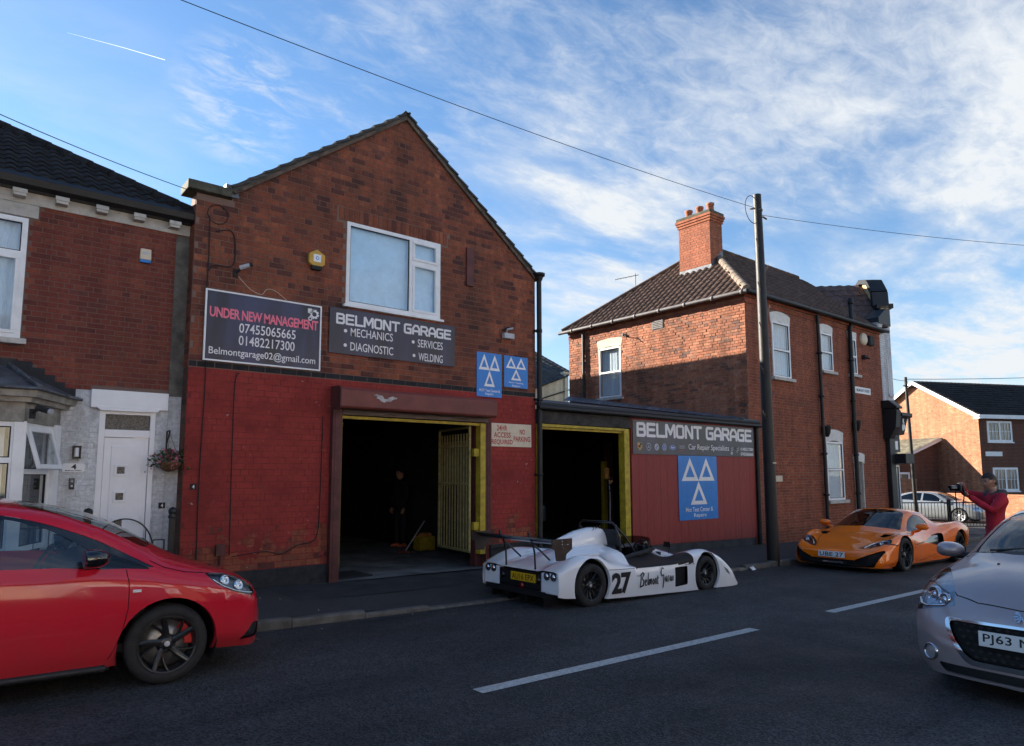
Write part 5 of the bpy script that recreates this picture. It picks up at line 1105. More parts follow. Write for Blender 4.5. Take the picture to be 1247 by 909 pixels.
# garden wall by the junction
gwl = empty('garden_wall', (0, 0, 0), 'low sunlit orange brick garden wall in front of the modern house', 'wall')
def gwall(a, b, z0, z1, th=.22, single=0):
    a, b = Vector(a), Vector(b); d = (b-a); L_ = d.length; d.normalize(); n_ = Vector((d.y, -d.x, 0))
    if n_.dot(Vector((-1, -.4, 0))) < 0: n_ = -n_
    mb = MB(); mb.prism([(0, z0), (L_, z0), (L_, z1), (0, z1)], a, d, Z_, -n_*th); w = mb.build('wall', 'mortar_modern', gwl)
    bricks(w, ['brick_modern'], a, d, n_, 0, L_, z0+.02, z1-.02, pitch=.08, single=0, seed=50)
    mb = MB(); mb.prism([(-.03, z1), (L_+.03, z1), (L_+.03, z1+.06), (-.03, z1+.06)], a+n_*.03, d, Z_, -n_*(th+.06)); mb.build('coping', 'brick_modern', gwl)
HW = H(-5.5, 3.5, 0)
gwall(H(-6.4, 4.6, 0), H(-3.0, 1.6, 0), -.8, 1.25)
gwall((42.4, 14.4, 0), (40.3, 7.4, 0), -.8, .50)
mat('hedge', (.03, .05, .015), .9, var=.5, vscale=20)
# ------------------------------------------------------------------ car toolkit
def mono(xs, ys, q):
    """monotone cubic through (xs, ys) sampled at q; ys may have many columns"""
    xs = np.asarray(xs, float); ys = np.asarray(ys, float); h = np.diff(xs); d = np.diff(ys, axis=0)/h[:, None]
    m = np.zeros_like(ys); m[0], m[-1] = d[0], d[-1]
    for i in range(1, len(xs)-1):
        w1, w2 = 2*h[i]+h[i-1], h[i]+2*h[i-1]; a, b = d[i-1], d[i]; ok = a*b > 0
        with np.errstate(divide='ignore', invalid='ignore'):
            mm = (w1+w2)/(w1/np.where(ok, a, 1)+w2/np.where(ok, b, 1))
        m[i] = np.where(ok, mm, 0)
    q = np.asarray(q, float); k = np.clip(np.searchsorted(xs, q, side='right')-1, 0, len(xs)-2); t = ((q-xs[k])/h[k])[:, None]; hk = h[k][:, None]
    return (2*t**3-3*t**2+1)*ys[k]+(t**3-2*t**2+t)*hk*m[k]+(-2*t**3+3*t**2)*ys[k+1]+(t**3-t**2)*hk*m[k+1]
def loft(stations, ni=6, nj=5, both=True, cre=()):
    """stations: rows of (x,y,z) points with y >= 0 from sill to centre line; returns a bmesh, mirrored"""
    A = np.array(stations, float); I, J, _ = A.shape
    qi = np.linspace(0, I-1, (I-1)*ni+1); qj = np.linspace(0, J-1, (J-1)*nj+1)
    B = mono(range(I), A.reshape(I, -1), qi).reshape(len(qi), J, 3)
    Cc = np.stack([mono(range(J), B[i], qj) for i in range(len(qi))])
    bm = bmesh.new(); n, m_ = Cc.shape[:2]
    for sgn in ((1, -1) if both else (1,)):
        V = [[bm.verts.new((Cc[i, j, 0], Cc[i, j, 1]*sgn, Cc[i, j, 2])) for j in range(m_)] for i in range(n)]
        for i in range(n-1):
            for j in range(m_-1):
                q = [V[i][j], V[i+1][j], V[i+1][j+1], V[i][j+1]]
                if sgn < 0: q = q[::-1]
                try: bm.faces.new(q)
                except ValueError: pass
    bmesh.ops.remove_doubles(bm, verts=bm.verts, dist=.0006)
    bmesh.ops.dissolve_degenerate(bm, edges=bm.edges, dist=.0004)
    bmesh.ops.recalc_face_normals(bm, faces=bm.faces)
    # outward check
    c = sum((f.normal.dot(f.calc_center_median()-Vector((f.calc_center_median().x, 0, .5))) for f in bm.faces))
    if c < 0: bmesh.ops.reverse_faces(bm, faces=bm.faces)
    for f in bm.faces: f.smooth = True
    set_ref(bm)
    return bm
from mathutils.bvhtree import BVHTree
REF = [None]
def set_ref(bm):
    bm.normal_update(); bm.verts.ensure_lookup_table(); bm.faces.ensure_lookup_table()
    REF[0] = (BVHTree.FromBMesh(bm), [tuple((v.co.copy(), v.normal.copy()) for v in f.verts) for f in bm.faces])
def ref_normal(co, maxd=.02):
    p, n, i, d = REF[0][0].find_nearest(co)
    if p is None or d > maxd: return None
    acc = Vector()
    for c, vn in REF[0][1][i]: acc += vn/((c-p).length+1e-4)
    return acc.normalized()
def sy(x, z, s):                             # surface of the last loft seen from the side / from ahead
    p, n, i, d = REF[0][0].ray_cast(Vector((x, s*3, z)), Vector((0, -s, 0))); return p.y if p else s*.7
def sx(y, z):
    p, n, i, d = REF[0][0].ray_cast(Vector((3, y, z)), Vector((-1, 0, 0))); return p.x if p else .7
AXN = {'side': (0, 2), 'top': (0, 1), 'front': (1, 2)}
def cookie(bm, poly, axis, sel=None):
    """cut the outline of the convex polygon into the surface along the axis and return the faces inside"""
    a, b = AXN[axis]; poly = [tuple(p) for p in poly]; n = len(poly)
    area = sum(poly[i][0]*poly[(i+1) % n][1]-poly[(i+1) % n][0]*poly[i][1] for i in range(n))
    if area < 0: poly = poly[::-1]
    mn = [min(p[k] for p in poly) for k in (0, 1)]; mx = [max(p[k] for p in poly) for k in (0, 1)]
    reg = []
    for f in bm.faces:
        if sel and not sel(f): continue
        ca = [v.co[a] for v in f.verts]; cb = [v.co[b] for v in f.verts]
        if max(ca) < mn[0] or min(ca) > mx[0] or max(cb) < mn[1] or min(cb) > mx[1]: continue
        reg.append(f)
    for i in range(n):
        p, q = poly[i], poly[(i+1) % n]; d = (q[0]-p[0], q[1]-p[1]); L_ = math.hypot(*d)
        if L_ < 1e-6: continue
        no = [0, 0, 0]; no[a], no[b] = d[1]/L_, -d[0]/L_; co = [0, 0, 0]; co[a], co[b] = p
        geom = list(set(reg) | {e for f in reg for e in f.edges} | {v for f in reg for v in f.verts})
        r = bmesh.ops.bisect_plane(bm, geom=geom, dist=1e-5, plane_co=co, plane_no=no)
        fs = [g for g in r['geom'] if isinstance(g, bmesh.types.BMFace)]
        reg = [f for f in fs if (Vector(f.calc_center_median())-Vector(co)).dot(Vector(no)) < 0]
    return reg
def rpoly(pts, r=.03, n=4):
    """round the corners of a convex polygon; r may be a list"""
    out = []; N_ = len(pts); rs = r if isinstance(r, (list, tuple)) else [r]*N_
    for i in range(N_):
        p0, p, p1 = Vector(pts[i-1]), Vector(pts[i]), Vector(pts[(i+1) % N_]); a, b = (p0-p), (p1-p); d = min(rs[i], a.length*.48, b.length*.48)
        if d < 1e-4: out.append(tuple(p)); continue
        A, B = p+a.normalized()*d, p+b.normalized()*d
        for k in range(n+1): t = k/n; out.append(tuple(A*(1-t)**2+p*2*t*(1-t)+B*t*t))
    return out
def circ(cx, cz, r, n=36, a0=0, a1=2*math.pi): return [(cx+r*math.cos(a0+(a1-a0)*k/n), cz+r*math.sin(a0+(a1-a0)*k/n)) for k in range(n)]
def take(bm, faces, name, m, parent, off=0.0, keep=False, thick=0, smooth=True):
    """lift the faces out of the body as a part of their own, moved off along their normals"""
    nb = bmesh.new(); vm = {}
    for f in faces:
        vs = []
        for v in f.verts:
            if v not in vm: vm[v] = nb.verts.new(v.co)
            vs.append(vm[v])
        try: g = nb.faces.new(vs); g.smooth = smooth
        except ValueError: pass
    nb.normal_update()
    # keep the body's outward sense
    if off:
        ns = {}
        for v, w in vm.items(): ns[w] = v.normal.copy()
        for w, nn in ns.items(): w.co += nn*off
    o = bm_obj(nb, name, m, parent, thick=thick, ref=abs(off) < .015)
    if not keep: bmesh.ops.delete(bm, geom=list(faces), context='FACES')
    return o
def bm_obj(bm, name, m, parent=None, thick=0, free=True, angle=38, bevel=0, ref=False):
    me = D.meshes.new(name); bm.normal_update(); bm.to_mesh(me)
    if free: bm.free()
    me.materials.append(MATS[m] if isinstance(m, str) else m)
    if ref and REF[0]:
        cn_ = []
        for p in me.polygons:
            pn = p.normal.copy()
            for li in p.loop_indices:
                v = me.vertices[me.loops[li].vertex_index]; rn_ = ref_normal(v.co)
                if rn_ is None: cn_.append(tuple(pn)); continue
                dd = rn_.dot(pn)
                if abs(dd) < .55: cn_.append(tuple(pn))
                else: cn_.append(tuple(rn_ if dd > 0 else -rn_))
        me.normals_split_custom_set(cn_)
    else: me.set_sharp_from_angle(angle=R(angle))
    o = D.objects.new(name, me); COL.objects.link(o)
    if parent: o.parent = parent
    if thick:
        md = o.modifiers.new('solidify', 'SOLIDIFY'); md.thickness = thick; md.offset = -1
    return o
def seam(bm, pts, axis, sel, w=.006):
    """a shut line: narrow strips of the surface along the polyline, marked for take_marked"""
    for p, q in zip(pts[:-1], pts[1:]):
        d = Vector((q[0]-p[0], q[1]-p[1])); L_ = d.length
        if L_ < 1e-5: continue
        d /= L_; n = Vector((-d.y, d.x))*w/2; e = d*w*.5; P, Q = Vector(p)-e, Vector(q)+e
        for f in cookie(bm, [P-n, Q-n, Q+n, P+n], axis, sel): f.material_index = 1
    return []
def take_marked(bm, parent):
    fs = [f for f in bm.faces if f.material_index == 1]
    for f in fs: f.material_index = 0
    take(bm, fs, 'shut_line', 'underbody', parent, -.007)
def tyre_wheel(parent, x, y, z, r, w, side, rim='five', rim_r=.74, rimm='rim_black', tyrem='tyre', turn=0, disc_m='brake_disc', cal=None, prof=None, name='wheel'):
    """wheel with tyre, rim and spokes; side = +1 when its face looks towards +y"""
    wl = empty(name, (x, y, z)); wl.parent = parent; wl.rotation_euler = (0, 0, turn)
    ax = (0, side, 0); h = w/2
    mb = MB(); rr_ = r*rim_r+.004
    mb.lathe((0, 0, 0), ax, [(-h+.02, rr_-.01), (-h, rr_+.01), (-h+.004, r*.90), (-h+.022, r*.975), (-h+.045, r*.995), (-.03, r), (.03, r), (h-.045, r*.995), (h-.022, r*.975), (h-.004, r*.90), (h, rr_+.02), (h-.008, rr_), (h-.02, rr_-.012)], 48)
    for g in (-.05, 0, .05):
        pass
    mb.build('tyre', tyrem, wl)
    R_ = r*rim_r; mb = MB()
    mb.lathe((0, 0, 0), ax, [(h-.006, R_), (h-.004, R_-.010), (h-.018, R_-.016), (h-.05, R_-.030), (-h+.03, R_-.04), (-h+.01, R_)], 44); mb.build('rim', rimm, wl)
    mb = MB(); hub = h-.045
    S = lambda rad, ang, dep: (rad*math.cos(ang), side*dep, rad*math.sin(ang))
    def spoke(a0, a1, w0, w1, d0, d1, r0=.05, r1=None, th=.022):
        r1 = r1 or R_-.012; n = 6; pts = []
        for i in range(n+1):
            t = i/n; rad = r0+(r1-r0)*t; a = a0+(a1-a0)*t; ww = (w0+(w1-w0)*t)/2; dd = d0+(d1-d0)*(t**1.5); da = ww/rad
            pts += [S(rad, a-da, dd-.006), S(rad, a-da*.35, dd+.003), S(rad, a+da*.35, dd+.003), S(rad, a+da, dd-.006), S(rad, a+da, dd-th), S(rad, a-da, dd-th)]
        fs = []
        for i in range(n):
            for k in range(6): fs.append((i*6+k, i*6+(k+1) % 6, (i+1)*6+(k+1) % 6, (i+1)*6+k))
        fs.append(tuple(range(n*6, n*6+6))); mb.mesh(pts, fs)
    if rim == 'double5':
        for k in range(5):
            a = 2*math.pi*k/5+.3; spoke(a-.10, a-.30, .034, .030, hub, h-.014); spoke(a+.12, a+.18, .034, .024, hub, h-.014)
    elif rim == 'twist':
        for k in range(5):
            a = 2*math.pi*k/5+.42; spoke(a, a+.10, .052, .040, hub+.005, h-.010); spoke(a+.18, a+.62, .020, .022, hub, h-.018, r0=.06)
    elif rim == 'ten':
        for k in range(12): a = 2*math.pi*k/12; spoke(a, a, .022, .016, hub-.01, h-.02, th=.03)
    elif rim == 'fiveY':
        for k in range(5):
            a = 2*math.pi*k/5+.2; spoke(a-.05, a-.22, .022, .018, hub, h-.012); spoke(a+.05, a+.22, .022, .018, hub, h-.012)
    elif rim == 'saloon':
        for k in range(7):
            a = 2*math.pi*k/7; spoke(a-.05, a-.12, .03, .03, hub, h-.01); spoke(a+.05, a+.12, .03, .03, hub, h-.01)
    for k in range(5):
        a = 2*math.pi*k/5+.9; mb.lathe(S(.052, a, hub-.01), ax, [(0, .009), (.012, .009), (.014, 0)], 6)
    mb.lathe((0, side*(hub-.03), 0), ax, [(0, .075), (.024, .07), (.032, .045), (.040, .03), (.042, 0)], 20)
    mb.build('spokes', rimm, wl)
    mb = MB(); mb.lathe((0, side*(hub+.012), 0), ax, [(0, .022), (.003, .018), (.003, 0)], 14); mb.build('centre_cap', 'badge_silver' if rimm == 'rim_black' else 'rim_black', wl)
    mb = MB(); mb.lathe((0, side*(h-.09), 0), ax, [(0, .04), (0, R_*.82), (-.014, R_*.82), (-.014, .04)], 30); mb.build('brake_disc', disc_m, wl)
    if cal:
        mb = MB(); pts = []
        for i in range(7):
            a = R(-28)+R(62)*i/6+R(22)
            pts += [S(R_*.62, a, h-.065), S(R_*.88, a, h-.065), S(R_*.88, a, h-.12), S(R_*.62, a, h-.12)]
        fs = [(i*4+k, i*4+(k+1) % 4, (i+1)*4+(k+1) % 4, (i+1)*4+k) for i in range(6) for k in range(4)]+[(0, 1, 2, 3), (27, 26, 25, 24)]
        mb.mesh(pts, fs); mb.build('brake_caliper', cal, wl)
    return wl
def arch_liner(bm_unused, parent, x, z, r, y0, y1, m='underbody'):
    """dark tunnel behind the wheel opening"""
    mb = MB(); s = 1 if y1 > y0 else -1
    n = 28; a0, a1 = R(-25), R(205); pts = []
    for i in range(n+1):
        a = a0+(a1-a0)*i/n; pts += [(x+r*math.cos(a), y1, z+r*math.sin(a)), (x+r*math.cos(a), y0, z+r*math.sin(a))]
    mb.mesh(pts, [(2*i, 2*i+2, 2*i+3, 2*i+1) for i in range(n)], True)
    mb.face([(x+r*math.cos(a0+(a1-a0)*i/n), y0, z+r*math.sin(a0+(a1-a0)*i/n)) for i in range(n+1)])
    return mb.build('arch_liner', m, parent)
def arch_cut(bm, x, z, r, ymin, flat=None):
    """wheel opening on both sides; adds a small inward lip"""
    for s in (1, -1):
        fs = cookie(bm, circ(x, z, r, 40), 'side', lambda f: f.calc_center_median().y*s > ymin)
        fs = [f for f in fs if f.is_valid]
        edges = {e for f in fs for e in f.edges if sum(1 for g in e.link_faces if g in set(fs)) == 1 and len(e.link_faces) > 1}
        bmesh.ops.delete(bm, geom=fs, context='FACES')
        edges = [e for e in edges if e.is_valid]
        r_ = bmesh.ops.extrude_edge_only(bm, edges=edges)
        for v in [g for g in r_['geom'] if isinstance(g, bmesh.types.BMVert)]:
            v.co.y -= s*.045; d = Vector((v.co.x-x, 0, v.co.z-z)); L_ = d.length
            if L_ > 1e-4: d /= L_; v.co.x -= d.x*.004; v.co.z -= d.z*.004
def car_paint(name, col, metal=0, rough=.22, dirt=.0, dirtz=None, flake=.0):
    M = D.materials.new(name); M.use_nodes = True; MATS[name] = M; nt = M.node_tree; N = nt.nodes.new; L = nt.links.new; b = nt.nodes['Principled BSDF']
    b.inputs['Metallic'].default_value = metal; b.inputs['Roughness'].default_value = rough+.1; b.inputs['Coat Weight'].default_value = 1; b.inputs['Coat Roughness'].default_value = .03; b.inputs['Specular IOR Level'].default_value = .15
    tc = N('ShaderNodeTexCoord'); sp = N('ShaderNodeSeparateXYZ'); L(tc.outputs['Object'], sp.inputs[0])
    n = N('ShaderNodeTexNoise'); n.inputs['Scale'].default_value = 3; n.inputs['Detail'].default_value = 8; n.inputs['Roughness'].default_value = .7; L(tc.outputs['Object'], n.inputs[0])
    n2 = N('ShaderNodeTexNoise'); n2.inputs['Scale'].default_value = 45; n2.inputs['Detail'].default_value = 4; L(tc.outputs['Object'], n2.inputs[0])
    # road film: thickest low on the body
    mr = N('ShaderNodeMapRange'); L(sp.outputs[2], mr.inputs[0]); z0, z1 = dirtz or (.25, .75); mr.inputs[1].default_value = z1; mr.inputs[2].default_value = z0; mr.inputs[3].default_value = .06; mr.inputs[4].default_value = 1
    mu = N('ShaderNodeMath'); mu.operation = 'MULTIPLY'; L(mr.outputs[0], mu.inputs[0])
    m3 = N('ShaderNodeMapRange'); L(n.outputs['Fac'], m3.inputs[0]); m3.inputs[1].default_value = .3; m3.inputs[2].default_value = .7; m3.inputs[3].default_value = .35; m3.inputs[4].default_value = 1; L(m3.outputs[0], mu.inputs[1])
    m4 = N('ShaderNodeMath'); m4.operation = 'MULTIPLY'; L(mu.outputs[0], m4.inputs[0]); m4.inputs[1].default_value = dirt
    mx = N('ShaderNodeMix'); mx.data_type = 'RGBA'; L(m4.outputs[0], mx.inputs[0]); mx.inputs[6].default_value = (*col, 1); mx.inputs[7].default_value = (.11, .085, .065, 1); L(mx.outputs[2], b.inputs['Base Color'])
    m5 = N('ShaderNodeMapRange'); L(m4.outputs[0], m5.inputs[0]); m5.inputs[3].default_value = rough; m5.inputs[4].default_value = .8; L(m5.outputs[0], b.inputs['Roughness'])
    m6 = N('ShaderNodeMapRange'); L(m4.outputs[0], m6.inputs[0]); m6.inputs[2].default_value = .7; m6.inputs[3].default_value = .03; m6.inputs[4].default_value = .3; L(m6.outputs[0], b.inputs['Coat Roughness'])
    m7 = N('ShaderNodeMapRange'); L(m4.outputs[0], m7.inputs[0]); m7.inputs[2].default_value = .8; m7.inputs[3].default_value = 1; m7.inputs[4].default_value = .25; L(m7.outputs[0], b.inputs['Coat Weight'])
    return M
mat('tyre', (.018, .018, .019), .8, var=.15, vscale=14, bump=.15, bscale=80, dirt=.5, dirtcol=(.05, .045, .04), dscale=8)
mat('rim_black', (.012, .012, .013), .35, var=.1, coat=.3)
mat('rim_grey', (.10, .10, .11), .35, metal=.7, var=.1)
mat('rim_silver', (.55, .55, .56), .3, metal=.7, var=.05)
mat('brake_disc', (.30, .29, .28), .4, metal=.8, var=.2, vscale=12)
mat('caliper_red', (.5, .02, .02), .4, var=.05)
mat('underbody', (.008, .008, .009), .9, var=.1)
mat('black_plastic', (.016, .016, .018), .5, var=.15, vscale=20, bump=.15, bscale=120)
mat('gloss_black', (.006, .006, .007), .12, var=.0, coat=1)
mat('chrome', (.62, .63, .65), .15, metal=1, var=.0)
mat('seat_cloth', (.03, .03, .033), .9, var=.2, vscale=8)
mat('cabin_dark', (.02, .02, .022), .85, var=.1)
mat('lamp_shell', (.75, .77, .8), .12, metal=1, var=.0)
mat('plate_white', (.74, .74, .72), .4, var=.02); mat('plate_yellow', (.70, .42, .01), .4, var=.02)
mat('plate_black', (.01, .01, .01), .5, var=.0)
mat('lens_red', (.25, .008, .01), .1, var=.05, coat=1)
mat('lens_amber', (.6, .22, .02), .2, var=.05)
def car_glass(name, tint, refl=1.55):
    M = D.materials.new(name); M.use_nodes = True; MATS[name] = M; nt = M.node_tree; N = nt.nodes.new; L = nt.links.new; out = nt.nodes['Material Output']
    tr = N('ShaderNodeBsdfTransparent'); tr.inputs[0].default_value = (*tint, 1); gl = N('ShaderNodeBsdfGlossy'); gl.inputs['Roughness'].default_value = .015
    fr = N('ShaderNodeFresnel'); fr.inputs[0].default_value = refl; mx = N('ShaderNodeMixShader'); L(front_only(nt, fr), mx.inputs[0]); L(tr.outputs[0], mx.inputs[1]); L(gl.outputs[0], mx.inputs[2]); L(mx.outputs[0], out.inputs[0])
car_glass('car_glass', (.62, .70, .72), 1.9); car_glass('car_glass_dark', (.25, .28, .30), 1.7); car_glass('lamp_glass', (.88, .9, .92), 1.45)
def plate(parent, c, ax, n, txt, w=.52, h=.111, m='plate_white', name='number_plate'):
    c, ax, n = Vector(c), Vector(ax).normalized(), Vector(n).normalized(); u = n.cross(ax).normalized()
    if u.z < 0: u = -u
    mb = MB(); mb.obox(c, ax, n, u, w/2, .005, h/2); p = mb.build(name, m, parent, bevel=.003)
    mb = MB(); text_mesh(txt, -w/2+.03, w/2-.03, -.040, .040, mb, c, ax, u, n, .0065, .015, 1.05); mb.build('plate_lettering', 'plate_black', p)
    return p
def seat(parent, x, y, z, fwd=1, m='seat_cloth'):
    mb = MB(); f = fwd
    mb.mesh([(x-.26*f, y-.25, z+.10), (x+.26*f, y-.25, z+.14), (x+.26*f, y+.25, z+.14), (x-.26*f, y+.25, z+.10), (x-.26*f, y-.25, z-.05), (x+.26*f, y-.25, z-.05), (x+.26*f, y+.25, z-.05), (x-.26*f, y+.25, z-.05)], [(0, 1, 2, 3), (4, 7, 6, 5), (0, 4, 5, 1), (1, 5, 6, 2), (2, 6, 7, 3), (3, 7, 4, 0)])
    mb.mesh([(x-.22*f, y-.25, z+.05), (x-.46*f, y-.21, z+.68), (x-.46*f, y+.21, z+.68), (x-.22*f, y+.25, z+.05), (x-.36*f, y-.25, z+.0), (x-.58*f, y-.2, z+.66), (x-.58*f, y+.2, z+.66), (x-.36*f, y+.25, z+.0)], [(0, 1, 2, 3), (4, 7, 6, 5), (0, 4, 5, 1), (1, 5, 6, 2), (2, 6, 7, 3)])
    mb.mesh([(x-.46*f, y-.13, z+.72), (x-.50*f, y-.12, z+.92), (x-.50*f, y+.12, z+.92), (x-.46*f, y+.13, z+.72), (x-.56*f, y-.13, z+.70), (x-.58*f, y-.1, z+.9), (x-.58*f, y+.1, z+.9), (x-.56*f, y+.13, z+.70)], [(0, 1, 2, 3), (4, 7, 6, 5), (0, 4, 5, 1), (1, 5, 6, 2), (2, 6, 7, 3)])
    return mb.build('seat', m, parent, bevel=.03)
def steering(parent, x, y, z, tilt=25, r=.18):
    mb = MB(); c = Vector((x, y, z)); a = Vector((0, 1, 0)); b = Vector((math.sin(R(tilt)), 0, math.cos(R(tilt))))
    mb.tube([c+a*r*math.cos(t)+b*r*math.sin(t) for t in [2*math.pi*k/24 for k in range(25)]], .014, 8, False)
    nn = a.cross(b)
    for t in (0, math.pi, -math.pi/2): mb.bar(c, c+a*r*math.cos(t)+b*r*math.sin(t), .03, .012, nn)
    return mb.build('steering_wheel', 'cabin_dark', parent)
def mirror(parent, base, tip, size, m='gloss_black', side=1, facing=1):
    """door mirror: an egg-shaped shell on a short arm with its glass; facing = direction of travel along x"""
    L_, H_, Dp = size; base, tip = Vector(base), Vector(tip)
    bm = bmesh.new(); bmesh.ops.create_uvsphere(bm, u_segments=20, v_segments=12, radius=1)
    for v in bm.verts:
        x, y, z = v.co; k = 1-.25*(y*side+1)/2*0
        x = max(x, -.35) if facing > 0 else min(x, .35)
        pw = lambda t, e: math.copysign(abs(t)**e, t)
        v.co = Vector((x*Dp, pw(y, .8)*L_/2, pw(z, .85)*H_/2*(1+.12*side*y)))+tip
    for f in bm.faces: f.smooth = True
    mo = bm_obj(bm, 'door_mirror', m, parent)
    mb = MB(); mb.tube([base, base*.4+tip*.6+Vector((0, 0, -H_*.25)), tip+Vector((0, 0, -H_*.2))], [.035, .03, .03], 8); mb.build('mirror_arm', 'black_plastic', mo)
    mb = MB(); xx = tip.x-.35*Dp*facing-.002*facing
    mb.face([(xx, tip.y+.42*L_*math.cos(t), tip.z+.40*H_*math.sin(t)) for t in [2*math.pi*k/20 for k in range(20)]]); mb.build('mirror_glass', 'chrome', mo)
    return mo
# ------------------------------------------------------------------ red hatchback (front axle at its origin, +x ahead)
mat('lamp_dark', (.10, .12, .15), .25, metal=.3, var=.2, vscale=14)
mat('lamp_grey', (.42, .45, .49), .3, metal=.3, var=.15, vscale=9)
car_paint('paint_red', (.58, .004, .024), metal=.0, rough=.25, dirt=.55, dirtz=(.12, .62))
RX0, RYS = 1.47, 6.16                       # front axle and outer face of the near wheels
rc = empty('parked_car', (RX0, RYS+.845, gz(RX0)+ROAD), 'red three-door hatchback with black alloy wheels parked at the left kerb', 'car')
rc.rotation_euler = (0, R(1.0), 0)
def S(x, prof): return [(x+p[2] if len(p) > 2 else x, p[0], p[1]) for p in prof]
st = [
 S(-3.17, [(.55, .42), (.62, .46), (.66, .60), (.64, .75), (.58, .84), (.50, .90), (.40, .95), (.2, .98), (0, .99)]),
 S(-3.12, [(.66, .30), (.74, .40), (.78, .60), (.77, .80), (.72, .93), (.66, 1.02), (.56, 1.10), (.3, 1.14), (0, 1.15)]),
 S(-2.95, [(.76, .24), (.84, .36), (.86, .62), (.845, .84), (.79, .97), (.72, 1.10), (.61, 1.27), (.32, 1.33), (0, 1.345)]),
 S(-2.50, [(.79, .20), (.86, .34), (.872, .62), (.862, .86), (.815, .985), (.745, 1.14), (.60, 1.345), (.32, 1.41), (0, 1.425)]),
 S(-1.90, [(.80, .19), (.85, .33), (.868, .60), (.858, .85), (.82, .975), (.745, 1.16), (.585, 1.39), (.32, 1.455), (0, 1.47)]),
 S(-1.35, [(.80, .19), (.845, .33), (.862, .58), (.855, .83), (.82, .955), (.745, 1.17), (.60, 1.405), (.33, 1.455), (0, 1.47)]),
 S(-.95, [(.80, .19), (.845, .33), (.862, .57), (.855, .81), (.82, .945), (.745, 1.15), (.61, 1.365), (.34, 1.42), (0, 1.435)]),
 S(-.55, [(.80, .19), (.845, .33), (.862, .56), (.855, .79), (.825, .925), (.75, 1.075), (.64, 1.235), (.36, 1.30, .04), (0, 1.32, .07)]),
 S(-.20, [(.80, .20), (.85, .34), (.866, .56), (.858, .77), (.825, .895), (.76, .985), (.67, 1.05, .02), (.37, 1.11, .06), (0, 1.13, .08)]),
 S(.0, [(.79, .22), (.858, .36), (.872, .57), (.862, .76), (.815, .875), (.73, .94), (.63, .975), (.34, 1.01, .03), (0, 1.02, .05)]),
 S(.30, [(.77, .22), (.855, .36), (.868, .57), (.85, .74), (.785, .835), (.70, .87), (.58, .885), (.32, .895), (0, .90)]),
 S(.50, [(.75, .21), (.835, .35), (.84, .56), (.825, .70), (.765, .79), (.67, .82), (.54, .825), (.30, .83), (0, .835)]),
 S(.62, [(.73, .20), (.805, .33), (.805, .54), (.79, .66), (.74, .745), (.65, .765), (.51, .77, .01), (.28, .775, .03), (0, .78, .04)]),
 S(.71, [(.68, .19), (.745, .31), (.745, .51), (.73, .61), (.68, .68), (.59, .705), (.46, .71, .015), (.26, .715, .04), (0, .72, .055)]),
 S(.77, [(.60, .185), (.65, .30), (.655, .47), (.64, .55), (.59, .61), (.51, .64), (.41, .65, .02), (.24, .66, .045), (0, .665, .06)]),
 S(.81, [(.48, .185), (.53, .30, .01), (.535, .43, .012), (.52, .50), (.48, .55), (.42, .575), (.34, .585, .015), (.2, .595, .03), (0, .60, .045)]),
 S(.84, [(.26, .19, .0), (.30, .30, .02), (.30, .40, .02), (.29, .45, .01), (.27, .48), (.24, .50), (.2, .51, .01), (.11, .515, .02), (0, .52, .025)]),
 S(.86, [(.0, .20, .0), (.0, .30, .02), (.0, .38, .02), (.0, .42, .01), (.0, .44, .0), (.0, .455, .0), (.0, .465, .005), (.0, .47, .01), (0, .475, .01)]),
]
bm = loft(st, 7, 5)
cen = lambda f: f.calc_center_median()
WR = .31
arch_cut(bm, 0, WR, .368, .5); arch_cut(bm, -2.51, WR, .362, .5)
bmesh.ops.delete(bm, geom=cookie(bm, [(-2.05, -.1), (-.44, -.1), (-.44, .205), (-2.05, .205)], 'side', lambda f: cen(f).z < .3), context='FACES')
def sides(bm, poly, nm_, m, par, off=-.006, zmin=None, ymin=.3, thick=0):
    for s in (-1, 1):
        fs = cookie(bm, poly, 'side', lambda f: cen(f).y*s > ymin)
        if fs: take(bm, fs, nm_, m, par, off, thick=thick)
# door glass with its black surround, quarter light
rim1 = rpoly([(-1.98, .965), (-.50, .925), (-.42, .955), (-1.02, 1.315), (-1.45, 1.375), (-1.98, 1.37)], [.03, .05, .02, .25, .3, .06])
door_o = rpoly([(-1.94, .985), (-.60, .955), (-.58, 1.075), (-.86, 1.245), (-1.15, 1.33), (-1.94, 1.345)], [.03, .03, .03, .25, .3, .05])
# surround ring = outer polygon minus glass; cut the glass first
sides(bm, door_o, 'side_window', 'car_glass', rc, -.008)
sides(bm, rpoly([(-.54, .945), (-.17, .91), (-.18, .925), (-.50, 1.07)], [.01, .05, .05, .02]), 'quarter_light', 'car_glass_dark', rc, -.006)
sides(bm, rpoly([(-2.72, 1.02), (-2.03, .99), (-2.03, 1.34), (-2.5, 1.33), (-2.68, 1.25)], .06), 'rear_side_window', 'car_glass_dark', rc, -.006)
for s in (-1, 1):
    fs = cookie(bm, rpoly([(-2.02, .962), (-.50, .93), (-.12, .893), (-.11, .91), (-.55, 1.155), (-.86, 1.275), (-1.15, 1.355), (-2.02, 1.375)], [.02, .02, .03, .03, .1, .1,.2, .03]), 'side', lambda f: cen(f).y*s > .3)
    take(bm, fs, 'window_surround', 'gloss_black', rc, -.003)
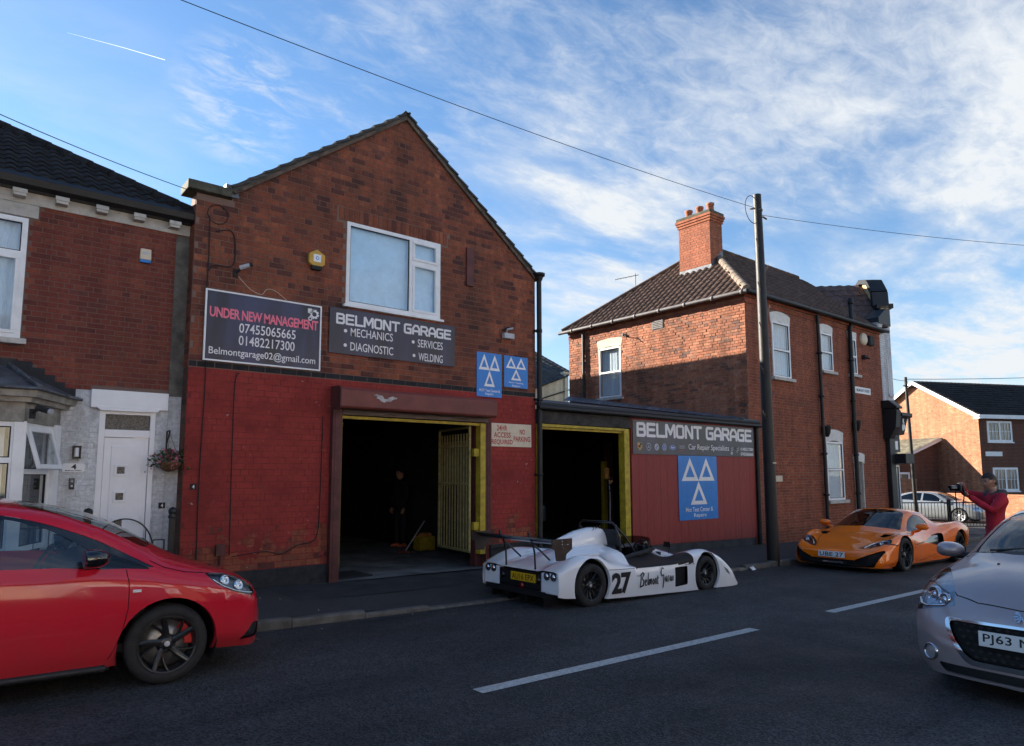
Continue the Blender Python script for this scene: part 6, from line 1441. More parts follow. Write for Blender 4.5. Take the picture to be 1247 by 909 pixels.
# windscreen: seen from above
fs = cookie(bm, rpoly([(-1.02, -.55), (-.18, -.64), (-.10, -.45), (-.06, 0), (-.10, .45), (-.18, .64), (-1.02, .55), (-1.08, 0)], [.08, .06, .2, .3, .2, .06, .08, .3]), 'top', lambda f: cen(f).z > .93 and f.normal.z > .2 and abs(cen(f).y) < .70)
take(bm, fs, 'windscreen', 'car_glass', rc, -.005)
fs = cookie(bm, [(-3.13, -.55), (-2.96, -.58), (-2.96, .58), (-3.13, .55)], 'top', lambda f: cen(f).z > 1.05)
if fs: take(bm, fs, 'rear_window', 'car_glass_dark', rc, -.005)
# lamps: long swept shape on the corner of the bonnet
for s in (-1, 1):
    poly = rpoly([(.255, .850), (.34, .755), (.50, .675), (.67, .625), (.705, .655), (.60, .765), (.45, .822)], [.02, .08, .08, .02, .05, .08, .06])
    fs = cookie(bm, poly, 'side', lambda f: cen(f).y*s > .30 and cen(f).z > .5)
    hl = take(bm, fs, 'headlight', 'lamp_glass', rc, .001, keep=True)
    take(bm, [f for f in fs if f.is_valid], 'lamp_bowl', 'lamp_dark', hl, -.030)
    for (cx_, cz_, r_) in ((.43, .775, .036), (.55, .725, .038)):
        yy = sy(cx_, cz_, s)-s*.020; mb = MB(); mb.lathe((cx_, yy, cz_), (.45, s*.8, .35), [(-.012, r_*1.25), (.004, r_*1.2), (.006, r_*.95), (-.004, r_*.8), (.006, r_*.4), (.009, 0)], 18); mb.build('reflector', 'lamp_shell', hl)
    mb = MB(); mb.tube([(x, sy(x, z, s)-s*.006, z) for x, z in ((.32, .79), (.40, .735), (.50, .69), (.60, .66), (.67, .648))], .007, 6); mb.build('light_strip', 'lamp_shell', hl)
    mb = MB(); mb.tube([(x, sy(x, z, s)-s*.010, z) for x, z in ((.29, .835), (.40, .825), (.50, .79), (.60, .745), (.67, .69))], .011, 6); mb.build('lamp_trim', 'gloss_black', hl)
    # bumper corner vent
    fs = cookie(bm, rpoly([(.575, .268), (.80, .268), (.785, .375), (.70, .40)], [.01,.01,.02,.03]), 'side', lambda f: cen(f).y*s > .25 and cen(f).x > .4)
    take(bm, fs, 'fog_recess', 'black_plastic', rc, -.02)
# grille in the nose
fs = cookie(bm, rpoly([(-.34, .47), (.34, .47), (.40, .555), (-.40, .555)], .03), 'front', lambda f: cen(f).x > .6); take(bm, fs, 'grille', 'black_plastic', rc, -.02)
fs = cookie(bm, rpoly([(-.42, .26), (.42, .26), (.36, .40), (-.36, .40)], .03), 'front', lambda f: cen(f).x > .6); take(bm, fs, 'lower_grille', 'black_plastic', rc, -.02)
# shut lines
dark = []
for s in (-1, 1):
    sd = lambda f: cen(f).y*s > .35
    dark += seam(bm, [(-.335, .915), (-.31, .80), (-.31, .62), (-.34, .45), (-.385, .32), (-.42, .25)], 'side', sd)
    dark += seam(bm, [(-1.62, .985), (-1.60, .7), (-1.66, .45), (-1.80, .25)], 'side', sd)
    dark += seam(bm, [(-.16, .97), (-.06, .915), (.10, .868), (.255, .85)], 'side', lambda f: cen(f).y*s > .5)
take_marked(bm, rc)
body = bm_obj(bm, 'body', 'paint_red', rc, ref=True)
# arch lips, sill, underside
for x in (0, -2.51):
    for s in (-1, 1): arch_liner(None, rc, x, WR, .375, s*.48, s*.845)
mb = MB(); mb.box(-2.1, -.40, -.80, .80, .17, .21); mb.box(-3.0, .6, -.5, .5, .20, .28); mb.box(-.40, .55, -.48, .48, .25, .7); tag(mb.build('underside', 'underbody', rc), kind='stuff')
for s in (-1, 1):
    mb = MB(); mb.tube([(-2.08, s*.80, .185), (-.43, s*.80, .185)], .03, 8); mb.build('sill', 'black_plastic', rc)
mb = MB(); mb.prism([(.40, .185), (.80, .19), (.83, .215), (.75, .225), (.40, .225)], (0, -.62, 0), (1, 0, 0), Z_, (0, 1.24, 0)); mb.build('front_lip', 'black_plastic', rc, bevel=.01)
mirror(rc, (-.60, -.80, .965), (-.60, -.96, 1.03), (.22, .135, .125), side=-1); mirror(rc, (-.60, .80, .965), (-.60, .96, 1.03), (.22, .135, .125), side=1)
mb = MB(); mb.box(-.285, -.225, -.868, -.855, .742, .764); mb.build('side_repeater', 'sign_letters', rc, bevel=.004)
# cabin
seat(rc, -1.35, -.36, .38); seat(rc, -1.35, .36, .38); seat(rc, -2.2, -.36, .42); seat(rc, -2.2, .36, .42)
mb = MB(); mb.prism([(-.15, .5), (-.15, .98), (-.5, .99), (-.72, .90), (-.75, .7), (-.6, .5)], (0, -.72, 0), (1, 0, 0), Z_, (0, 1.44, 0)); mb.build('dashboard', 'cabin_dark', rc, bevel=.02)
steering(rc, -.86, -.36, .93)
mb = MB(); mb.box(-3.0, .0, -.75, .75, .28, .34); mb.box(-2.7, -2.6, -.7, .7, .3, .95); mb.build('cabin_floor', 'cabin_dark', rc)
for x, tn in ((0, R(0)), (-2.51, 0)):
    for s in (-1, 1): tyre_wheel(rc, x, s*(.845-.10), WR, WR, .20, s, 'twist', .72, 'rim_black', cal='caliper_red', turn=tn)
for s in (-1, 1):
    mb = MB(); mb.box(-3.14, -3.02, s*.62-.08, s*.62+.08, .75, .95); mb.build('rear_lamp', 'lens_red', rc, bevel=.02)
# ------------------------------------------------------------------ white open race car (rear axle at its origin, +x ahead)
car_paint('paint_white', (.90, .90, .90), rough=.2, dirt=.12, dirtz=(.0, .35))
mat('carbon', (.012, .012, .013), .3, var=.2, vscale=90, coat=.5)
mat('pod_black', (.012, .008, .008), .5, spec=.25, var=.1)
mat('decal_black', (.012, .012, .014), .4, var=.0)
RAX, RAY = 6.79, 7.45
ra = empty('race_car', (RAX, RAY, gz(8.0)+ROAD), 'white open race car number 27 with a rear wing, parked in front of the workshops', 'race car')
ra.rotation_euler = (0, R(1.0), 0)
def St(x, ys, zs, dx=None): return [(x+(dx[i] if dx else 0), ys[i], zs[i]) for i in range(10)]
Y0 = [.83, .845, .83, .69, .53, .43, .36, .28, .14, 0]
st = [
 St(-.60, [.80, .815, .80, .69, .53, .43, .36, .28, .14, 0], [.19, .30, .47, .50, .50, .485, .48, .48, .48, .48]),
 St(-.50, [.82, .835, .82, .70, .53, .43, .36, .28, .14, 0], [.17, .30, .51, .55, .545, .52, .515, .515, .52, .52]),
 St(-.28, Y0, [.15, .31, .58, .645, .62, .565, .56, .57, .58, .585]),
 St(-.05, Y0, [.12, .31, .62, .69, .66, .60, .60, .62, .64, .65]),
 St(.18, Y0, [.10, .31, .59, .68, .675, .63, .64, .67, .70, .71]),
 St(.42, Y0, [.09, .30, .50, .60, .66, .66, .68, .71, .745, .755]),
 St(.68, Y0, [.08, .30, .475, .54, .65, .69, .71, .735, .76, .77]),
 St(.865, [.83, .845, .83, .72, .60, .47, .38, .28, .14, 0], [.075, .30, .465, .50, .64, .69, .71, .73, .75, .76]),
 St(.885, [.83, .845, .83, .73, .62, .49, .40, .28, .14, 0], [.075, .30, .460, .49, .51, .55, .58, .58, .52, .50]),
 St(1.25, [.83, .84, .825, .74, .62, .50, .41, .30, .15, 0], [.065, .29, .455, .495, .515, .55, .58, .57, .52, .50]),
 St(1.65, [.83, .84, .825, .74, .62, .50, .41, .30, .15, 0], [.055, .28, .455, .51, .53, .56, .60, .59, .55, .53]),
 St(1.98, [.83, .84, .83, .72, .56, .45, .37, .28, .14, 0], [.045, .28, .475, .555, .54, .52, .56, .62, .655, .665]),
 St(2.25, [.83, .845, .83, .70, .53, .43, .35, .26, .13, 0], [.04, .28, .53, .61, .58, .47, .49, .56, .60, .61]),
 St(2.57, [.83, .845, .83, .69, .52, .42, .33, .25, .12, 0], [.035, .28, .565, .635, .60, .40, .40, .48, .52, .53]),
 St(2.85, [.83, .845, .83, .69, .52, .42, .33, .25, .12, 0], [.03, .26, .50, .575, .54, .31, .31, .40, .44, .45]),
 St(3.08, [.83, .84, .82, .69, .52, .42, .33, .25, .12, 0], [.025, .20, .40, .465, .43, .23, .23, .32, .36, .37]),
 St(3.28, [.82, .83, .81, .69, .52, .42, .33, .25, .12, 0], [.02, .14, .26, .31, .28, .16, .16, .22, .26, .27], [0]*6+[.04, .08, .1, .1]),
 St(3.43, [.80, .81, .79, .68, .52, .42, .33, .25, .12, 0], [.02, .05, .085, .10, .095, .07, .07, .10, .13, .14], [0]*6+[.05, .12, .15, .15]),
]
bm = loft(st, 7, 6)
arch_cut(bm, 0, .30, .345, .5); arch_cut(bm, 2.57, .27, .325, .5)
tk = lambda poly, axis, sel, n_, m_, off=-.004: (lambda fs: take(bm, fs, n_, m_, ra, off) if fs else None)(cookie(bm, poly, axis, sel))
# cockpit opening
bmesh.ops.delete(bm, geom=cookie(bm, rpoly([(.90, -.40), (1.80, -.38), (1.95, -.2), (1.95, .2), (1.80, .38), (.90, .40)], .05), 'top', lambda f: cen(f).z > .4), context='FACES')
for s in (-1, 1):
    tk(rpoly([(.89, s*.845), (.89, s*.42), (1.75, s*.42), (2.18, s*.60), (2.22, s*.845)], [.0, .0, .1, .12, .02]), 'top', lambda f: cen(f).z > .452, 'sidepod_cover', 'pod_black', .004)
    tk(rpoly([(1.76, .13), (2.06, .145), (2.06, .42), (1.76, .415)], .02), 'side', lambda f: cen(f).y*s > .7, 'intake', 'underbody', -.05)
    for k, z in enumerate((.33, .30, .27)): tk([(3.02+.02*k, z), (3.14+.02*k, z-.06), (3.14+.02*k, z-.04), (3.02+.02*k, z+.012)], 'side', lambda f: cen(f).y*s > .7, 'louvre', 'carbon', -.006)
sm_ = []
for s in (-1, 1):
    sm_ += seam(bm, [(.33, .475), (.86, .462)], 'side', lambda f: cen(f).y*s > .6, w=.007)
    sm_ += seam(bm, [(2.0, .44), (2.23, .44)], 'side', lambda f: cen(f).y*s > .6, w=.006)
take_marked(bm, ra)
bm_obj(bm, 'body', 'paint_white', ra, ref=True)
# engine cover fin
def fin(x, w, zt, zb): return [(x, w, zb), (x, w*.92, zb+(zt-zb)*.45), (x, w*.74, zb+(zt-zb)*.8), (x, w*.4, zt-.01), (x, 0, zt)]
fb = loft([fin(.08, .03, .80, .62), fin(.11, .06, .835, .62), fin(.30, .12, .90, .64), fin(.55, .155, .965, .68), (fin(.78, .165, .995, .70)), fin(.93, .16, .99, .70), [(1.10, .16, .70), (1.06, .15, .80), (1.02, .12, .90), (.98, .07, .965), (.97, 0, .975)]], 6, 5)
bm_obj(fb, 'engine_cover', 'paint_white', ra, ref=True)
mb = MB(); mb.mesh([(1.101, -.16, .70), (1.101, .16, .70), (1.061, .15, .80), (1.021, .12, .90), (.981, .07, .965), (.971, 0, .975), (.981, -.07, .965), (1.021, -.12, .90), (1.061, -.15, .80)], [tuple(range(9))]); mb.build('cover_front', 'carbon', ra)
# tub, seats, roll hoop
mb = MB(); mb.box(.60, 2.0, -.44, .44, .06, .12); mb.box(.86, .90, -.44, .44, .12, .72); mb.box(1.93, 1.98, -.40, .40, .12, .6); mb.box(.9, 1.95, -.46, -.42, .1, .52); mb.box(.9, 1.95, .42, .46, .1, .52); mb.build('tub', 'carbon', ra)
mb = MB(); mb.box(-.45, 3.2, -.55, .55, .05, .10); mb.box(-.3, .8, -.40, .40, .1, .5); mb.box(2.1, 3.1, -.3, .3, .1, .22); tag(mb.build('underside', 'underbody', ra), kind='stuff')
for y in (-.2, .2):
    mb = MB(); mb.prism([(.98, .14), (1.35, .14), (1.40, .20), (1.08, .24), (.98, .74), (.92, .74)], (0, y-.16, 0), (1, 0, 0), Z_, (0, .32, 0)); mb.build('seat', 'seat_cloth', ra, bevel=.02)
mb = MB(); mb.tube([(1.02, -.42, .5), (1.0, -.42, .85), (.96, -.38, 1.03), (.95, -.30, 1.075), (.95, .30, 1.075), (.96, .38, 1.03), (1.0, .42, .85), (1.02, .42, .5)], .018, 10); mb.build('roll_hoop', 'carbon', ra)
for y in (-.40, .40):
    mb = MB(); mb.tube([(.97, y, 1.0), (1.15, y, .86), (1.38, y*1.02, .60)], .013, 8); mb.build('hoop_stay', 'carbon', ra)
mb = MB(); mb.mesh([(1.02, -.36, .72), (1.02, -.06, .72), (.99, -.08, .97), (.99, -.34, .97), (1.07, -.36, .72), (1.07, -.06, .72), (1.04, -.08, .97), (1.04, -.34, .97)], [(0, 1, 2, 3), (4, 7, 6, 5), (0, 4, 5, 1), (1, 5, 6, 2), (2, 6, 7, 3), (3, 7, 4, 0)]); mb.build('headrest', 'seat_cloth', ra, bevel=.02)
steering(ra, 1.72, -.2, .64, 20, .14)
mb = MB(); mb.box(1.72, 1.80, -.32, .1, .56, .66); mb.build('dash_pod', 'carbon', ra, bevel=.02)
mat('smoked_screen', (.02, .02, .02), .1)
car_glass('smoked_glass', (.20, .18, .18), 1.4)
pts = []; n_ = 20
for i in range(n_+1):
    t = -1+2*i/n_; y = .44*math.sin(t*1.45)/math.sin(1.45); x = 2.02-.62*(abs(t)**2.6); h_ = .19*(1-.25*abs(t)**3)
    pts += [(x, y, .56+.05*(1-abs(t))), (x-.06, y*.97, .60+h_+.03*(1-abs(t)))]
mb = MB(); mb.mesh(pts, [(2*i, 2*i+2, 2*i+3, 2*i+1) for i in range(n_)], True); mb.build('windscreen', 'smoked_glass', ra)
mb = MB(); mb.tube([(1.0, -.46, .55), (1.3, -.45, .60), (1.6, -.43, .63), (1.85, -.36, .66)], .035, 8); mb.build('cockpit_edge', 'seat_cloth', ra)
for y in (-.5, .5):
    mb = MB(); mb.tube([(2.1, y*.9, .58), (2.08, y, .70)], .01, 6); mb.mesh([(2.0, y-.07, .68), (2.0, y+.07, .68), (2.0, y+.06, .76), (2.0, y-.06, .76), (2.09, y, .69), (2.09, y, .75)], [(0, 1, 2, 3), (0, 4, 1), (3, 2, 5), (0, 3, 5, 4), (1, 4, 5, 2)]); mb.build('door_mirror', 'carbon', ra)
# tail
mb = MB(); mb.box(-.585, -.5, -.44, .44, .20, .455); mb.build('tail_panel', 'carbon', ra, bevel=.01)
for a, b in ((-.80, -.44), (.44, .80)): mb = MB(); mb.box(-.58, -.5, a, b, .20, .47); mb.build('tail_corner', 'paint_white', ra, bevel=.02)
mb = MB(); mb.box(-.68, -.30, -.62, .62, .165, .185); mb.box(-.685, -.66, -.62, .62, .165, .24)
for y in (-.55, -.2, .2, .55): mb.box(-.62, -.1, y-.008, y+.008, .05, .165)
mb.build('diffuser', 'carbon', ra, bevel=.003)
plate(ra, (-.60, -.10, .375), (0, -1, 0), (-1, 0, 0), 'AU16 EPX', m='plate_yellow')
for y in (-.70, -.57, .57, .70):
    mb = MB(); mb.lathe((-.575, y, .43), (-1, 0, 0), [(0, .050), (.02, .052), (.028, .046)], 18); l_ = mb.build('tail_lamp', 'carbon', ra)
    mb = MB(); mb.lathe((-.60, y, .43), (-1, 0, 0), [(0, .043), (.010, .034), (.014, .018), (.015, 0)], 16); mb.build('lamp_lens', 'lamp_shell', l_)
mb = MB(); mb.lathe((-.60, -.09, .265), (-1, 0, 0), [(0, .035), (.02, .035), (.03, .02), (.03, 0)], 14); mb.build('rain_light', 'lens_red', ra)
for y in (.36, -.40): mb = MB(); mb.lathe((-.59, y, .36), (-1, 0, 0), [(0, .045), (.012, .04), (.012, 0)], 14); mb.build('reflector', 'gloss_black', ra)
# wing
prof = [(-.66, .905), (-.62, .87), (-.54, .845), (-.46, .840), (-.40, .852), (-.46, .866), (-.54, .872), (-.62, .892)]
mb = MB(); mb.prism(prof, (0, -.86, 0), (1, 0, 0), Z_, (0, 1.72, 0)); mb.build('wing_plane', 'carbon', ra)
mb = MB(); mb.prism([(-.74, .93), (-.69, .90), (-.64, .89), (-.69, .915)], (0, -.86, 0), (1, 0, 0), Z_, (0, 1.72, 0)); mb.build('wing_flap', 'carbon', ra)
mat('endplate_brown', (.045, .028, .022), .4, var=.1)
for s in (-1, 1):
    mb = MB(); mb.prism(rpoly([(-.78, .93), (-.42, .94), (-.42, .80), (-.52, .74), (-.54, .66), (-.70, .66), (-.72, .80), (-.78, .82)], .012, 2), (0, s*.868-.006, 0), (1, 0, 0), Z_, (0, .012, 0)); mb.build('endplate', 'endplate_brown', ra)
    for q in ((-.60, .86), (-.50, .86), (-.60, .9)):
        mb = MB(); mb.lathe((q[0], s*.876, q[1]), (0, s, 0), [(0, .008), (.004, .006), (.004, 0)], 8); mb.build('bolt', 'chrome', ra)
    y = s*.31
    mb = MB(); mb.tube([(-.56, y, .46), (-.575, y, .70), (-.60, y, .80), (-.66, y, .92), (-.70, y, .99)], .013, 8); mb.tube([(-.70, y, .95), (-.60, y, .82), (-.48, y, .74), (-.30, y, .60)], .014, 8); mb.build('wing_strut', 'carbon', ra)
# racing number and name on the flank
def flank(txt, x0, x1, z0, z1, m_, bold, shear=0, nm_='lettering', dy=.0):
    mb = MB(); text_mesh(txt, x0, x1, z0, z1, mb, (0, -.8475+dy, 0), (1, 0, 0), Z_, (0, -1, 0), .0015, bold, .95, shear=shear); return mb.build(nm_, m_, ra)
flank('27', .36, .76, .14, .43, 'decal_black', .045, nm_='racing_number')
def brush(strokes, x0, z0, sx, sz, m_, nm_):
    mb = MB(); o = Vector((0, -.8495, 0))
    for st_ in strokes:
        pts = [Vector((x0+p[0]*sx, 0, z0+p[1]*sz)) for p in st_]; ws = [p[2] if len(p) > 2 else 1.0 for p in st_]
        q = []
        for i in range(len(pts)-1):
            for k in range(4): q.append((pts[i].lerp(pts[i+1], k/4), ws[i]+(ws[i+1]-ws[i])*k/4))
        q.append((pts[-1], ws[-1])); L_, R2 = [], []
        for i, (p, w) in enumerate(q):
            d = (q[min(i+1, len(q)-1)][0]-q[max(i-1, 0)][0]).normalized(); n = Vector((-d.z, 0, d.x))*.006*w; L_.append(p+n+o); R2.append(p-n+o)
        mb.mesh(L_+R2, [(i, i+1, len(q)+i+1, len(q)+i) for i in range(len(q)-1)])
    return mb.build(nm_, m_, ra)
name = [[(-1.0, 6.2, .6), (.6, 6.0, .8)],
 [(.9, 6.6, 1.2), (.7, 3, 1.6), (.4, .4, 1.8)], [(.4, 6.0, 1), (1.6, 7.6, 1.6), (2.1, 6.6, 1.8), (1.2, 4.5, 1.2), (2.0, 3.4, 1.8), (1.8, 1.0, 2), (.3, .2, 1.6)],
 [(2.6, 2.2, 1), (3.2, 3.0, 1.3), (2.9, 4.0, 1), (2.5, 2.6, 1.4), (2.7, .8, 1.5), (3.4, 1.0, .9)], [(3.6, 1.2, .8), (4.1, 7.2, 1.2), (3.8, 3.0, 1.6), (3.9, .7, 1.4)],
 [(4.3, .7, 1.5), (4.4, 3.4, 1.5), (4.8, 3.9, 1.3), (4.8, 1, 1.5), (5.0, 3.2, 1.3), (5.4, 4, 1.3), (5.4, .8, 1.5)], [(6.3, 3.8, 1.3), (5.9, 2.4, 1.6), (6.2, .8, 1.4), (6.7, 2.2, 1.5), (6.3, 3.8, 1.2)],
 [(7.0, .8, 1.5), (7.1, 3.8, 1.4), (7.5, 3.6, 1.3), (7.6, .8, 1.5)], [(8.2, 5.2, 1.4), (8.1, .9, 1.5), (8.5, .8, 1)], [(7.8, 4.0, .9), (8.7, 4.0, .9)],
 [(11.0, 8.4, 1.2), (10.2, 9.0, 1.4), (9.7, 6.6, 1.8), (10.1, 4.6, 1.4), (10.9, 5.4, 1.2), (11.0, 3.2, 1.8), (10.6, -1.2, 1.8), (10.3, -1.6, .8)],
 [(12.1, 4.4, 1.3), (11.6, 3, 1.5), (11.9, 1.4, 1.4), (12.3, 3.8, 1.2), (12.4, 1.2, 1.4)], [(12.9, 1.2, 1.5), (12.9, 4.2, 1.3), (13.4, 4.4, 1)], [(14.1, 4.4, 1.2), (13.7, 2.8, 1.5), (14.0, 1.4, 1.3), (14.4, 4.0, 1.2), (14.5, 1.2, 1.4)], [(14.9, 4.2, 1.2), (15.0, 1.6, 1.3), (15.4, 1.8, 1), (15.5, 4.2, 1.2)]]
brush(name, .93, .19, .050, .027, 'decal_black', 'painted_name')
mb = MB(); text_mesh('SR8', .68, .88, .875, .935, mb, (0, -.158, 0), (1, 0, .12), Z_, (0, -1, .3), .003, .0, 1.2, shear=.3); mb.build('badge_lettering', 'decal_black', ra)
for x, r_, w_, z in ((0, .29, .27, .29), (2.57, .27, .23, .27)):
    for s in (-1, 1): tyre_wheel(ra, x, s*(.835-w_/2), z, r_, w_, s, 'ten', .68, 'rim_black')
    for s in (-1, 1): arch_liner(None, ra, x, .30 if x < 1 else .27, .35 if x < 1 else .33, s*.50, s*.83)
# ------------------------------------------------------------------ orange sports car (front axle at its origin, its nose towards +x locally)
car_paint('paint_orange', (1.0, .195, .003), metal=.0, rough=.25, dirt=.1, dirtz=(.1, .4))
OX, OYS = 14.62, 5.72
oc = empty('sports_car', (OX, OYS+.955, gz(15.9)+ROAD), 'low orange supercar with black wheels and side scoops facing us by the corner house', 'sports car')
oc.rotation_euler = (0, R(-1.0), math.pi)
WB = 2.85
def S(x, prof): return [(x+(p[2] if len(p) > 2 else 0), p[0], p[1]) for p in prof]
st = [
 S(-WB-.80, [(.62, .45), (.70, .50), (.72, .60), (.68, .70), (.60, .74), (.46, .75), (.36, .76), (.2, .77), (0, .77)]),
 S(-WB-.70, [(.76, .30), (.88, .40), (.92, .60), (.88, .76), (.76, .81), (.56, .80), (.40, .80), (.22, .81), (0, .81)]),
 S(-WB-.35, [(.84, .22), (.96, .36), (.995, .60), (.965, .80), (.86, .885), (.64, .86), (.44, .85), (.24, .86), (0, .865)]),
 S(-WB, [(.86, .16), (.97, .34), (1.005, .60), (.985, .81), (.89, .905), (.68, .88), (.46, .88), (.25, .91), (0, .92)]),
 S(-WB+.40, [(.86, .13), (.93, .30), (.975, .55), (.96, .78), (.87, .875), (.70, .87), (.50, .92), (.28, .98), (0, .995)]),
 S(-WB+.75, [(.86, .12), (.91, .28), (.945, .50), (.925, .70), (.84, .80), (.72, .87), (.54, 1.02), (.30, 1.08), (0, 1.10)]),
 S(-WB+1.10, [(.86, .12), (.905, .28), (.925, .48), (.90, .64), (.83, .745), (.735, .86), (.57, 1.10), (.32, 1.16), (0, 1.18)]),
 S(-1.35, [(.86, .12), (.905, .28), (.915, .47), (.885, .62), (.82, .72), (.74, .84), (.58, 1.12), (.33, 1.185), (0, 1.20)]),
 S(-1.02, [(.86, .12), (.91, .28), (.915, .47), (.89, .61), (.83, .71), (.755, .81), (.60, 1.03), (.36, 1.12), (0, 1.145)]),
 S(-.68, [(.86, .12), (.92, .28), (.93, .48), (.91, .62), (.855, .705), (.78, .765), (.655, .88), (.40, .96, .05), (0, .99, .07)]),
 S(-.36, [(.86, .13), (.93, .30), (.95, .50), (.935, .65), (.875, .72), (.79, .735), (.69, .765), (.42, .81, .08), (0, .835, .12)]),
 S(0, [(.86, .16), (.94, .32), (.965, .52), (.95, .675), (.88, .735), (.77, .715), (.62, .70), (.36, .715), (0, .72)]),
 S(.35, [(.86, .13), (.94, .28), (.955, .46), (.935, .60), (.86, .665), (.75, .635), (.60, .615), (.34, .62), (0, .625)]),
 S(.62, [(.86, .12), (.93, .24), (.925, .38), (.90, .50), (.83, .565), (.72, .545), (.58, .53), (.33, .53), (0, .535)]),
 S(.83, [(.84, .12), (.88, .22), (.865, .33), (.84, .42), (.77, .475), (.67, .475), (.55, .465, .01), (.31, .46, .03), (0, .46, .04)]),
 S(.95, [(.74, .12), (.78, .20), (.77, .30), (.745, .37), (.69, .415), (.61, .42), (.50, .42, .02), (.28, .42, .04), (0, .42, .05)]),
 S(1.02, [(.58, .13), (.61, .19, .01), (.60, .27, .02), (.585, .33, .02), (.55, .37, .02), (.49, .385, .02), (.41, .39, .02), (.23, .39, .03), (0, .39, .04)]),
 S(1.06, [(.0, .14), (.0, .19, .01), (.0, .25, .02), (.0, .30, .02), (.0, .33, .02), (.0, .345, .02), (.0, .35, .02), (.0, .355, .02), (0, .36, .02)]),
]
bm = loft(st, 7, 6)
arch_cut(bm, 0, .335, .375, .55); arch_cut(bm, -WB, .35, .395, .55)
bmesh.ops.delete(bm, geom=cookie(bm, [(-WB+.44, -.1), (-.42, -.1), (-.42, .13), (-WB+.44, .13)], 'side', lambda f: cen(f).z < .3), context='FACES')
tko = lambda poly, axis, sel, n_, m_, off=-.004: (lambda fs: take(bm, fs, n_, m_, oc, off) if fs else None)(cookie(bm, poly, axis, sel))
# glass
tko(rpoly([(-1.10, -.50), (-.42, -.69), (-.30, -.45), (-.25, 0), (-.30, .45), (-.42, .69), (-1.10, .50), (-1.17, 0)], [.06, .05, .2, .3, .2, .05, .06, .3]), 'top', lambda f: cen(f).z > .74 and abs(cen(f).y) < .72 and f.normal.z > .1, 'windscreen', 'car_glass_dark', -.004)
for s in (-1, 1):
    tko(rpoly([(-1.72, .845), (-.60, .745), (-.54, .765), (-.98, 1.00), (-1.30, 1.085), (-1.60, 1.02)], [.04, .02, .02, .2, .1, .08]), 'side', lambda f: cen(f).y*s > .45 and cen(f).z > .7, 'side_window', 'car_glass', -.005)
    # side scoop: dark blade behind the door
    tko(rpoly([(-1.02, .535), (-1.90, .42), (-1.98, .46), (-1.99, .68), (-1.86, .695), (-1.5, .66)], [.02, .03, .05, .08, .05, .1]), 'side', lambda f: cen(f).y*s > .75, 'side_scoop', 'gloss_black', -.055)
    tko([(-1.03, .53), (-.52, .50), (-.52, .515), (-1.03, .555)], 'side', lambda f: cen(f).y*s > .75, 'door_blade', 'rim_grey', -.006)
    # lamps
    fs = cookie(bm, rpoly([(.30, .87), (.30, .60), (.60, .40), (.86, .42), (.74, .64), (.52, .86)], [.08, .08, .12, .02, .1, .06]) if False else rpoly([(.44, s*.885), (.40, s*.72), (.62, s*.52), (.88, s*.42), (.86, s*.50), (.72, s*.74), (.60, s*.89)], [.05, .06, .1, .01, .05, .08, .04]), 'top', lambda f: cen(f).z > .40 and f.normal.z > .05)
    hl = take(bm, fs, 'headlight', 'lamp_glass', oc, .001, keep=True); take(bm, [f for f in fs if f.is_valid], 'lamp_bowl', 'gloss_black', hl, -.035)
    mb = MB(); mb.tube([(.50, s*.85, .60), (.47, s*.74, .605), (.62, s*.60, .55), (.80, s*.50, .48)], .009, 6); mb.build('light_strip', 'lamp_shell', hl)
    mb = MB(); mb.lathe((.60, s*.74, .56), (1, 0, .5), [(-.03, 0), (-.01, .03), (0, .035), (.003, .03)], 14); mb.build('reflector', 'lamp_shell', hl)
    # black intakes in the bumper
    fs = cookie(bm, rpoly([(s*.30, .135), (s*.74, .135), (s*.88, .42), (s*.86, .455), (s*.40, .245)], [.02, .02, .02, .02, .1]), 'front', lambda f: cen(f).x > .45)
    take(bm, fs, 'intake', 'underbody', oc, -.05)
    mb = MB(); mb.mesh([(.93, s*.36, .15), (.86, s*.60, .15), (.90, s*.44, .30), (.95, s*.34, .25)], [(0, 1, 2, 3)]); mb.build('intake_vane', 'carbon', oc)
fs = cookie(bm, rpoly([(-.34, .135), (.34, .135), (.42, .25), (-.42, .25)], [.01, .01, .03, .03]), 'front', lambda f: cen(f).x > .5); take(bm, fs, 'lower_grille', 'underbody', oc, -.03)
tko(rpoly([(-WB+.85, -.42), (-WB+.30, -.46), (-WB-.2, -.40), (-WB-.2, .40), (-WB+.30, .46), (-WB+.85, .42)], .05), 'top', lambda f: cen(f).z > .8, 'engine_cover', 'gloss_black', -.01)
sm_ = []
for s in (-1, 1):
    sd = lambda f: cen(f).y*s > .6
    sm_ += seam(bm, [(-.50, .73), (-.44, .60), (-.47, .40), (-.56, .16)], 'side', sd, w=.007)
    sm_ += seam(bm, [(-1.96, .42), (-1.86, .30), (-1.2, .22), (-.60, .16)], 'side', sd, w=.006)
    sm_ += seam(bm, [(.88, s*.40), (.45, s*.56), (.0, s*.66), (-.28, s*.72)], 'top', lambda f: cen(f).z > .4 and f.normal.z > .3, w=.007)
    sm_ += seam(bm, [(.37, .53), (.60, .57)], 'side', sd, w=.02)
take_marked(bm, oc)
bm_obj(bm, 'body', 'paint_orange', oc, ref=True)
mb = MB(); mb.box(-WB-.7, .8, -.6, .6, .10, .16); mb.box(-WB+.45, -.4, -.86, .86, .10, .14); mb.box(-.5, .75, -.5, .5, .15, .36); mb.box(-WB-.6, -WB+.3, -.6, .6, .15, .6); tag(mb.build('underside', 'underbody', oc), kind='stuff')
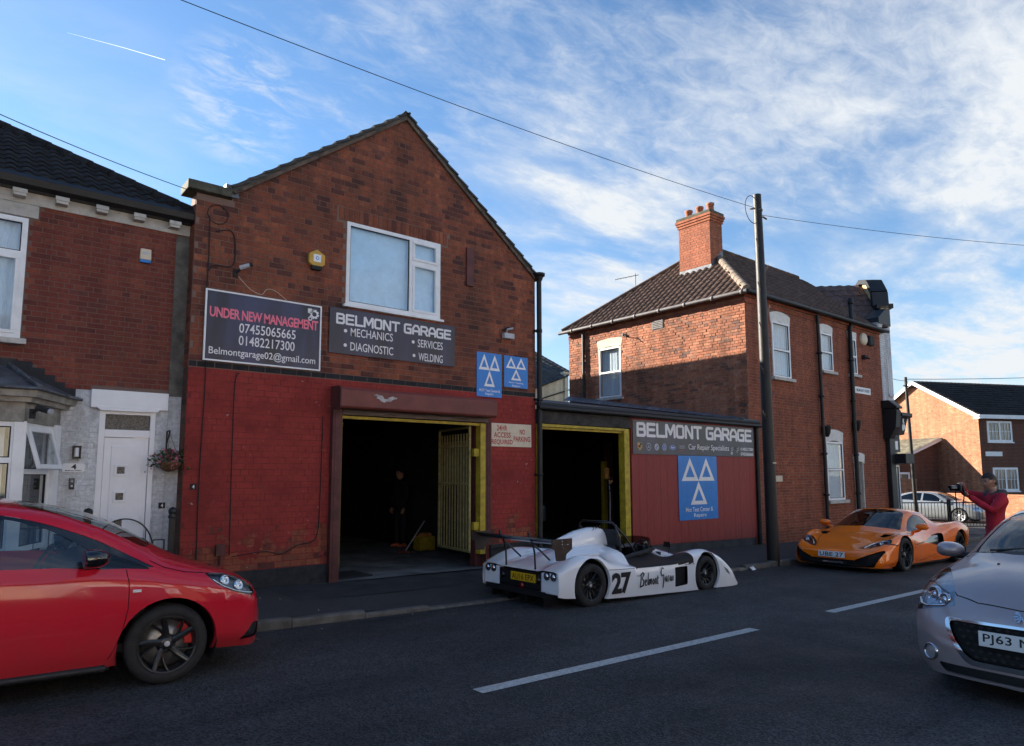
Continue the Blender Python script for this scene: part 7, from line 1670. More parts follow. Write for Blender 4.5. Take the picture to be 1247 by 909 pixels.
mb = MB(); mb.prism(rpoly([(-.90, .55), (-.98, .75), (-.60, 1.00), (0, 1.06), (.60, 1.00), (.98, .75), (.90, .55)], [.02, .08, .1, .1, .1, .08, .02]), (0, 0, .105), (0, 1, 0), (1, 0, 0), (0, 0, .018)); mb.build('splitter', 'carbon', oc)
mb = MB(); mb.box(1.03, 1.06, -.20, .20, .165, .20); mb.build('splitter_bar', 'chrome', oc, bevel=.005)
plate(oc, (1.105, .0, .335), (0, 1, 0), (1, 0, .12), 'UBE 27')
mb = MB(); text_mesh('570', -.07, .07, .0, .035, mb, (.86, 0, .462), (0, 1, 0), (-.9, 0, .35), (.3, 0, .9), .006, .02, 1.3); mb.build('nose_badge', 'carbon', oc)
for s in (-1, 1):
    bmi = mirror(oc, (-.72, s*.80, .74), (-.70, s*1.00, .86), (.24, .13, .09), m='paint_orange', side=s)
    for a in bmi.children:
        if a.name.startswith('mirror_arm'): a.data.materials[0] = MATS['paint_orange']
seat(oc, -1.35, -.36, .22); seat(oc, -1.35, .36, .22)
mb = MB(); mb.prism([(-.36, .4), (-.36, .77), (-.62, .80), (-.78, .72), (-.7, .4)], (0, -.66, 0), (1, 0, 0), Z_, (0, 1.32, 0)); mb.build('dashboard', 'cabin_dark', oc, bevel=.02)
mb = MB(); mb.box(-1.75, -1.70, -.6, .6, .2, .95); mb.box(-1.7, -.4, -.7, .7, .16, .2); mb.build('bulkhead', 'cabin_dark', oc)
steering(oc, -.92, -.36, .72)
for x, r_, w_, in ((0, .335, .23), (-WB, .35, .29)):
    for s in (-1, 1):
        tyre_wheel(oc, x, s*(.955-w_/2), r_, r_, w_, s, 'fiveY', .76, 'rim_black'); arch_liner(None, oc, x, r_, .362 if x == 0 else .40, s*.68, s*.94)
# ------------------------------------------------------------------ grey hatchback in the right foreground (front axle at its origin)
mat('lamp_bright', (.34, .38, .44), .25, metal=.2, var=.25, vscale=14)
mat('lamp_grey', (.42, .45, .49), .3, metal=.3, var=.15, vscale=9)
car_paint('paint_grey', (.42, .345, .345), metal=.45, rough=.33, dirt=.35, dirtz=(.0, 1.5))
gc = empty('parked_car', (7.03, 1.65, -.163), 'grey mauve hatchback with plate PJ63 at the right edge of the road', 'car')
gc.rotation_euler = (0, 0, math.pi-.0449)
def S(x, prof): return [(x+(p[2] if len(p) > 2 else 0), p[0], p[1]) for p in prof]
st = [
 S(-3.22, [(.55, .42), (.62, .46), (.66, .60), (.64, .75), (.58, .84), (.50, .90), (.40, .95), (.2, .98), (0, .99)]),
 S(-3.12, [(.66, .30), (.74, .40), (.78, .60), (.77, .80), (.72, .93), (.66, 1.02), (.56, 1.12), (.3, 1.18), (0, 1.19)]),
 S(-2.90, [(.76, .24), (.84, .36), (.86, .62), (.845, .84), (.79, .97), (.72, 1.10), (.60, 1.29), (.32, 1.35), (0, 1.365)]),
 S(-2.50, [(.79, .20), (.86, .34), (.872, .62), (.862, .86), (.815, .985), (.735, 1.14), (.59, 1.355), (.32, 1.42), (0, 1.435)]),
 S(-1.90, [(.80, .19), (.85, .33), (.868, .60), (.858, .85), (.82, .975), (.735, 1.16), (.575, 1.39), (.32, 1.455), (0, 1.465)]),
 S(-1.35, [(.80, .19), (.845, .33), (.862, .58), (.855, .83), (.82, .965), (.735, 1.17), (.58, 1.395), (.33, 1.445), (0, 1.46)]),
 S(-1.0, [(.80, .19), (.845, .33), (.862, .57), (.855, .82), (.82, .96), (.74, 1.15), (.60, 1.34), (.34, 1.40), (0, 1.415)]),
 S(-.60, [(.80, .19), (.845, .33), (.862, .56), (.855, .80), (.825, .945), (.75, 1.06), (.64, 1.19), (.36, 1.26, .05), (0, 1.28, .09)]),
 S(-.30, [(.80, .20), (.85, .34), (.866, .56), (.858, .79), (.825, .925), (.76, .985), (.68, 1.03, .03), (.38, 1.10, .10), (0, 1.125, .15)]),
 S(-.02, [(.79, .22), (.858, .36), (.872, .57), (.862, .79), (.815, .90), (.74, .945), (.63, .98), (.34, 1.02, .05), (0, 1.03, .08)]),
 S(.26, [(.77, .22), (.855, .36), (.868, .57), (.853, .76), (.795, .86), (.71, .895), (.59, .925), (.32, .965, .02), (0, .975, .03)]),
 S(.47, [(.75, .21), (.835, .35), (.845, .56), (.825, .70), (.765, .79), (.67, .835), (.55, .865), (.30, .895, .02), (0, .905, .03)]),
 S(.60, [(.73, .20), (.805, .33), (.81, .53), (.785, .64), (.73, .71), (.64, .75), (.52, .785, .01), (.29, .815, .03), (0, .825, .04)]),
 S(.69, [(.69, .185), (.755, .30), (.76, .49), (.735, .58), (.68, .635), (.59, .67), (.48, .70, .015), (.27, .735, .03), (0, .745, .04)]),
 S(.76, [(.61, .18), (.66, .29), (.665, .45), (.64, .52), (.59, .565), (.51, .595), (.42, .62, .01), (.24, .65, .025), (0, .665, .03)]),
 S(.80, [(.46, .18), (.51, .28, .01), (.515, .40, .01), (.50, .46), (.46, .50), (.40, .525), (.33, .545), (.19, .565, .01), (0, .575, .015)]),
 S(.825, [(.25, .18), (.29, .28, .01), (.29, .38, .01), (.28, .42), (.26, .45), (.22, .47), (.18, .485), (.10, .495), (0, .50)]),
 S(.835, [(.0, .19), (.0, .27, .01), (.0, .36, .01), (.0, .39), (.0, .41), (.0, .425), (.0, .43), (.0, .44), (0, .445)]),
]
bm = loft(st, 7, 5)
def fx(y, z):
    p_, n_, i_, d_ = REF[0][0].ray_cast(Vector((2, y, z)), Vector((-1, 0, 0))); return p_.x if p_ else .8
arch_cut(bm, 0, .305, .36, .5); arch_cut(bm, -2.54, .305, .36, .5)
bmesh.ops.delete(bm, geom=cookie(bm, [(-2.08, -.1), (-.44, -.1), (-.44, .205), (-2.08, .205)], 'side', lambda f: cen(f).z < .3), context='FACES')
tg = lambda poly, axis, sel, n_, m_, off=-.004: (lambda fs: take(bm, fs, n_, m_, gc, off) if fs else None)(cookie(bm, poly, axis, sel))
tg(rpoly([(-1.05, -.55), (-.30, -.66), (-.18, -.45), (-.13, 0), (-.18, .45), (-.30, .66), (-1.05, .55), (-1.12, 0)], [.08, .06, .2, .3, .2, .06, .08, .3]), 'top', lambda f: cen(f).z > .98 and f.normal.z > .2 and abs(cen(f).y) < .70, 'windscreen', 'car_glass_dark', -.005)
# scuttle and wipers
tg(rpoly([(-.30, -.70), (-.18, -.60), (-.06, -.3), (-.03, 0), (-.06, .3), (-.18, .60), (-.30, .70), (-.36, .5), (-.36, -.5)], .04) if False else [(-.31, -.69), (-.20, -.55), (-.10, -.3), (-.06, 0), (-.10, .3), (-.20, .55), (-.31, .69)], 'top', lambda f: cen(f).z > .93, 'scuttle', 'black_plastic', -.004)
mb = MB(); mb.tube([(-.20, -.50, 1.085), (-.23, -.1, 1.135), (-.22, .12, 1.145)], .009, 6); mb.tube([(-.15, .1, 1.12), (-.2, .45, 1.10), (-.30, .60, 1.09)], .009, 6); mb.build('wiper', 'rubber', gc)
for s in (-1, 1):
    tg(rpoly([(-1.94, .99), (-.62, .97), (-.60, 1.04), (-.90, 1.22), (-1.2, 1.33), (-1.94, 1.345)], [.03, .03, .03, .1, .2, .05]), 'side', lambda f: cen(f).y*s > .3, 'side_window', 'car_glass', -.006)
    f1 = set(cookie(bm, rpoly([(.0, .95), (.04, .83), (.30, .70), (.55, .615), (.80, .60), (.80, .80), (.45, .90), (.20, .95)], [.02, .06, .1, .03, .0, .0, .06, .08]), 'side', lambda f: cen(f).y*s > .22 and cen(f).z > .55))
    fs = cookie(bm, rpoly([(-.02, s*.90), (-.02, s*.80), (.02, s*.75), (.34, s*.605), (.62, s*.49), (.72, s*.46), (.80, s*.44), (.80, s*.90)], [.0, .03, .08, .15, .1, .03, .0, .0]), 'top', lambda f: f in f1)
    f2 = set(fs); fs = cookie(bm, [(s*.95, .588), (s*.44, .712), (s*.44, 1.0), (s*.95, 1.0)], 'front', lambda f: f in f2)
    hl = take(bm, fs, 'headlight', 'lamp_glass', gc, .002, keep=True)
    take(bm, [f for f in fs if f.is_valid], 'lamp_bowl', 'lamp_bright', hl, -.035)
    for (y, z, r_) in ((.68, .755, .060), (.575, .735, .045)):
        mb = MB(); mb.lathe((sx(s*y, z)-.028, s*y, z), (.85, s*.45, .2), [(-.02, r_*1.2), (.006, r_*1.15), (.010, r_*.95), (-.008, r_*.8), (.006, r_*.45), (.012, 0)], 20); mb.build('reflector', 'lamp_shell', hl)
    mb = MB(); mb.tube([(sx(s*y, z)-.008, s*y, z) for y, z in ((.80, .71), (.76, .68), (.70, .672), (.62, .685), (.55, .70))], .010, 6); mb.build('light_strip', 'chrome', hl)
    mb = MB(); mb.tube([(sx(s*y, z)-.010, s*y, z) for y, z in ((.80, .83), (.73, .845), (.64, .82), (.55, .785))], .009, 6); mb.build('light_strip', 'lamp_dark', hl)
    mb = MB(); mb.lathe((fx(s*.63, .335)-.012, s*.63, .335), (.9, s*.42, .05), [(.0, .066), (.022, .066), (.026, .056), (.016, .052)], 20); fl = mb.build('fog_lamp', 'chrome', gc)
    mb = MB(); mb.lathe((fx(s*.63, .335)-.012, s*.63, .335), (.9, s*.42, .05), [(.012, .052), (.020, .03), (.022, 0)], 18); mb.build('lamp_lens', 'rim_silver', fl)
# grille with a bright frame
go = [(-.50, .60), (.50, .60), (.42, .44), (.32, .335), (-.32, .335), (-.42, .44)]
fs = cookie(bm, rpoly([(-.535, .625), (0, .632), (.535, .625), (.45, .44), (.35, .295), (-.35, .295), (-.46, .43)], [.06, .0, .06, .1, .06, .06, .1]), 'front', lambda f: cen(f).x > .55)
ins = []
fs2 = cookie(bm, rpoly([(-.50, .605), (0, .612), (.50, .605), (.425, .44), (.325, .335), (-.325, .335), (-.425, .44)], [.06, .0, .06, .1, .06, .06, .1]), 'front', lambda f: cen(f).x > .55)
take(bm, fs2, 'grille', 'underbody', gc, -.03)
fs3 = cookie(bm, rpoly([(-.535, .625), (0, .632), (.535, .625), (.45, .44), (.35, .295), (-.35, .295), (-.46, .43)], [.06, .0, .06, .1, .06, .06, .1]), 'front', lambda f: cen(f).x > .55)
take(bm, fs3, 'grille_frame', 'chrome', gc, .008)
mb = MB()
for r_ in range(6):
    z = .36+r_*.045; wy = .30+(z-.335)*.62
    for k in range(-9, 10):
        y = k*.06+(.03 if r_ % 2 else 0)
        if abs(y) > wy or (abs(y) < .27 and .44 < z < .58): continue
        x = fx(y, z)-.030
        mb.mesh([(x, y-.024, z), (x+.008, y, z-.014), (x, y+.024, z), (x+.008, y, z+.014), (x-.02, y, z)], [(0, 1, 3), (1, 2, 3), (0, 4, 1), (1, 4, 2)])
tag(mb.build('grille_mesh', 'black_plastic', gc), kind='stuff')
fs = cookie(bm, rpoly([(-.52, .20), (.52, .20), (.58, .275), (-.58, .275)], [.02, .02, .03, .03]), 'front', lambda f: cen(f).x > .55); take(bm, fs, 'lower_grille', 'black_plastic', gc, -.02)
sm_ = []
sm_ += seam(bm, [(-.20, -.76), (.20, -.72), (.47, -.60), (.63, -.47), (.70, -.30), (.735, 0), (.70, .30), (.63, .47), (.47, .60), (.20, .72), (-.20, .76)], 'top', lambda f: cen(f).z > .60 and f.normal.z > .1, w=.007)
for s in (-1, 1):
    sm_ += seam(bm, [(-.36, .93), (-.33, .62), (-.40, .32), (-.44, .25)], 'side', lambda f: cen(f).y*s > .5, w=.006)
    sm_ += seam(bm, [(.345, .53), (.45, .60), (.55, .615)], 'side', lambda f: cen(f).y*s > .5, w=.004)
take_marked(bm, gc)
bm_obj(bm, 'body', 'paint_grey', gc, ref=True)
for x in (0, -2.54):
    for s in (-1, 1): arch_liner(None, gc, x, .305, .365, s*.5, s*.845)
mb = MB(); mb.box(-2.1, -.40, -.80, .80, .17, .21); mb.box(-3.0, .55, -.5, .5, .20, .28); mb.box(-.35, .5, -.48, .48, .25, .55); tag(mb.build('underside', 'underbody', gc), kind='stuff')
mb = MB(); mb.prism(rpoly([(-.72, .52), (-.60, .72), (0, .81), (.60, .72), (.72, .52)], .05), (0, 0, .165), (0, 1, 0), (1, 0, 0), (0, 0, .03)); mb.build('front_lip', 'paint_grey', gc, bevel=.008)
plate(gc, (.845, 0, .515), (0, 1, 0), (1, 0, .05), 'PJ63 NXB')
# rampant animal emblem, plain strokes of bright metal
mb = MB(); E0 = Vector((.785, 0, .70)); ax_, ay_, an_ = Vector((0, 1, 0)), Vector((-.62, 0, .78)), Vector((.78, 0, .62))
for q in ([(-.045, .045), (-.02, .055), (0, .035), (-.03, .02)], [(-.02, .035), (.005, .03), (.02, -.01), (.0, -.03)], [(-.005, .02), (-.05, .0), (-.045, -.012), (.005, .0)], [(.0, -.005), (-.04, -.03), (-.03, -.04), (.01, -.02)], [(.0, -.03), (-.02, -.065), (.0, -.06), (.02, -.02)], [(.01, -.01), (.045, -.055), (.055, -.045), (.02, .005)], [(.02, .0), (.05, .01), (.045, .04), (.035, .015)]):
    mb.prism([(a*.8, b*.8) for a, b in q], E0, ax_, ay_, an_*.004)
mb.build('lion_emblem', 'chrome', gc)
mb = MB(); mb.lathe((.10, -.34, .995), (0, 0, 1), [(-.01, .013), (.012, .012), (.016, .006), (.016, 0)], 10); mb.build('washer_nozzle', 'rubber', gc)
mb = MB(); mb.lathe((.10, .34, .995), (0, 0, 1), [(-.01, .013), (.012, .012), (.016, .006), (.016, 0)], 10); mb.build('washer_nozzle', 'rubber', gc)
mirror(gc, (-.62, -.80, .985), (-.56, -.96, 1.035), (.23, .14, .12), m='paint_grey', side=-1); mirror(gc, (-.62, .80, .985), (-.56, .96, 1.035), (.23, .14, .12), m='paint_grey', side=1)
for s in (-1, 1): mb = MB(); mb.mesh([(-.34, s*.79, .945), (-.60, s*.80, .975), (-.60, s*.765, 1.03), (-.47, s*.75, 1.02)], [(0, 1, 2, 3)]); mb.build('mirror_corner', 'black_plastic', gc)
seat(gc, -1.40, -.36, .38); seat(gc, -1.40, .36, .38); seat(gc, -2.2, -.36, .42); seat(gc, -2.2, .36, .42)
mb = MB(); mb.prism([(-.20, .5), (-.20, 1.02), (-.55, 1.02), (-.78, .92), (-.78, .7), (-.6, .5)], (0, -.70, 0), (1, 0, 0), Z_, (0, 1.40, 0)); mb.build('dashboard', 'cabin_dark', gc, bevel=.02)
mb = MB(); mb.box(-3.0, .0, -.75, .75, .28, .34); mb.box(-2.7, -2.6, -.7, .7, .3, .95); mb.build('cabin_floor', 'cabin_dark', gc)
steering(gc, -.92, -.36, .96)
mb = MB(); mb.box(-.75, -.73, -.12, .12, 1.26, 1.32); mb.build('rear_view_mirror', 'cabin_dark', gc)
for x in (0, -2.54):
    for s in (-1, 1): tyre_wheel(gc, x, s*.745, .305, .305, .20, s, 'ten', .68, 'rim_silver')
# ------------------------------------------------------------------ silver saloon by the junction
car_paint('paint_silver', (.27, .29, .31), metal=.5, rough=.25, dirt=.1)
sc_ = empty('parked_car', (37.6, 11.9, -.68), 'silver saloon parked beyond the railings in front of the modern house', 'car')
sc_.rotation_euler = (0, 0, R(-94))
def S(x, prof): return [(x+(p[2] if len(p) > 2 else 0), p[0], p[1]) for p in prof]
st = [
 S(-3.85, [(.60, .40), (.66, .46), (.70, .60), (.68, .76), (.60, .84), (.5, .88), (.38, .90), (.2, .91), (0, .91)]),
 S(-3.70, [(.74, .30), (.84, .40), (.88, .60), (.86, .82), (.78, .94), (.66, .99), (.48, 1.00), (.25, 1.01), (0, 1.01)]),
 S(-3.2, [(.80, .22), (.89, .36), (.91, .62), (.89, .86), (.82, .97), (.70, 1.03), (.54, 1.06), (.3, 1.08), (0, 1.09)]),
 S(-2.7, [(.82, .20), (.90, .35), (.915, .62), (.90, .86), (.84, .97), (.73, 1.12), (.58, 1.26), (.32, 1.32), (0, 1.335)]),
 S(-2.1, [(.83, .19), (.89, .33), (.91, .60), (.90, .84), (.84, .96), (.74, 1.15), (.58, 1.37), (.32, 1.42), (0, 1.435)]),
 S(-1.5, [(.83, .19), (.89, .33), (.91, .60), (.90, .83), (.84, .95), (.74, 1.15), (.58, 1.38), (.32, 1.43), (0, 1.445)]),
 S(-1.05, [(.83, .19), (.89, .33), (.91, .58), (.90, .81), (.84, .93), (.75, 1.09), (.60, 1.30), (.34, 1.36), (0, 1.375)]),
 S(-.6, [(.83, .19), (.89, .33), (.91, .58), (.90, .79), (.84, .91), (.77, .99), (.66, 1.08), (.38, 1.13, .04), (0, 1.15, .08)]),
 S(-.2, [(.83, .20), (.89, .34), (.91, .57), (.895, .77), (.84, .88), (.76, .92), (.65, .95), (.36, .98), (0, .99)]),
 S(.35, [(.80, .22), (.89, .36), (.90, .56), (.87, .72), (.80, .81), (.71, .84), (.58, .86), (.32, .88), (0, .885)]),
 S(.65, [(.77, .20), (.84, .34), (.85, .54), (.82, .66), (.76, .74), (.66, .765), (.53, .78), (.3, .79, .02), (0, .795, .03)]),
 S(.83, [(.66, .20), (.72, .32), (.73, .50), (.70, .59), (.65, .64), (.57, .665), (.46, .68, .01), (.26, .69, .03), (0, .69, .04)]),
 S(.90, [(.40, .20), (.44, .30), (.44, .42), (.42, .48), (.40, .51), (.34, .53), (.28, .54), (.16, .55), (0, .55)]),
 S(.92, [(0, .20), (0, .30), (0, .38), (0, .42), (0, .44), (0, .45), (0, .455), (0, .46), (0, .465)]),
]
bm = loft(st, 5, 4)
arch_cut(bm, 0, .33, .375, .5); arch_cut(bm, -2.80, .33, .375, .5)
bmesh.ops.delete(bm, geom=cookie(bm, [(-2.35, -.1), (-.44, -.1), (-.44, .205), (-2.35, .205)], 'side', lambda f: cen(f).z < .3), context='FACES')
for s in (-1, 1):
    for poly in (rpoly([(-1.62, .99), (-.72, .96), (-.75, 1.02), (-1.15, 1.30), (-1.62, 1.355)], [.03, .03, .05, .2, .03]), rpoly([(-2.85, 1.03), (-1.70, .99), (-1.70, 1.355), (-2.15, 1.345), (-2.6, 1.22)], [.03, .03, .03, .1, .1])):
        fs = cookie(bm, poly, 'side', lambda f: cen(f).y*s > .35); take(bm, fs, 'side_window', 'car_glass_dark', sc_, -.005)
    fs = cookie(bm, rpoly([(.50, .74), (.60, .62), (.84, .56), (.80, .68)], .03), 'side', lambda f: cen(f).y*s > .4); take(bm, fs, 'headlight', 'lamp_shell', sc_, -.004)
    fs = cookie(bm, rpoly([(-3.80, .66), (-3.45, .80), (-3.45, .90), (-3.80, .88)], .03), 'side', lambda f: cen(f).y*s > .4); take(bm, fs, 'rear_lamp', 'lens_red', sc_, -.004)
fs = cookie(bm, rpoly([(-1.05, -.55), (-.42, -.68), (-.32, 0), (-.42, .68), (-1.05, .55)], .05), 'top', lambda f: cen(f).z > .96 and f.normal.z > .2); take(bm, fs, 'windscreen', 'car_glass_dark', sc_, -.005)
sm_ = []
for s in (-1, 1):
    sm_ += seam(bm, [(-.42, .90), (-.38, .6), (-.45, .25)], 'side', lambda f: cen(f).y*s > .5, w=.012); sm_ += seam(bm, [(-1.66, .95), (-1.66, .25)], 'side', lambda f: cen(f).y*s > .5, w=.012)
take_marked(bm, sc_)
bm_obj(bm, 'body', 'paint_silver', sc_, ref=True)
for x in (0, -2.80):
    for s in (-1, 1): tyre_wheel(sc_, x, s*.78, .33, .33, .22, s, 'saloon', .74, 'rim_silver'); arch_liner(None, sc_, x, .33, .38, s*.5, s*.86)
mb = MB(); mb.box(-3.2, .6, -.5, .5, .2, .26); mb.box(-2.35, -.45, -.84, .84, .17, .21); tag(mb.build('underside', 'underbody', sc_), kind='stuff')
seat(sc_, -1.45, -.38, .36); seat(sc_, -1.45, .38, .36)
mirror(sc_, (-.72, -.84, .95), (-.70, -1.0, 1.0), (.2, .14, .1), m='paint_silver', side=-1); mirror(sc_, (-.72, .84, .95), (-.70, 1.0, 1.0), (.2, .14, .1), m='paint_silver', side=1)
# ------------------------------------------------------------------ people
mat('skin', (.36, .20, .14), .5, var=.06, vscale=12)
mat('lips', (.28, .10, .085), .5)
mat('hair_dark', (.018, .012, .009), .6, var=.3, vscale=40, bump=.6, bscale=60)
mat('jacket_red', (.36, .008, .025), .8, var=.14, vscale=7, bump=1.0, bscale=11)
mat('hood_grey', (.055, .055, .06), .9, var=.2, vscale=12, bump=.4)
mat('trousers_dark', (.014, .015, .02), .85, var=.2, vscale=9, bump=.25, bscale=20)
mat('overalls_dark', (.012, .013, .018), .9, var=.2, vscale=9)
mat('shoe_orange', (.55, .12, .06), .6, var=.1); mat('shoe_dark', (.02, .02, .02), .6)
def skin_mesh(name, m, parent, verts, edges, radii, sub=2, root=0, mats2=None):
    """one continuous surface grown round a skeleton"""
    me = D.meshes.new(name); me.from_pydata(verts, edges, []); o = D.objects.new(name, me); COL.objects.link(o)
    md = o.modifiers.new('skin', 'SKIN'); md.use_smooth_shade = True
    for i, r_ in enumerate(radii):
        rr_ = r_ if isinstance(r_, tuple) else (r_, r_); me.skin_vertices[0].data[i].radius = rr_
    me.skin_vertices[0].data[root].use_root = True
    ms = o.modifiers.new('sub', 'SUBSURF'); ms.levels = sub; ms.render_levels = sub
    dg = bpy.context.evaluated_depsgraph_get(); nm = D.meshes.new_from_object(o.evaluated_get(dg)); D.objects.remove(o)
    nm.name = name; nm.materials.clear(); nm.materials.append(MATS[m])
    for p in nm.polygons: p.use_smooth = True
    o = D.objects.new(name, nm); COL.objects.link(o)
    if parent: o.parent = parent
    return o
def head_mesh(parent, c, fwdv, tilt=0, scale=1.0, m='skin'):
    """head with brow, nose, lips, chin and ears; c is its middle, fwdv where it faces"""
    f = Vector(fwdv).normalized(); s = f.cross(Vector((0, 0, 1))).normalized(); u = s.cross(f)
    bm = bmesh.new(); bmesh.ops.create_uvsphere(bm, u_segments=32, v_segments=24, radius=1)
    for v in bm.verts:
        x, y, z = v.co                        # x right, y forward, z up
        w = .078*(1-.16*max(0, -z)**1.5); d = .098; h = .122
        X, Y, Zz = x*w, y*d, z*h
        if y > 0:
            if z < -.1: Y -= .004; X *= (1-.30*min(1, (-z-.1)/.8))
            Y += .010*math.exp(-((z+.86)/.16)**2)*math.exp(-(x/.4)**2)          # chin
            Y += .026*math.exp(-((z+.18)/.13)**2)*math.exp(-(x/.16)**2)         # nose tip
            Y += .013*math.exp(-((z-.05)/.20)**2)*math.exp(-(x/.12)**2)
            Y += .007*math.exp(-((z-.30)/.09)**2)*math.exp(-(x/.6)**2)          # brow
            Y -= .011*math.exp(-((z-.14)/.10)**2)*(math.exp(-((x-.36)/.17)**2)+math.exp(-((x+.36)/.17)**2))
            Y += .006*math.exp(-((z+.47)/.06)**2)*math.exp(-(x/.28)**2)         # lips
            Y += .004*math.exp(-((z+.58)/.05)**2)*math.exp(-(x/.24)**2)
        else: Y *= 1.02; 
        v.co = Vector(c)+(s*X+f*Y+u*Zz)*scale
    for fc in bm.faces: fc.smooth = True
    h_ = bm_obj(bm, 'head', m, parent, angle=180)
    for sg in (-1, 1):
        e = bmesh.new(); bmesh.ops.create_uvsphere(e, u_segments=12, v_segments=8, radius=1)
        for v in e.verts: v.co = Vector(c)+(s*(sg*.078+v.co.x*.010+sg*.006*v.co.y*-1)+f*(-.008+v.co.y*.018)+u*(v.co.z*.031+.002))*scale
        for fc in e.faces: fc.smooth = True
        bm_obj(e, 'ear', m, h_, angle=180)
        e = bmesh.new(); bmesh.ops.create_uvsphere(e, u_segments=10, v_segments=8, radius=.011*scale)
        for v in e.verts: v.co += Vector(c)+(s*(sg*.029)+f*.080+u*.017)*scale
        bm_obj(e, 'eye', 'hair_dark', h_, angle=180)
        mb = MB(); a = Vector(c)+(s*sg*.014+f*.099+u*.034)*scale; b = Vector(c)+(s*sg*.045+f*.086+u*.036)*scale; mb.tube([a, (a+b)/2+u*.005, b], [.004, .005, .003], 6); mb.build('eyebrow', 'hair_dark', h_)
    mb = MB(); mb.tube([Vector(c)+(s*x+f*y-u*.062)*scale for x, y in ((-.024, .087), (-.010, .0985), (.010, .0985), (.024, .087))], [.002, .0045, .0045, .002], 6); mb.build('mouth', 'lips', h_)
    return h_, s, f, u
def hair(parent, c, s, f, u, scale=1.0):
    bm = bmesh.new(); bmesh.ops.create_uvsphere(bm, u_segments=36, v_segments=26, radius=1); rn = random.Random(2)
    dele = []
    for v in bm.verts:
        x, y, z = v.co; line = .42 if y > .55 else (.20 if y > .15 else (-.28 if y > -.3 else -.62))
        k = 1.0+.035*rn.random()
        X, Y, Zz = x*.085*k, y*.106*k-.004, z*.134*k+.002
        if y > .3 and z > .4: Y += .006; Zz += .004
        if z < line: dele.append(v)
        v.co = Vector(c)+(s*X+f*Y+u*Zz)*scale
    bmesh.ops.delete(bm, geom=dele, context='VERTS')
    for fc in bm.faces: fc.smooth = True
    return bm_obj(bm, 'hair', 'hair_dark', parent, angle=180)
def hand(parent, wrist, fdir, palm_n, curl=(.5,)*4, spread=.0, flip=1, m='skin', L_=1.0):
    """palm, four unequal bent fingers and a thumb; fdir along the palm, palm_n out of the palm side"""
    w = Vector(wrist); f = Vector(fdir).normalized(); n = Vector(palm_n); n = (n-f*n.dot(f)).normalized(); s = f.cross(n)*flip
    V = [w, w+f*.045*L_, w+f*.085*L_]; E_ = [(0, 1), (1, 2)]; Rr = [(.026, .020), (.036, .017), (.038, .014)]
    for k, (off, ln) in enumerate(((-.030, .070), (-.010, .078), (.010, .073), (.029, .058))):
        b = w+f*.075*L_+s*off*L_; i0 = len(V); V.append(b); E_.append((1, i0)); Rr.append((.0105, .0105)); p = b; d = f.copy(); c = curl[k % len(curl)]
        d = (f+s*off*spread*10).normalized()
        for j in range(3):
            a = c*(.75 if j == 0 else 1.0); d = (d*math.cos(a)+n*math.sin(a)).normalized() if j == 0 else (Matrix.Rotation(0, 3, 'X') @ d)
            if j:
                t = d.copy(); pn = (n-t*n.dot(t)); pn = pn.normalized() if pn.length > .05 else -f; d = (t*math.cos(a)+pn*math.sin(a)).normalized()
            p = p+d*ln*L_*(.45, .32, .23)[j]; V.append(p); E_.append((len(V)-2, len(V)-1)); Rr.append(((.0095, .0095), (.0085, .0085), (.007, .007))[j])
    b = w+f*.025*L_-s*.026*L_; i0 = len(V); V.append(b); E_.append((0, i0)); Rr.append((.014, .013))
    p = b; d = (f*.6-s*.75+n*.25).normalized()
    for j in range(2): p = p+d*.032*L_; V.append(p); E_.append((len(V)-2, len(V)-1)); Rr.append(((.011, .011), (.009, .009))[j]); d = (d+f*.35+n*.25).normalized()
    return skin_mesh('hand', m, parent, [tuple(v) for v in V], E_, Rr, 1)
# the photographer: stands in the road behind the grey car, both arms raised to his left with a camera
PX, PY, PZ = 12.56, 3.60, gz(12.8)+ROAD+.05
ph = empty('person', (PX, PY, PZ), 'man in a red jacket with a grey hood holding up a camera with both hands', 'person')
F_ = Vector((-.80, .58, 0)).normalized()      # faces the sports car / the workshops
Sd = Vector((F_.y, -F_.x, 0))                 # his right
def Q(a, b, z): return tuple(F_*a+Sd*b+Vector((0, 0, z)))
# legs (trousers)
V = [Q(0, 0, .96), Q(-.01, -.10, .90), Q(.03, -.12, .50), Q(-.02, -.13, .10), Q(-.01, .10, .90), Q(.0, .13, .50), Q(-.05, .14, .10), Q(0, 0, 1.06)]
skin_mesh('trousers', 'trousers_dark', ph, V, [(0, 1), (1, 2), (2, 3), (0, 4), (4, 5), (5, 6), (0, 7)], [(.15, .12), (.095, .095), (.065, .07), (.05, .055), (.095, .095), (.065, .07), (.05, .055), (.15, .12)])
for y in (-.13, .14):
    V = [Q(-.09, y, .05), Q(0, y, .06), Q(.12, y, .035), Q(.17, y, .03)]; skin_mesh('shoe', 'shoe_dark', ph, V, [(0, 1), (1, 2), (2, 3)], [(.04, .045), (.045, .05), (.045, .032), (.035, .025)])
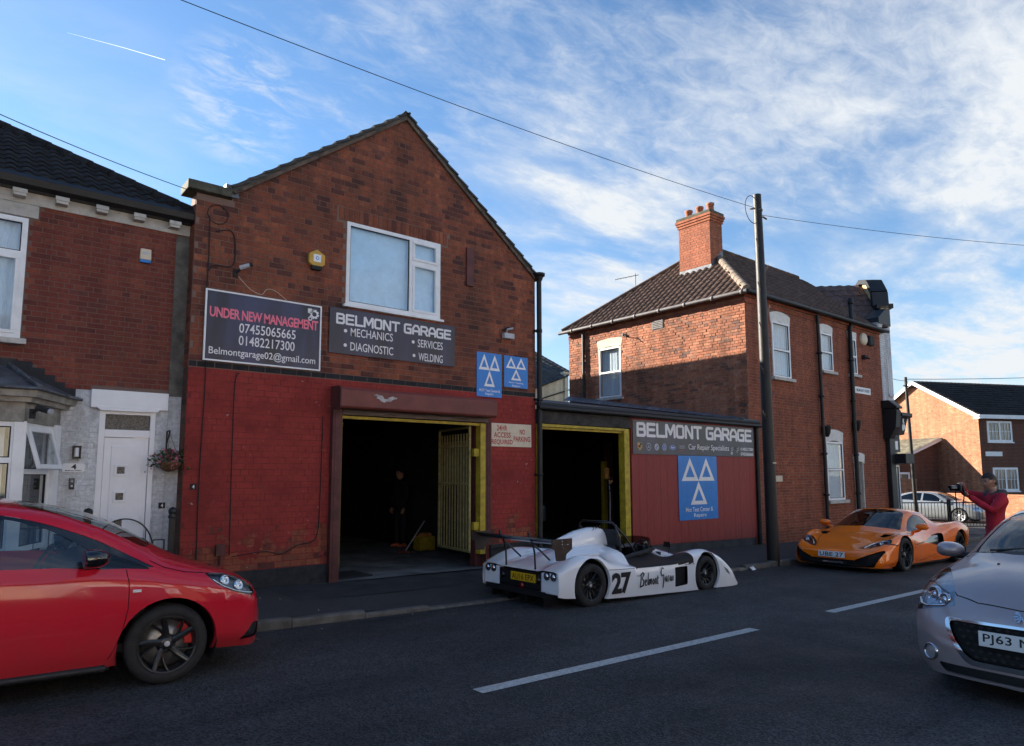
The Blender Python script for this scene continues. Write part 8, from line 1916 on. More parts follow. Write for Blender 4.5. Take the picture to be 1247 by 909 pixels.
# jacket with raised arms, one surface
cam_p = Vector(Q(.56, -.02, 1.585))
shL, shR = Q(.02, -.20, 1.44), Q(.02, .20, 1.44)
elL, elR = Q(.25, -.25, 1.25), Q(.25, .30, 1.50)
wrL, wrR = Q(.47, -.08, 1.47), Q(.44, .10, 1.665)
V = [Q(0, 0, .98), Q(.0, 0, 1.14), Q(-.01, 0, 1.30), Q(-.015, 0, 1.42), Q(-.005, 0, 1.50), shL, elL, wrL, shR, elR, wrR, Q(0, 0, .88)]
skin_mesh('jacket', 'jacket_red', ph, V, [(11, 0), (0, 1), (1, 2), (2, 3), (3, 4), (3, 5), (5, 6), (6, 7), (3, 8), (8, 9), (9, 10)],
          [(.175, .13), (.165, .125), (.18, .135), (.17, .12), (.075, .075), (.085, .085), (.062, .062), (.044, .044), (.085, .085), (.062, .062), (.044, .044), (.175, .13)])
V = [Q(.10, -.04, 1.47), Q(.03, -.13, 1.50), Q(-.08, -.10, 1.53), Q(-.14, 0, 1.50), Q(-.08, .10, 1.53), Q(.03, .13, 1.50), Q(.10, .04, 1.47), Q(-.17, 0, 1.42)]
skin_mesh('hood', 'hood_grey', ph, V, [(0, 1), (1, 2), (2, 3), (3, 4), (4, 5), (5, 6), (3, 7)], [(.03, .03), (.04, .04), (.055, .05), (.07, .06), (.055, .05), (.04, .04), (.03, .03), (.06, .05)], root=3)
V = [Q(.0, 0, 1.46), Q(.015, 0, 1.56), Q(.03, 0, 1.62)]; skin_mesh('neck', 'skin', ph, V, [(0, 1), (1, 2)], [.062, .056, .055])
hd_f = (F_*.97+Vector((0, 0, -.22))).normalized()
hh_, s_, f_, u_ = head_mesh(ph, Q(.055, 0, 1.685), hd_f, scale=1.02); hair(hh_, Q(.055, 0, 1.685), s_, f_, u_, 1.02)
mb = MB(); mb.obox(Vector(Q(.13, -.17, 1.40)), F_, Sd, Z_, .004, .02, .012); mb.build('chest_emblem', 'sign_white', ph)
hand(ph, wrL, (Vector(cam_p)-Vector(wrL))+Vector((0, 0, .02)), (0, 0, 1), (.35, .4, .45, .5), flip=1)
hand(ph, wrR, (Vector(cam_p)-Vector(wrR))*1.0+F_*.04+Vector((0, 0, .02)), (0, 0, -1), (.6, .65, .7, .75), flip=-1)
for o in [x for x in ph.children if x.name.startswith('hand')]: pass
# the camera he holds
cmr = empty('hand_camera', Vector((PX, PY, PZ))+cam_p, 'black camera with a dangling strap held up by the man in red', 'camera')
mb = MB(); mb.obox((0, 0, 0), F_, Sd, Z_, .035, .072, .045); mb.obox(Z_*.052, F_, Sd, Z_, .028, .026, .016); mb.obox(Sd*.06+F_*.03, F_, Sd, Z_, .028, .016, .042); mb.build('camera_body', 'black_plastic', cmr, bevel=.006)
mb = MB(); mb.lathe(F_*.03, F_, [(0, .036), (.05, .038), (.10, .040), (.13, .043), (.132, .036), (.11, .03)], 20); mb.build('lens', 'gloss_black', cmr)
mb = MB()
for b_ in (-.075, .075):
    p0 = Sd*b_+Z_*.02; pts = [p0, p0+Sd*b_*.3-Z_*.10, p0+F_*.01-Z_*.25, p0-Sd*b_*.3-Z_*.42+F_*.02]
    for i in range(3): mb.bar(pts[i], pts[i+1], .022, .003, F_)
mb.build('strap', 'black_plastic', cmr)
mb = MB(); mb.obox(Sd*.03+Z_*.066, F_, Sd, Z_, .02, .014, .004); mb.build('hot_shoe', 'chrome', cmr)
# mechanic standing in the dark workshop
MX, MY, MZ = 8.17, 14.05, -.04
me_ = empty('person', (MX, MY, MZ), 'man in dark overalls and orange trainers standing inside the dark workshop', 'person')
F_ = Vector((-.95, -.1, 0)).normalized(); Sd = Vector((F_.y, -F_.x, 0))
V = [Q(0, 0, .96), Q(0, -.10, .90), Q(.02, -.12, .50), Q(0, -.13, .10), Q(0, .10, .90), Q(.02, .12, .50), Q(0, .14, .10), Q(0, 0, 1.14), Q(0, 0, 1.32), Q(-.01, 0, 1.44), Q(0, 0, 1.52), Q(0, -.19, 1.44), Q(.02, -.24, 1.16), Q(.12, -.22, .93), Q(0, .19, 1.44), Q(.02, .24, 1.16), Q(.10, .22, .92)]
skin_mesh('overalls', 'overalls_dark', me_, V, [(0, 1), (1, 2), (2, 3), (0, 4), (4, 5), (5, 6), (0, 7), (7, 8), (8, 9), (9, 10), (9, 11), (11, 12), (12, 13), (9, 14), (14, 15), (15, 16)],
          [(.15, .12), (.09, .09), (.07, .07), (.06, .06), (.09, .09), (.07, .07), (.06, .06), (.155, .12), (.17, .13), (.16, .11), (.06, .06), (.075, .075), (.055, .055), (.042, .042), (.075, .075), (.055, .055), (.042, .042)])
hh_, s_, f_, u_ = head_mesh(me_, Q(.03, 0, 1.66), F_); hair(hh_, Q(.03, 0, 1.66), s_, f_, u_)
for y in (-.22, .22): hand(me_, Q(.11, y, .90), (0, 0, -1), tuple(Sd*(-1 if y > 0 else 1)), (.3, .35, .4, .45), flip=1 if y > 0 else -1)
for y in (-.13, .14):
    V = [Q(-.08, y, .05), Q(0, y, .06), Q(.12, y, .04), Q(.17, y, .03)]; skin_mesh('shoe', 'shoe_orange', me_, V, [(0, 1), (1, 2), (2, 3)], [(.04, .045), (.045, .05), (.045, .034), (.035, .025)])
# ------------------------------------------------------------------ poles and wires
mat('pole_wood', (.014, .012, .011), .5, var=.3, vscale=10, stretch=(4, 4, .4), bump=.4, bscale=30, spec=.45)
PXX, PYY = 13.30, 7.78
pl = empty('utility_pole', (PXX, PYY, gz(PXX)-.02), 'tall dark wooden utility pole with climbing steps at the kerb', 'utility pole')
mb = MB(); mb.tube([(0, 0, -.3), (0, 0, 0), (-.01, 0, 3), (-.03, 0, 6), (-.05, 0, 7.82)], [.132, .128, .112, .096, .086], 22); mb.build('pole', 'pole_wood', pl)
k = 0
for i, z in enumerate((3.0, 3.45, 3.95, 4.42, 4.88, 5.3, 5.75, 6.2, 6.7)):
    s = 1 if i % 2 else -1; rr_ = .125-z*.005; dx, dy = s*.8, -.0
    mb = MB(); a = Vector((s*rr_*.8, -.03, z)); mb.tube([a, a+Vector((s*.13, -.01, .05)), a+Vector((s*.15, -.01, .10))], .011, 6); mb.tube([a+Vector((0, 0, -.10)), a+Vector((s*.13, -.01, .05))], .008, 6); mb.build('climbing_step', 'shutter_steel', pl)
mb = MB(); mb.lathe((-.035, 0, 7.45), (0, 0, 1), [(0, .088), (0, .098), (.04, .098), (.04, .088)], 16); mb.tube([(-.2, -.02, 7.47), (-.36, -.02, 7.42)], .02, 6); mb.tube([(.12, 0, 7.38), (.30, 0, 7.36)], .02, 6); mb.build('wire_bracket', 'shutter_steel', pl)
mb = MB(); mb.tube([(-.18+.28*math.cos(t)-.12, -.03, 7.42+.30*math.sin(t)) for t in [R(40)+R(280)*k/18 for k in range(19)]], .008, 6, False); mb.build('wire_loop', 'rubber', pl)
mb = MB(); mb.box(-.08, .04, -.135, -.12, 2.0, 2.03); mb.build('pole_tag', 'sign_cream', pl)
def wire(pts, r, name, label, sag=.0):
    a, b = Vector(pts[0]), Vector(pts[1]); q = []
    for i in range(25): t = i/24; q.append(a.lerp(b, t)-Vector((0, 0, sag*4*t*(1-t))))
    mb = MB(); mb.tube(q, r, 6, False); tag(mb.build(name, 'rubber'), label, 'cable')
WA, WB_, WC = Vector((1.34, 7.82, 6.83)), Vector((19.01, 3.68, 6.59)), Vector((-0.21, 8.59, 5.41))
PT_ = Vector((PXX-.2, PYY-.03, 7.30))
wire((WA, PT_), .005, 'overhead_cable', 'thin black overhead cable rising from the pole towards the upper left', sag=.10)
wire((Vector((PXX+.1, PYY, 7.22)), WB_), .005, 'overhead_cable', 'thin black overhead cable leaving the pole to the right edge', sag=.08)
wire((WC, Vector((2.47, FY+.02, 5.56))), .005, 'overhead_cable', 'thin cable descending from the left edge to the top of the gabled workshop', sag=.04)
fp = empty('utility_pole', (32.2, 12.2, gz(32)), 'thin distant utility pole standing before the modern house', 'utility pole')
mb = MB(); mb.tube([(.25, 0, -.3), (0, 0, 6.3)], [.085, .06], 12); mb.build('pole', 'pole_wood', fp)
mb = MB(); mb.tube([(-.25, 0, 5.9), (.9, .0, 5.9)], .03, 6); mb.build('wire_bracket', 'rubber', fp)
wire((Vector((32.2, 12.2, 5.72)), Vector((60, 3.0, 8.4))), .014, 'overhead_cable', 'faint distant cable running right from the thin far pole', sag=.35)
wire((Vector((32.2, 12.2, 5.65)), Vector((24.9, 10.4, 5.2))), .010, 'overhead_cable', 'short cable between the thin far pole and the white corner shop', sag=.1)
# ------------------------------------------------------------------ things on the garage wall
ab = empty('alarm_box', (4.24, FY-.01, 4.93), 'hexagonal yellow alarm box on the upper brick wall left of the window', 'alarm box')
hx = [(.15*math.cos(R(60*k+30)), .15*math.sin(R(60*k+30))) for k in range(6)]
mat('alarm_yellow', (.55, .33, .05), .5, var=.1)
mb = MB(); mb.prism(hx, (0, 0, 0), X_, Z_, (0, -.07, 0)); mb.build('case', 'alarm_yellow', ab, bevel=.01)
mb = MB(); mb.box(-.06, .06, -.075, -.07, -.05, .07); mb.build('label_panel', 'sign_white', ab)
mb = MB(); ring(mb, 0, .01, .018, .028, (0, -.076, 0), 16); mb.build('logo_ring', 'sign_blue', ab)
mb = MB(); mb.prism([(-.075, -.17), (.075, -.17), (.085, -.11), (-.085, -.11)], (0, 0, 0), X_, Z_, (0, -.075, 0)); mb.build('strobe', 'rubber', ab)
ab = empty('alarm_box', (1.92, NY-.01, 4.58), 'small cream alarm box on the upper wall of the left house', 'alarm box')
mb = MB(); mb.prism([(-.07, -.06), (.07, -.06), (.065, .09), (-.065, .09)], (0, 0, 0), X_, Z_, (0, -.05, 0)); mb.build('case', 'sign_cream', ab, bevel=.008)
mb = MB(); mb.box(-.065, .065, -.05, 0, -.10, -.062); mb.build('strobe', 'sign_blue', ab, bevel=.006)
mb = MB(); mb.box(-.045, .045, -.052, -.05, .01, .045); mb.build('label_panel', 'badge_silver', ab)
for (x, y, z, s, lab) in ((3.05, FY, 4.53, 1, 'small silver and black security camera beside the dark banner'), (8.05, FY, 4.25, 0, 'small twin floodlight under the eave beside the blue signs'), (.72, BY-.02, 2.33, 2, 'dark outdoor lamp fixed over the bay window')):
    r = empty('security_camera' if s != 0 else 'floodlight', (x, y-.01, z), lab, 'camera' if s != 0 else 'floodlight')
    if s == 0:
        mb = MB(); mb.box(-.12, .12, -.10, -.02, -.10, .0); mb.tube([(0, 0, .03), (-.02, -.06, .08), (.08, -.10, .10)], .022, 8); mb.build('lamp_case', 'badge_silver', r, bevel=.012)
        mb = MB(); mb.tube([(-.10, -.02, .06), (.0, -.06, .12), (.12, -.04, .10)], .016, 6); mb.build('arm', 'rubber', r)
    else:
        mb = MB(); mb.box(-.03, .03, -.02, .01, -.09, .02); mb.tube([(0, 0, -.03), (.03, -.07, .0), (.06, -.10, .03)], .016, 8); mb.build('arm', 'rubber', r)
        mb = MB(); mb.tube([(.03, -.09, .03), (.14, -.17, .07 if s == 1 else -.01)], .032, 12); mb.build('camera_case', 'badge_silver' if s == 1 else 'rubber', r)
        mb = MB(); mb.tube([(.14, -.17, .07 if s == 1 else -.01), (.17, -.19, .08 if s == 1 else -.02)], .030, 12); mb.build('hood', 'rubber' if s == 1 else 'badge_silver', r)
def cable(pts, r_, label, m_='rubber'):
    mb = MB(); n = 6; q = []
    P_ = [Vector(p) for p in pts]
    for i in range(len(P_)-1):
        p0 = P_[max(i-1, 0)]; p1, p2 = P_[i], P_[i+1]; p3 = P_[min(i+2, len(P_)-1)]
        for k in range(n):
            t = k/n; q.append(.5*((2*p1)+(-p0+p2)*t+(2*p0-5*p1+4*p2-p3)*t*t+(-p0+3*p1-3*p2+p3)*t**3))
    q.append(P_[-1]); mb.tube(q, r_, 6); tag(mb.build('cable', m_), label, 'cable')
y_ = FY-.022
cable([(2.66, y_, 5.25), (2.67, y_, 4.6), (2.66, y_, 3.6), (2.70, y_, 3.0), (2.68, y_, 1.6), (2.69, y_, .32)], .008, 'black cable running straight down the left edge of the red painted wall')
cable([(3.16, y_, 3.05), (3.10, y_, 2.9), (3.10, y_, 1.8), (3.12, y_, .5)], .007, 'black cable dropping from the corner of the dark banner down the red wall')
cable([(2.75, y_, 5.05), (2.95, y_, 5.10), (3.02, y_, 4.95), (3.0, y_, 4.6), (2.75, y_, 4.55), (2.67, y_, 4.45)], .009, 'black cable looping above the small security camera')
cable([(2.70+.14*math.cos(t)+.07, y_, 5.30+.14*math.sin(t)) for t in [k*math.pi/4 for k in range(9)]], .006, 'round coil of cable near the top left corner of the gabled wall')
cable([(3.15, y_, .48), (3.6, y_, .52), (3.85, y_, .47), (4.1, y_, .58), (4.32, y_, .62), (4.40, y_, .8), (4.42, y_, 1.4), (4.43, y_, 2.5)], .007, 'thin cable curving low along the red wall and up to the door')
cable([(3.08, y_-.01, 4.45), (3.25, y_, 4.30), (3.42, y_, 4.24), (3.5, y_, 4.33), (3.62, y_, 4.33), (3.8, y_, 4.22)], .004, 'thin pale wire trailing over the dark banner', 'sign_cream')
mb = MB(); mb.box(7.10, 7.26, FY-.05, FY-.009, 5.02, 5.74); tag(mb.build('wall_pad', 'steel_redbrown', bevel=.008), 'narrow upright red-brown metal plate on the brick wall right of the window', 'wall plate')
mb = MB(); mb.box(2.93, 3.06, FY-.05, FY-.009, .50, .66); mb.tube([(3.0, FY-.03, .5), (3.0, FY-.03, .38)], .02, 8); mb2 = mb.build('vent_box', 'steel_redbrown', bevel=.006); tag(mb2, 'small grey box with a spout low on the red painted wall', 'vent box')
for x, z, lab in ((2.30, 1.20, 'small black tile with a white 4 on the white brick beside the door'), (2.62, 1.45, 'small number 4 tile on the left corner of the red wall')):
    yy = NY-.012 if x < 2.4 else FY-.012
    r, o, w, h = board('number_tile', x-.05, x+.03, z-.04, z+.04, 'rubber', lab, depth=.01, y=yy); letters(r, '4', .025, .055, .015, .065, 'sign_letters', o, .01)
# ------------------------------------------------------------------ at the neighbour's door
r = empty('wall_lantern', (1.27, NY-.01, 1.90), 'small black wall lantern above the white number 4 plaque', 'lantern')
mb = MB(); mb.box(-.045, .045, -.08, 0, .06, .075); mb.box(-.045, .045, -.08, 0, -.085, -.07); mb.box(-.045, .045, -.012, 0, -.07, .06)
for a in (-.043, .035): mb.box(a, a+.008, -.078, -.07, -.07, .06)
mb.build('lantern_frame', 'black_iron', r)
mb = MB(); mb.lathe((0, -.04, -.06), (0, 0, 1), [(0, .024), (.11, .024), (.115, 0)], 14); mb.build('lamp_tube', 'sign_white', r)
r = empty('house_number', (1.25, NY-.012, 1.70), 'white plaque with a black 4 on the grey brick beside the door', 'house number')
mb = MB(); mb.prism(rpoly([(-.12, -.055), (.12, -.055), (.12, .055), (-.12, .055)], .025), (0, 0, 0), X_, Z_, (0, -.012, 0)); mb.build('plaque', 'sign_white', r)
mb = MB(); text_mesh('4', -.025, .03, -.02, .045, mb, (0, -.012, 0), X_, Z_, NF, .002, .03); mb.build('lettering', 'rubber', r)
mb = MB(); text_mesh('BELMONT STREET', -.09, .09, -.042, -.028, mb, (0, -.012, 0), X_, Z_, NF, .002, .02); mb.build('lettering', 'rubber', r)
r = empty('doorbell', (1.24, NY-.01, 1.50), 'black video doorbell below the white number plaque', 'doorbell')
mb = MB(); mb.box(-.03, .03, -.03, 0, -.07, .07); mb.build('case', 'gloss_black', r, bevel=.008); mb = MB(); mb.lathe((0, -.03, .03), (0, -1, 0), [(0, .014), (.003, .012), (.003, 0)], 12); mb.build('lens', 'badge_silver', r); mb = MB(); mb.lathe((0, -.03, -.03), (0, -1, 0), [(0, .013), (.003, .012), (.003, 0)], 12); mb.build('button', 'badge_silver', r)
hb_ = empty('hanging_basket', (2.33, NY-.16, 1.78), 'hanging basket with pink flowers and trailing leaves right of the white door', 'hanging basket')
mat('leaf', (.045, .085, .025), .6, var=.35, vscale=30); mat('flower_pink', (.50, .10, .16), .6, var=.2, vscale=30); mat('coir', (.13, .07, .035), .95, var=.3, vscale=25, bump=.6)
mb = MB(); mb.lathe((0, 0, 0), (0, 0, 1), [(-.13, .0), (-.125, .05), (-.09, .10), (-.03, .135), (0, .145), (0, .12)], 18); mb.build('basket', 'coir', hb_)
mb = MB(); mb.tube([(-.02, .15, .42), (-.02, .0, .42), (-.02, -.01, .38)], .008, 6); mb.tube([(-.02, .15, .15), (-.02, .15, .42)], .012, 6); mb.tube([(-.02, .14, .22), (-.02, .02, .41)], .006, 6)
for a in (0, 2.1, 4.2): mb.tube([(.13*math.cos(a), .13*math.sin(a), 0), (-.02, 0, .38)], .003, 4)
mb.build('bracket', 'black_iron', hb_)
rn = random.Random(8); mb = MB(); fl = MB()
for i in range(520):
    a = rn.uniform(0, 6.28); rr_ = rn.uniform(.02, .25); p = Vector((rr_*math.cos(a)*1.15, rr_*math.sin(a)*.8, .05+rn.uniform(-.03, .12)-max(0, rr_-.12)*1.2)); 
    d = Vector((rn.gauss(0, 1), rn.gauss(0, 1), rn.gauss(0, .6))).normalized(); e = d.cross(Vector((rn.gauss(0, 1), rn.gauss(0, 1), rn.gauss(0, 1)))).normalized(); L_ = rn.uniform(.025, .055)
    t_ = mb if rn.random() > .34 or p.x > .12 else fl
    t_.face([p, p+d*L_*.5+e*L_*.3, p+d*L_, p+d*L_*.5-e*L_*.3])
tag(mb.build('foliage', 'leaf', hb_), kind='stuff'); tag(fl.build('flowers', 'flower_pink', hb_), kind='stuff')
# iron gate, posts and railing before the house
GY = 9.86
def post(x, lab):
    r = empty('gate_post', (x, GY, gz(x)), lab, 'gate post'); mb = MB(); mb.box(-.035, .035, -.035, .035, 0, 1.02); mb.build('shaft', 'black_iron', r, bevel=.006)
    mb = MB(); mb.lathe((0, 0, 1.02), (0, 0, 1), [(0, .05), (.02, .055), (.045, .042), (.07, .05), (.10, .052), (.13, .038), (.145, 0)], 14); mb.build('finial', 'black_iron', r)
post(1.385, 'black iron gate post left of the arched gate, before the grey brick'); post(2.335, 'black iron gate post right of the arched gate, next to the red wall')
g = empty('iron_gate', (1.45, GY, .10), 'black wrought iron gate with double arches in front of the white door', 'gate')
mb = MB(); w_ = .80
mb.tube([(0, 0, 0), (0, 0, .56)], .010, 6); mb.tube([(w_, 0, 0), (w_, 0, .68)], .010, 6); mb.tube([(0, 0, .05), (w_, 0, .05)], .010, 6); mb.tube([(0, 0, .56), (w_, 0, .56)], .010, 6); mb.tube([(w_-.13, 0, .68), (w_, 0, .68)], .009, 6)
mb.tube([(.335+.335*math.cos(t), 0, .56+.40*math.sin(t)) for t in [math.pi*k/20 for k in range(21)]], .010, 6, False); mb.build('gate_frame', 'black_iron', g)
mb = MB(); mb.tube([(.335+.19*math.cos(t), 0, .56+.24*math.sin(t)) for t in [math.pi*k/16 for k in range(17)]], .009, 6, False); mb.build('inner_arch', 'black_iron', g)
for x, z1 in ((.145, .56), (.09, .82), (.525, .56), (.27, .68), (.40, .68), (.58, .82), (.67, .68)):
    mb = MB(); mb.tube([(x, 0, .05), (x, 0, z1)], .007, 6)
    if z1 == .68 and x < .5: mb.lathe((x, 0, .66), (0, 0, 1), [(0, .008), (.01, .02), (.03, .024), (.05, .015), (.055, 0)], 10)
    mb.build('bar', 'black_iron', g)
mb = MB(); mb.tube([(w_, 0, .50), (w_+.10, 0, .50)], .012, 6); mb.box(w_+.03, w_+.07, -.02, .02, .46, .54); mb.build('latch', 'black_iron', g)
rl = empty('iron_railing', (.1, GY, 0), 'low black iron railing beside the left gate post', 'railing')
mb = MB(); mb.tube([(-1.4, 0, .99), (1.25, 0, .99)], .010, 6); mb.tube([(-1.4, 0, .2), (1.25, 0, .2)], .010, 6); mb.build('rail', 'black_iron', rl)
for i in range(18):
    x = -1.35+i*.15; mb = MB(); mb.tube([(x, 0, .1), (x, 0, .99)], .007, 6); mb.build('bar', 'black_iron', rl)
mb = MB(); mb.tube([(1.0+.06*math.cos(t)*(1-t/9), 0, .93+.06*math.sin(t)*(1-t/9)) for t in [k*.5 for k in range(14)]], .006, 6); mb.tube([(1.14-.06*math.cos(t)*(1-t/9), 0, .93+.06*math.sin(t)*(1-t/9)) for t in [k*.5 for k in range(14)]], .006, 6); mb.build('scroll', 'black_iron', rl)
mb = MB(); mb.box(-1.4, 1.3, .0, .22, -.1, .12); mb.build('kerb_stone', 'brick_white', rl)
# ------------------------------------------------------------------ pedestrian railings at the junction
def railing(a, b, lab):
    a, b = Vector(a), Vector(b); r = empty('guard_railing', a, lab, 'railing', 'guard railings at the junction'); d = b-a; L_ = d.length; d.normalize()
    for x in (0, L_):
        mb = MB(); mb.tube([d*x, d*x+Z_*1.12], .034, 8); mb.build('post', 'black_iron', r)
    for z in (.18, 1.0): mb = MB(); mb.tube([d*.0+Z_*z, d*L_+Z_*z], .022, 6); mb.build('rail', 'black_iron', r)
    n = int(L_/.115)
    for i in range(1, n): mb = MB(); mb.tube([d*(L_*i/n)+Z_*.18, d*(L_*i/n)+Z_*1.0], .010, 5, False); mb.build('bar', 'black_iron', r)
z_ = gz(27)
railing((25.9, 10.2, z_), (27.2, 9.2, z_), 'left panel of black guard railing in front of the silver saloon')
railing((27.25, 9.15, z_), (28.6, 8.2, z_), 'right panel of black guard railing in front of the silver saloon')
# ------------------------------------------------------------------ inside the workshops
r = empty('storage_crate', (8.25, 13.15, -.04), 'yellow plastic crate with odds and ends on the workshop floor by the gate', 'crate')
mb = MB(); 
for q in ((-.19, .19, -.14, -.125), (-.19, .19, .125, .14)): mb.box(q[0], q[1], q[2], q[3], .0, .30)
for q in ((-.19, -.175), (.175, .19)): mb.box(q[0], q[1], -.125, .125, 0, .30)
mb.box(-.19, .19, -.14, .14, 0, .015); mb.build('crate_shell', 'yellow_paint', r)
mat('rag_brown', (.12, .04, .03), .9); mat('rag_orange', (.5, .2, .05), .9, var=.3, vscale=9, bump=.5); mat('rag_red', (.5, .05, .05), .8, var=.3)
mb = MB(); rn = random.Random(4)
for i in range(7): a = Vector((rn.uniform(-.14, .1), rn.uniform(-.1, .1), .30)); mb.tube([a, a+Vector((rn.uniform(-.1, .1), 0, .05)), a+Vector((rn.uniform(-.15, .15), 0, .02))], .035, 7)
mb.build('rags', 'rag_orange', r)
r = empty('broom', (7.75, 13.0, -.03), 'broom leaning on the yellow crate in the dark doorway', 'broom')
mb = MB(); mb.tube([(-.2, -.2, .02), (.50, .15, .62)], .014, 8); mb.build('handle', 'badge_silver', r); mb = MB(); mb.obox((-.22, -.21, .03), (.7, -.7, 0), (.7, .7, 0), Z_, .14, .03, .03); mb.build('brush_head', 'rag_brown', r, bevel=.01)
r = empty('workbench', (5.9, 17.0, -.04), 'yellow framed rack at the left back of the dark workshop', 'rack')
mb = MB(); mb.box(-.9, .9, -.05, .05, .85, .95); mb.box(.5, .9, -.06, .06, .75, 1.05); mb.build('beam', 'yellow_paint', r)
for x in (-.85, .85): mb = MB(); mb.box(x-.04, x+.04, -.05, .05, 0, .95); mb.build('leg', 'yellow_paint', r)
# second workshop: a lift post, hoses, and a motorcycle-like pale shape in the dark
r = empty('vehicle_lift', (13.0, 12.2, -.16), 'yellow two-post lift inside the right workshop doorway', 'lift')
mb = MB(); mb.box(-.055, .055, -.06, .06, 0, 2.1); mb.build('post', 'yellow_paint', r, bevel=.01)
mb = MB(); mb.box(.12, .4, .05, .12, 0, 2.6); mb.build('column', 'steel_redbrown', r)
r = empty('air_hose', (11.62, 10.75, 1.45), 'coiled hose and tools hanging inside the right workshop doorway', 'hose')
mb = MB(); mb.tube([(.05*math.cos(t)*(1+.2*math.sin(t*.3)), .05*math.sin(t), .25-.02*t) for t in [k*.6 for k in range(40)]], .012, 6); mb.build('coil', 'rubber', r)
mb = MB(); mb.tube([(0, 0, .1), (-.03, -.05, -.4), (-.10, -.1, -.95)], .010, 6); mb.build('hose', 'badge_silver', r)
mb = MB(); mb.box(-.12, -.04, -.05, .03, .05, .30); mb.tube([(.0, -.02, -.05), (.05, -.04, .02)], .03, 8); mb.build('reel', 'rag_orange', r, bevel=.01)
r = empty('parked_vehicle', (10.7, 13.6, -.14), 'dim pale bonnet of a vehicle inside the right workshop', 'vehicle')
bb = loft([[(x, w, z0_), (x, w, z0_+.3), (x, w*.85, z0_+.42), (x, w*.4, z0_+.47), (x, 0, z0_+.48)] for x, w, z0_ in ((-1.2, .5, .6), (-.9, .75, .5), (0, .8, .55), (.9, .7, .6), (1.2, .4, .62))], 5, 4)
for f in bb.faces: pass
bm_obj(bb, 'bonnet', 'paint_silver', r); mb = MB(); 
for x in (-.6, .6):
    for y in (-.5, .5): mb.tube([(x, y, 0), (x, y, .62)], .06, 8)
tag(mb.build('stands', 'underbody', r), kind='stuff')
# small litter on the kerb
mb = MB(); mb.mesh([(0, 0, .0), (.16, .02, .0), (.14, .09, .035), (.02, .08, .045), (.07, .04, .075)], [(0, 1, 4), (1, 2, 4), (2, 3, 4), (3, 0, 4)]); tag(mb.build('crushed_cup', 'sign_white', loc=(12.15, 7.55, gz(12.2)+ROAD+.004)), 'crushed white paper cup in the gutter near the tall pole', 'litter')
rn = random.Random(11); mb = MB()
for i in range(70):
    x, y = rn.uniform(0, 24), rn.choice([rn.uniform(7.2, 7.62), rn.uniform(7.9, 9.9)]); z = gz(x)+(ROAD if y < 7.66 else 0)+.006; s = rn.uniform(.004, .014)
    mb.mesh([(x, y, z), (x+s*1.6, y+s*.3, z), (x+s, y+s*1.2, z), (x+s*.6, y+s*.4, z+s*.7)], [(0, 1, 3), (1, 2, 3), (2, 0, 3)])
tag(mb.build('grit', 'sign_cream'), kind='stuff')

r = empty('television_aerial', (18.75, 15.9, 7.45), 'thin television aerial on the rear slope of the corner house roof', 'aerial')
mb = MB(); mb.tube([(0, 0, 0), (0, 0, 1.35)], .015, 6); mb.build('mast', 'gutter_grey', r)
mb = MB(); mb.tube([(-.75, .3, 1.05), (.1, -.05, 1.30)], .012, 6)
for k in range(5): c = Vector((-.7, .28, 1.065)).lerp(Vector((.05, -.03, 1.285)), k/4); mb.tube([c-Vector((.05, .12, 0)), c+Vector((.05, .12, 0))], .006, 4)
mb.build('antenna', 'gutter_grey', r)
M = mat('contrail_white', (.9, .92, .95), .9, var=0); nt = M.node_tree; tl = nt.nodes.new('ShaderNodeBsdfTranslucent'); tl.inputs[0].default_value = (.95, .97, 1, 1); ms = nt.nodes.new('ShaderNodeMixShader'); tr = nt.nodes.new('ShaderNodeBsdfTransparent'); m2 = nt.nodes.new('ShaderNodeMixShader'); m2.inputs[0].default_value = .68
nt.links.new(nt.nodes['Principled BSDF'].outputs[0], ms.inputs[1]); nt.links.new(tl.outputs[0], ms.inputs[2]); nt.links.new(ms.outputs[0], m2.inputs[1]); nt.links.new(tr.outputs[0], m2.inputs[2]); nt.links.new(m2.outputs[0], nt.nodes['Material Output'].inputs[0])
mb = MB(); mb.tube([(109, 1303, 736), (190, 1293, 738), (254, 1283, 736)], [.1, .45, .7], 8); tag(mb.build('contrail', 'contrail_white'), 'short thin white aircraft contrail high in the upper left sky', 'contrail')
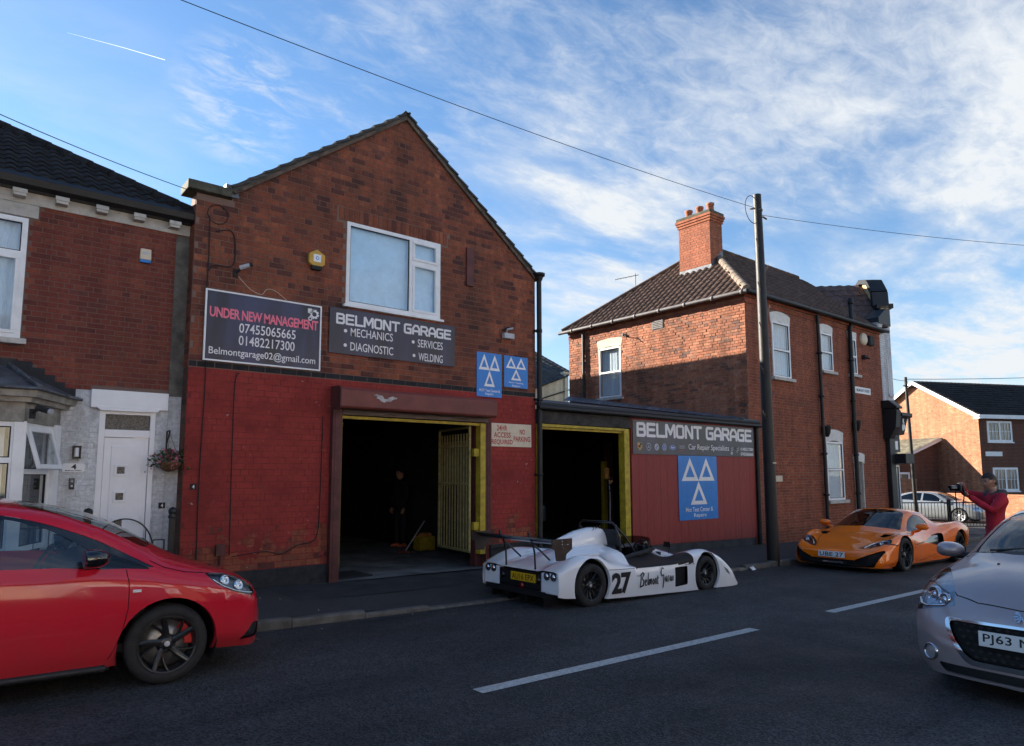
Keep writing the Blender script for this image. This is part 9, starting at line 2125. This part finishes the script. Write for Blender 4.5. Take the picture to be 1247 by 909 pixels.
# ------------------------------------------------------------------ the terrace across the street, behind the viewer
mat('render_cream', (.58, .52, .40), .9, var=.08); mat('render_white', (.72, .71, .68), .9, var=.06)
for i in range(12):
    x0 = -26+i*5.0; t = empty('terraced_house', (x0+2.5, -9.0, gz(x0)), ['red brick', 'cream rendered', 'brown brick', 'white rendered'][i % 4]+' terraced house across the street, '+['first', 'second', 'third', 'fourth', 'fifth', 'sixth', 'seventh', 'eighth', 'ninth', 'tenth', 'eleventh', 'twelfth'][i]+' of its row', 'house', 'terraced houses on the near side of the street')
    ws_ = [(.5, 2.0, .75, 2.2), (.8, 1.9, 3.3, 4.7), (3.1, 4.2, 3.3, 4.7)]; dr_ = (3.2, 4.1, .02, 2.1)
    def tp(o): o.location = -t.location; return o
    w = tp(wall(t, 'wall', ['brick_far', 'render_cream', 'brick_far', 'render_white'][i % 4], (x0, -9.0, 0), X_, Vector((0, 1, 0)), .004, 4.996, -.5, 5.3, [*ws_, dr_], .22))
    for q in ws_: tp(window(t, (x0, -9.06, 0), X_, Vector((0, 1, 0)), *q, panes=[(0, .5, 0, 1), (.5, 1, 0, 1)], backm='curtain_white', back=.1, sill=(.05, .12, .1)))
    mb = MB(); mb.box(x0+3.2, x0+4.1, -2.12, -9.08, .02, 2.1); tp(mb.build('door', 'door_white' if i % 2 else 'black_shop', t))
    for q in ((.4, 2.1, 2.2, 2.45), (3.1, 4.2, 2.12, 2.4), (.7, 2.0, 4.72, 4.95), (3.0, 4.3, 4.72, 4.95)): mb = MB(); mb.box(x0+q[0], x0+q[1], -9.0, -8.97, q[2], q[3]); tp(mb.build('lintel', 'stone_sill', t))
    mb = MB(); mb.mesh([(x0, -8.7, 5.25), (x0+5, -8.7, 5.25), (x0+5, -12.8, 7.9), (x0, -12.8, 7.9)], [(0, 1, 2, 3)]); mb.mesh([(x0, -16.8, 5.25), (x0+5, -16.8, 5.25), (x0+5, -12.8, 7.9), (x0, -12.8, 7.9)], [(0, 1, 2, 3)]); tp(mb.build('roof', 'tile_dark', t))
    mb = MB(); mb.box(x0+4.5, x0+5.4, -13.2, -12.4, 7.4, 8.9); tp(mb.build('chimney', 'brick_far', t))
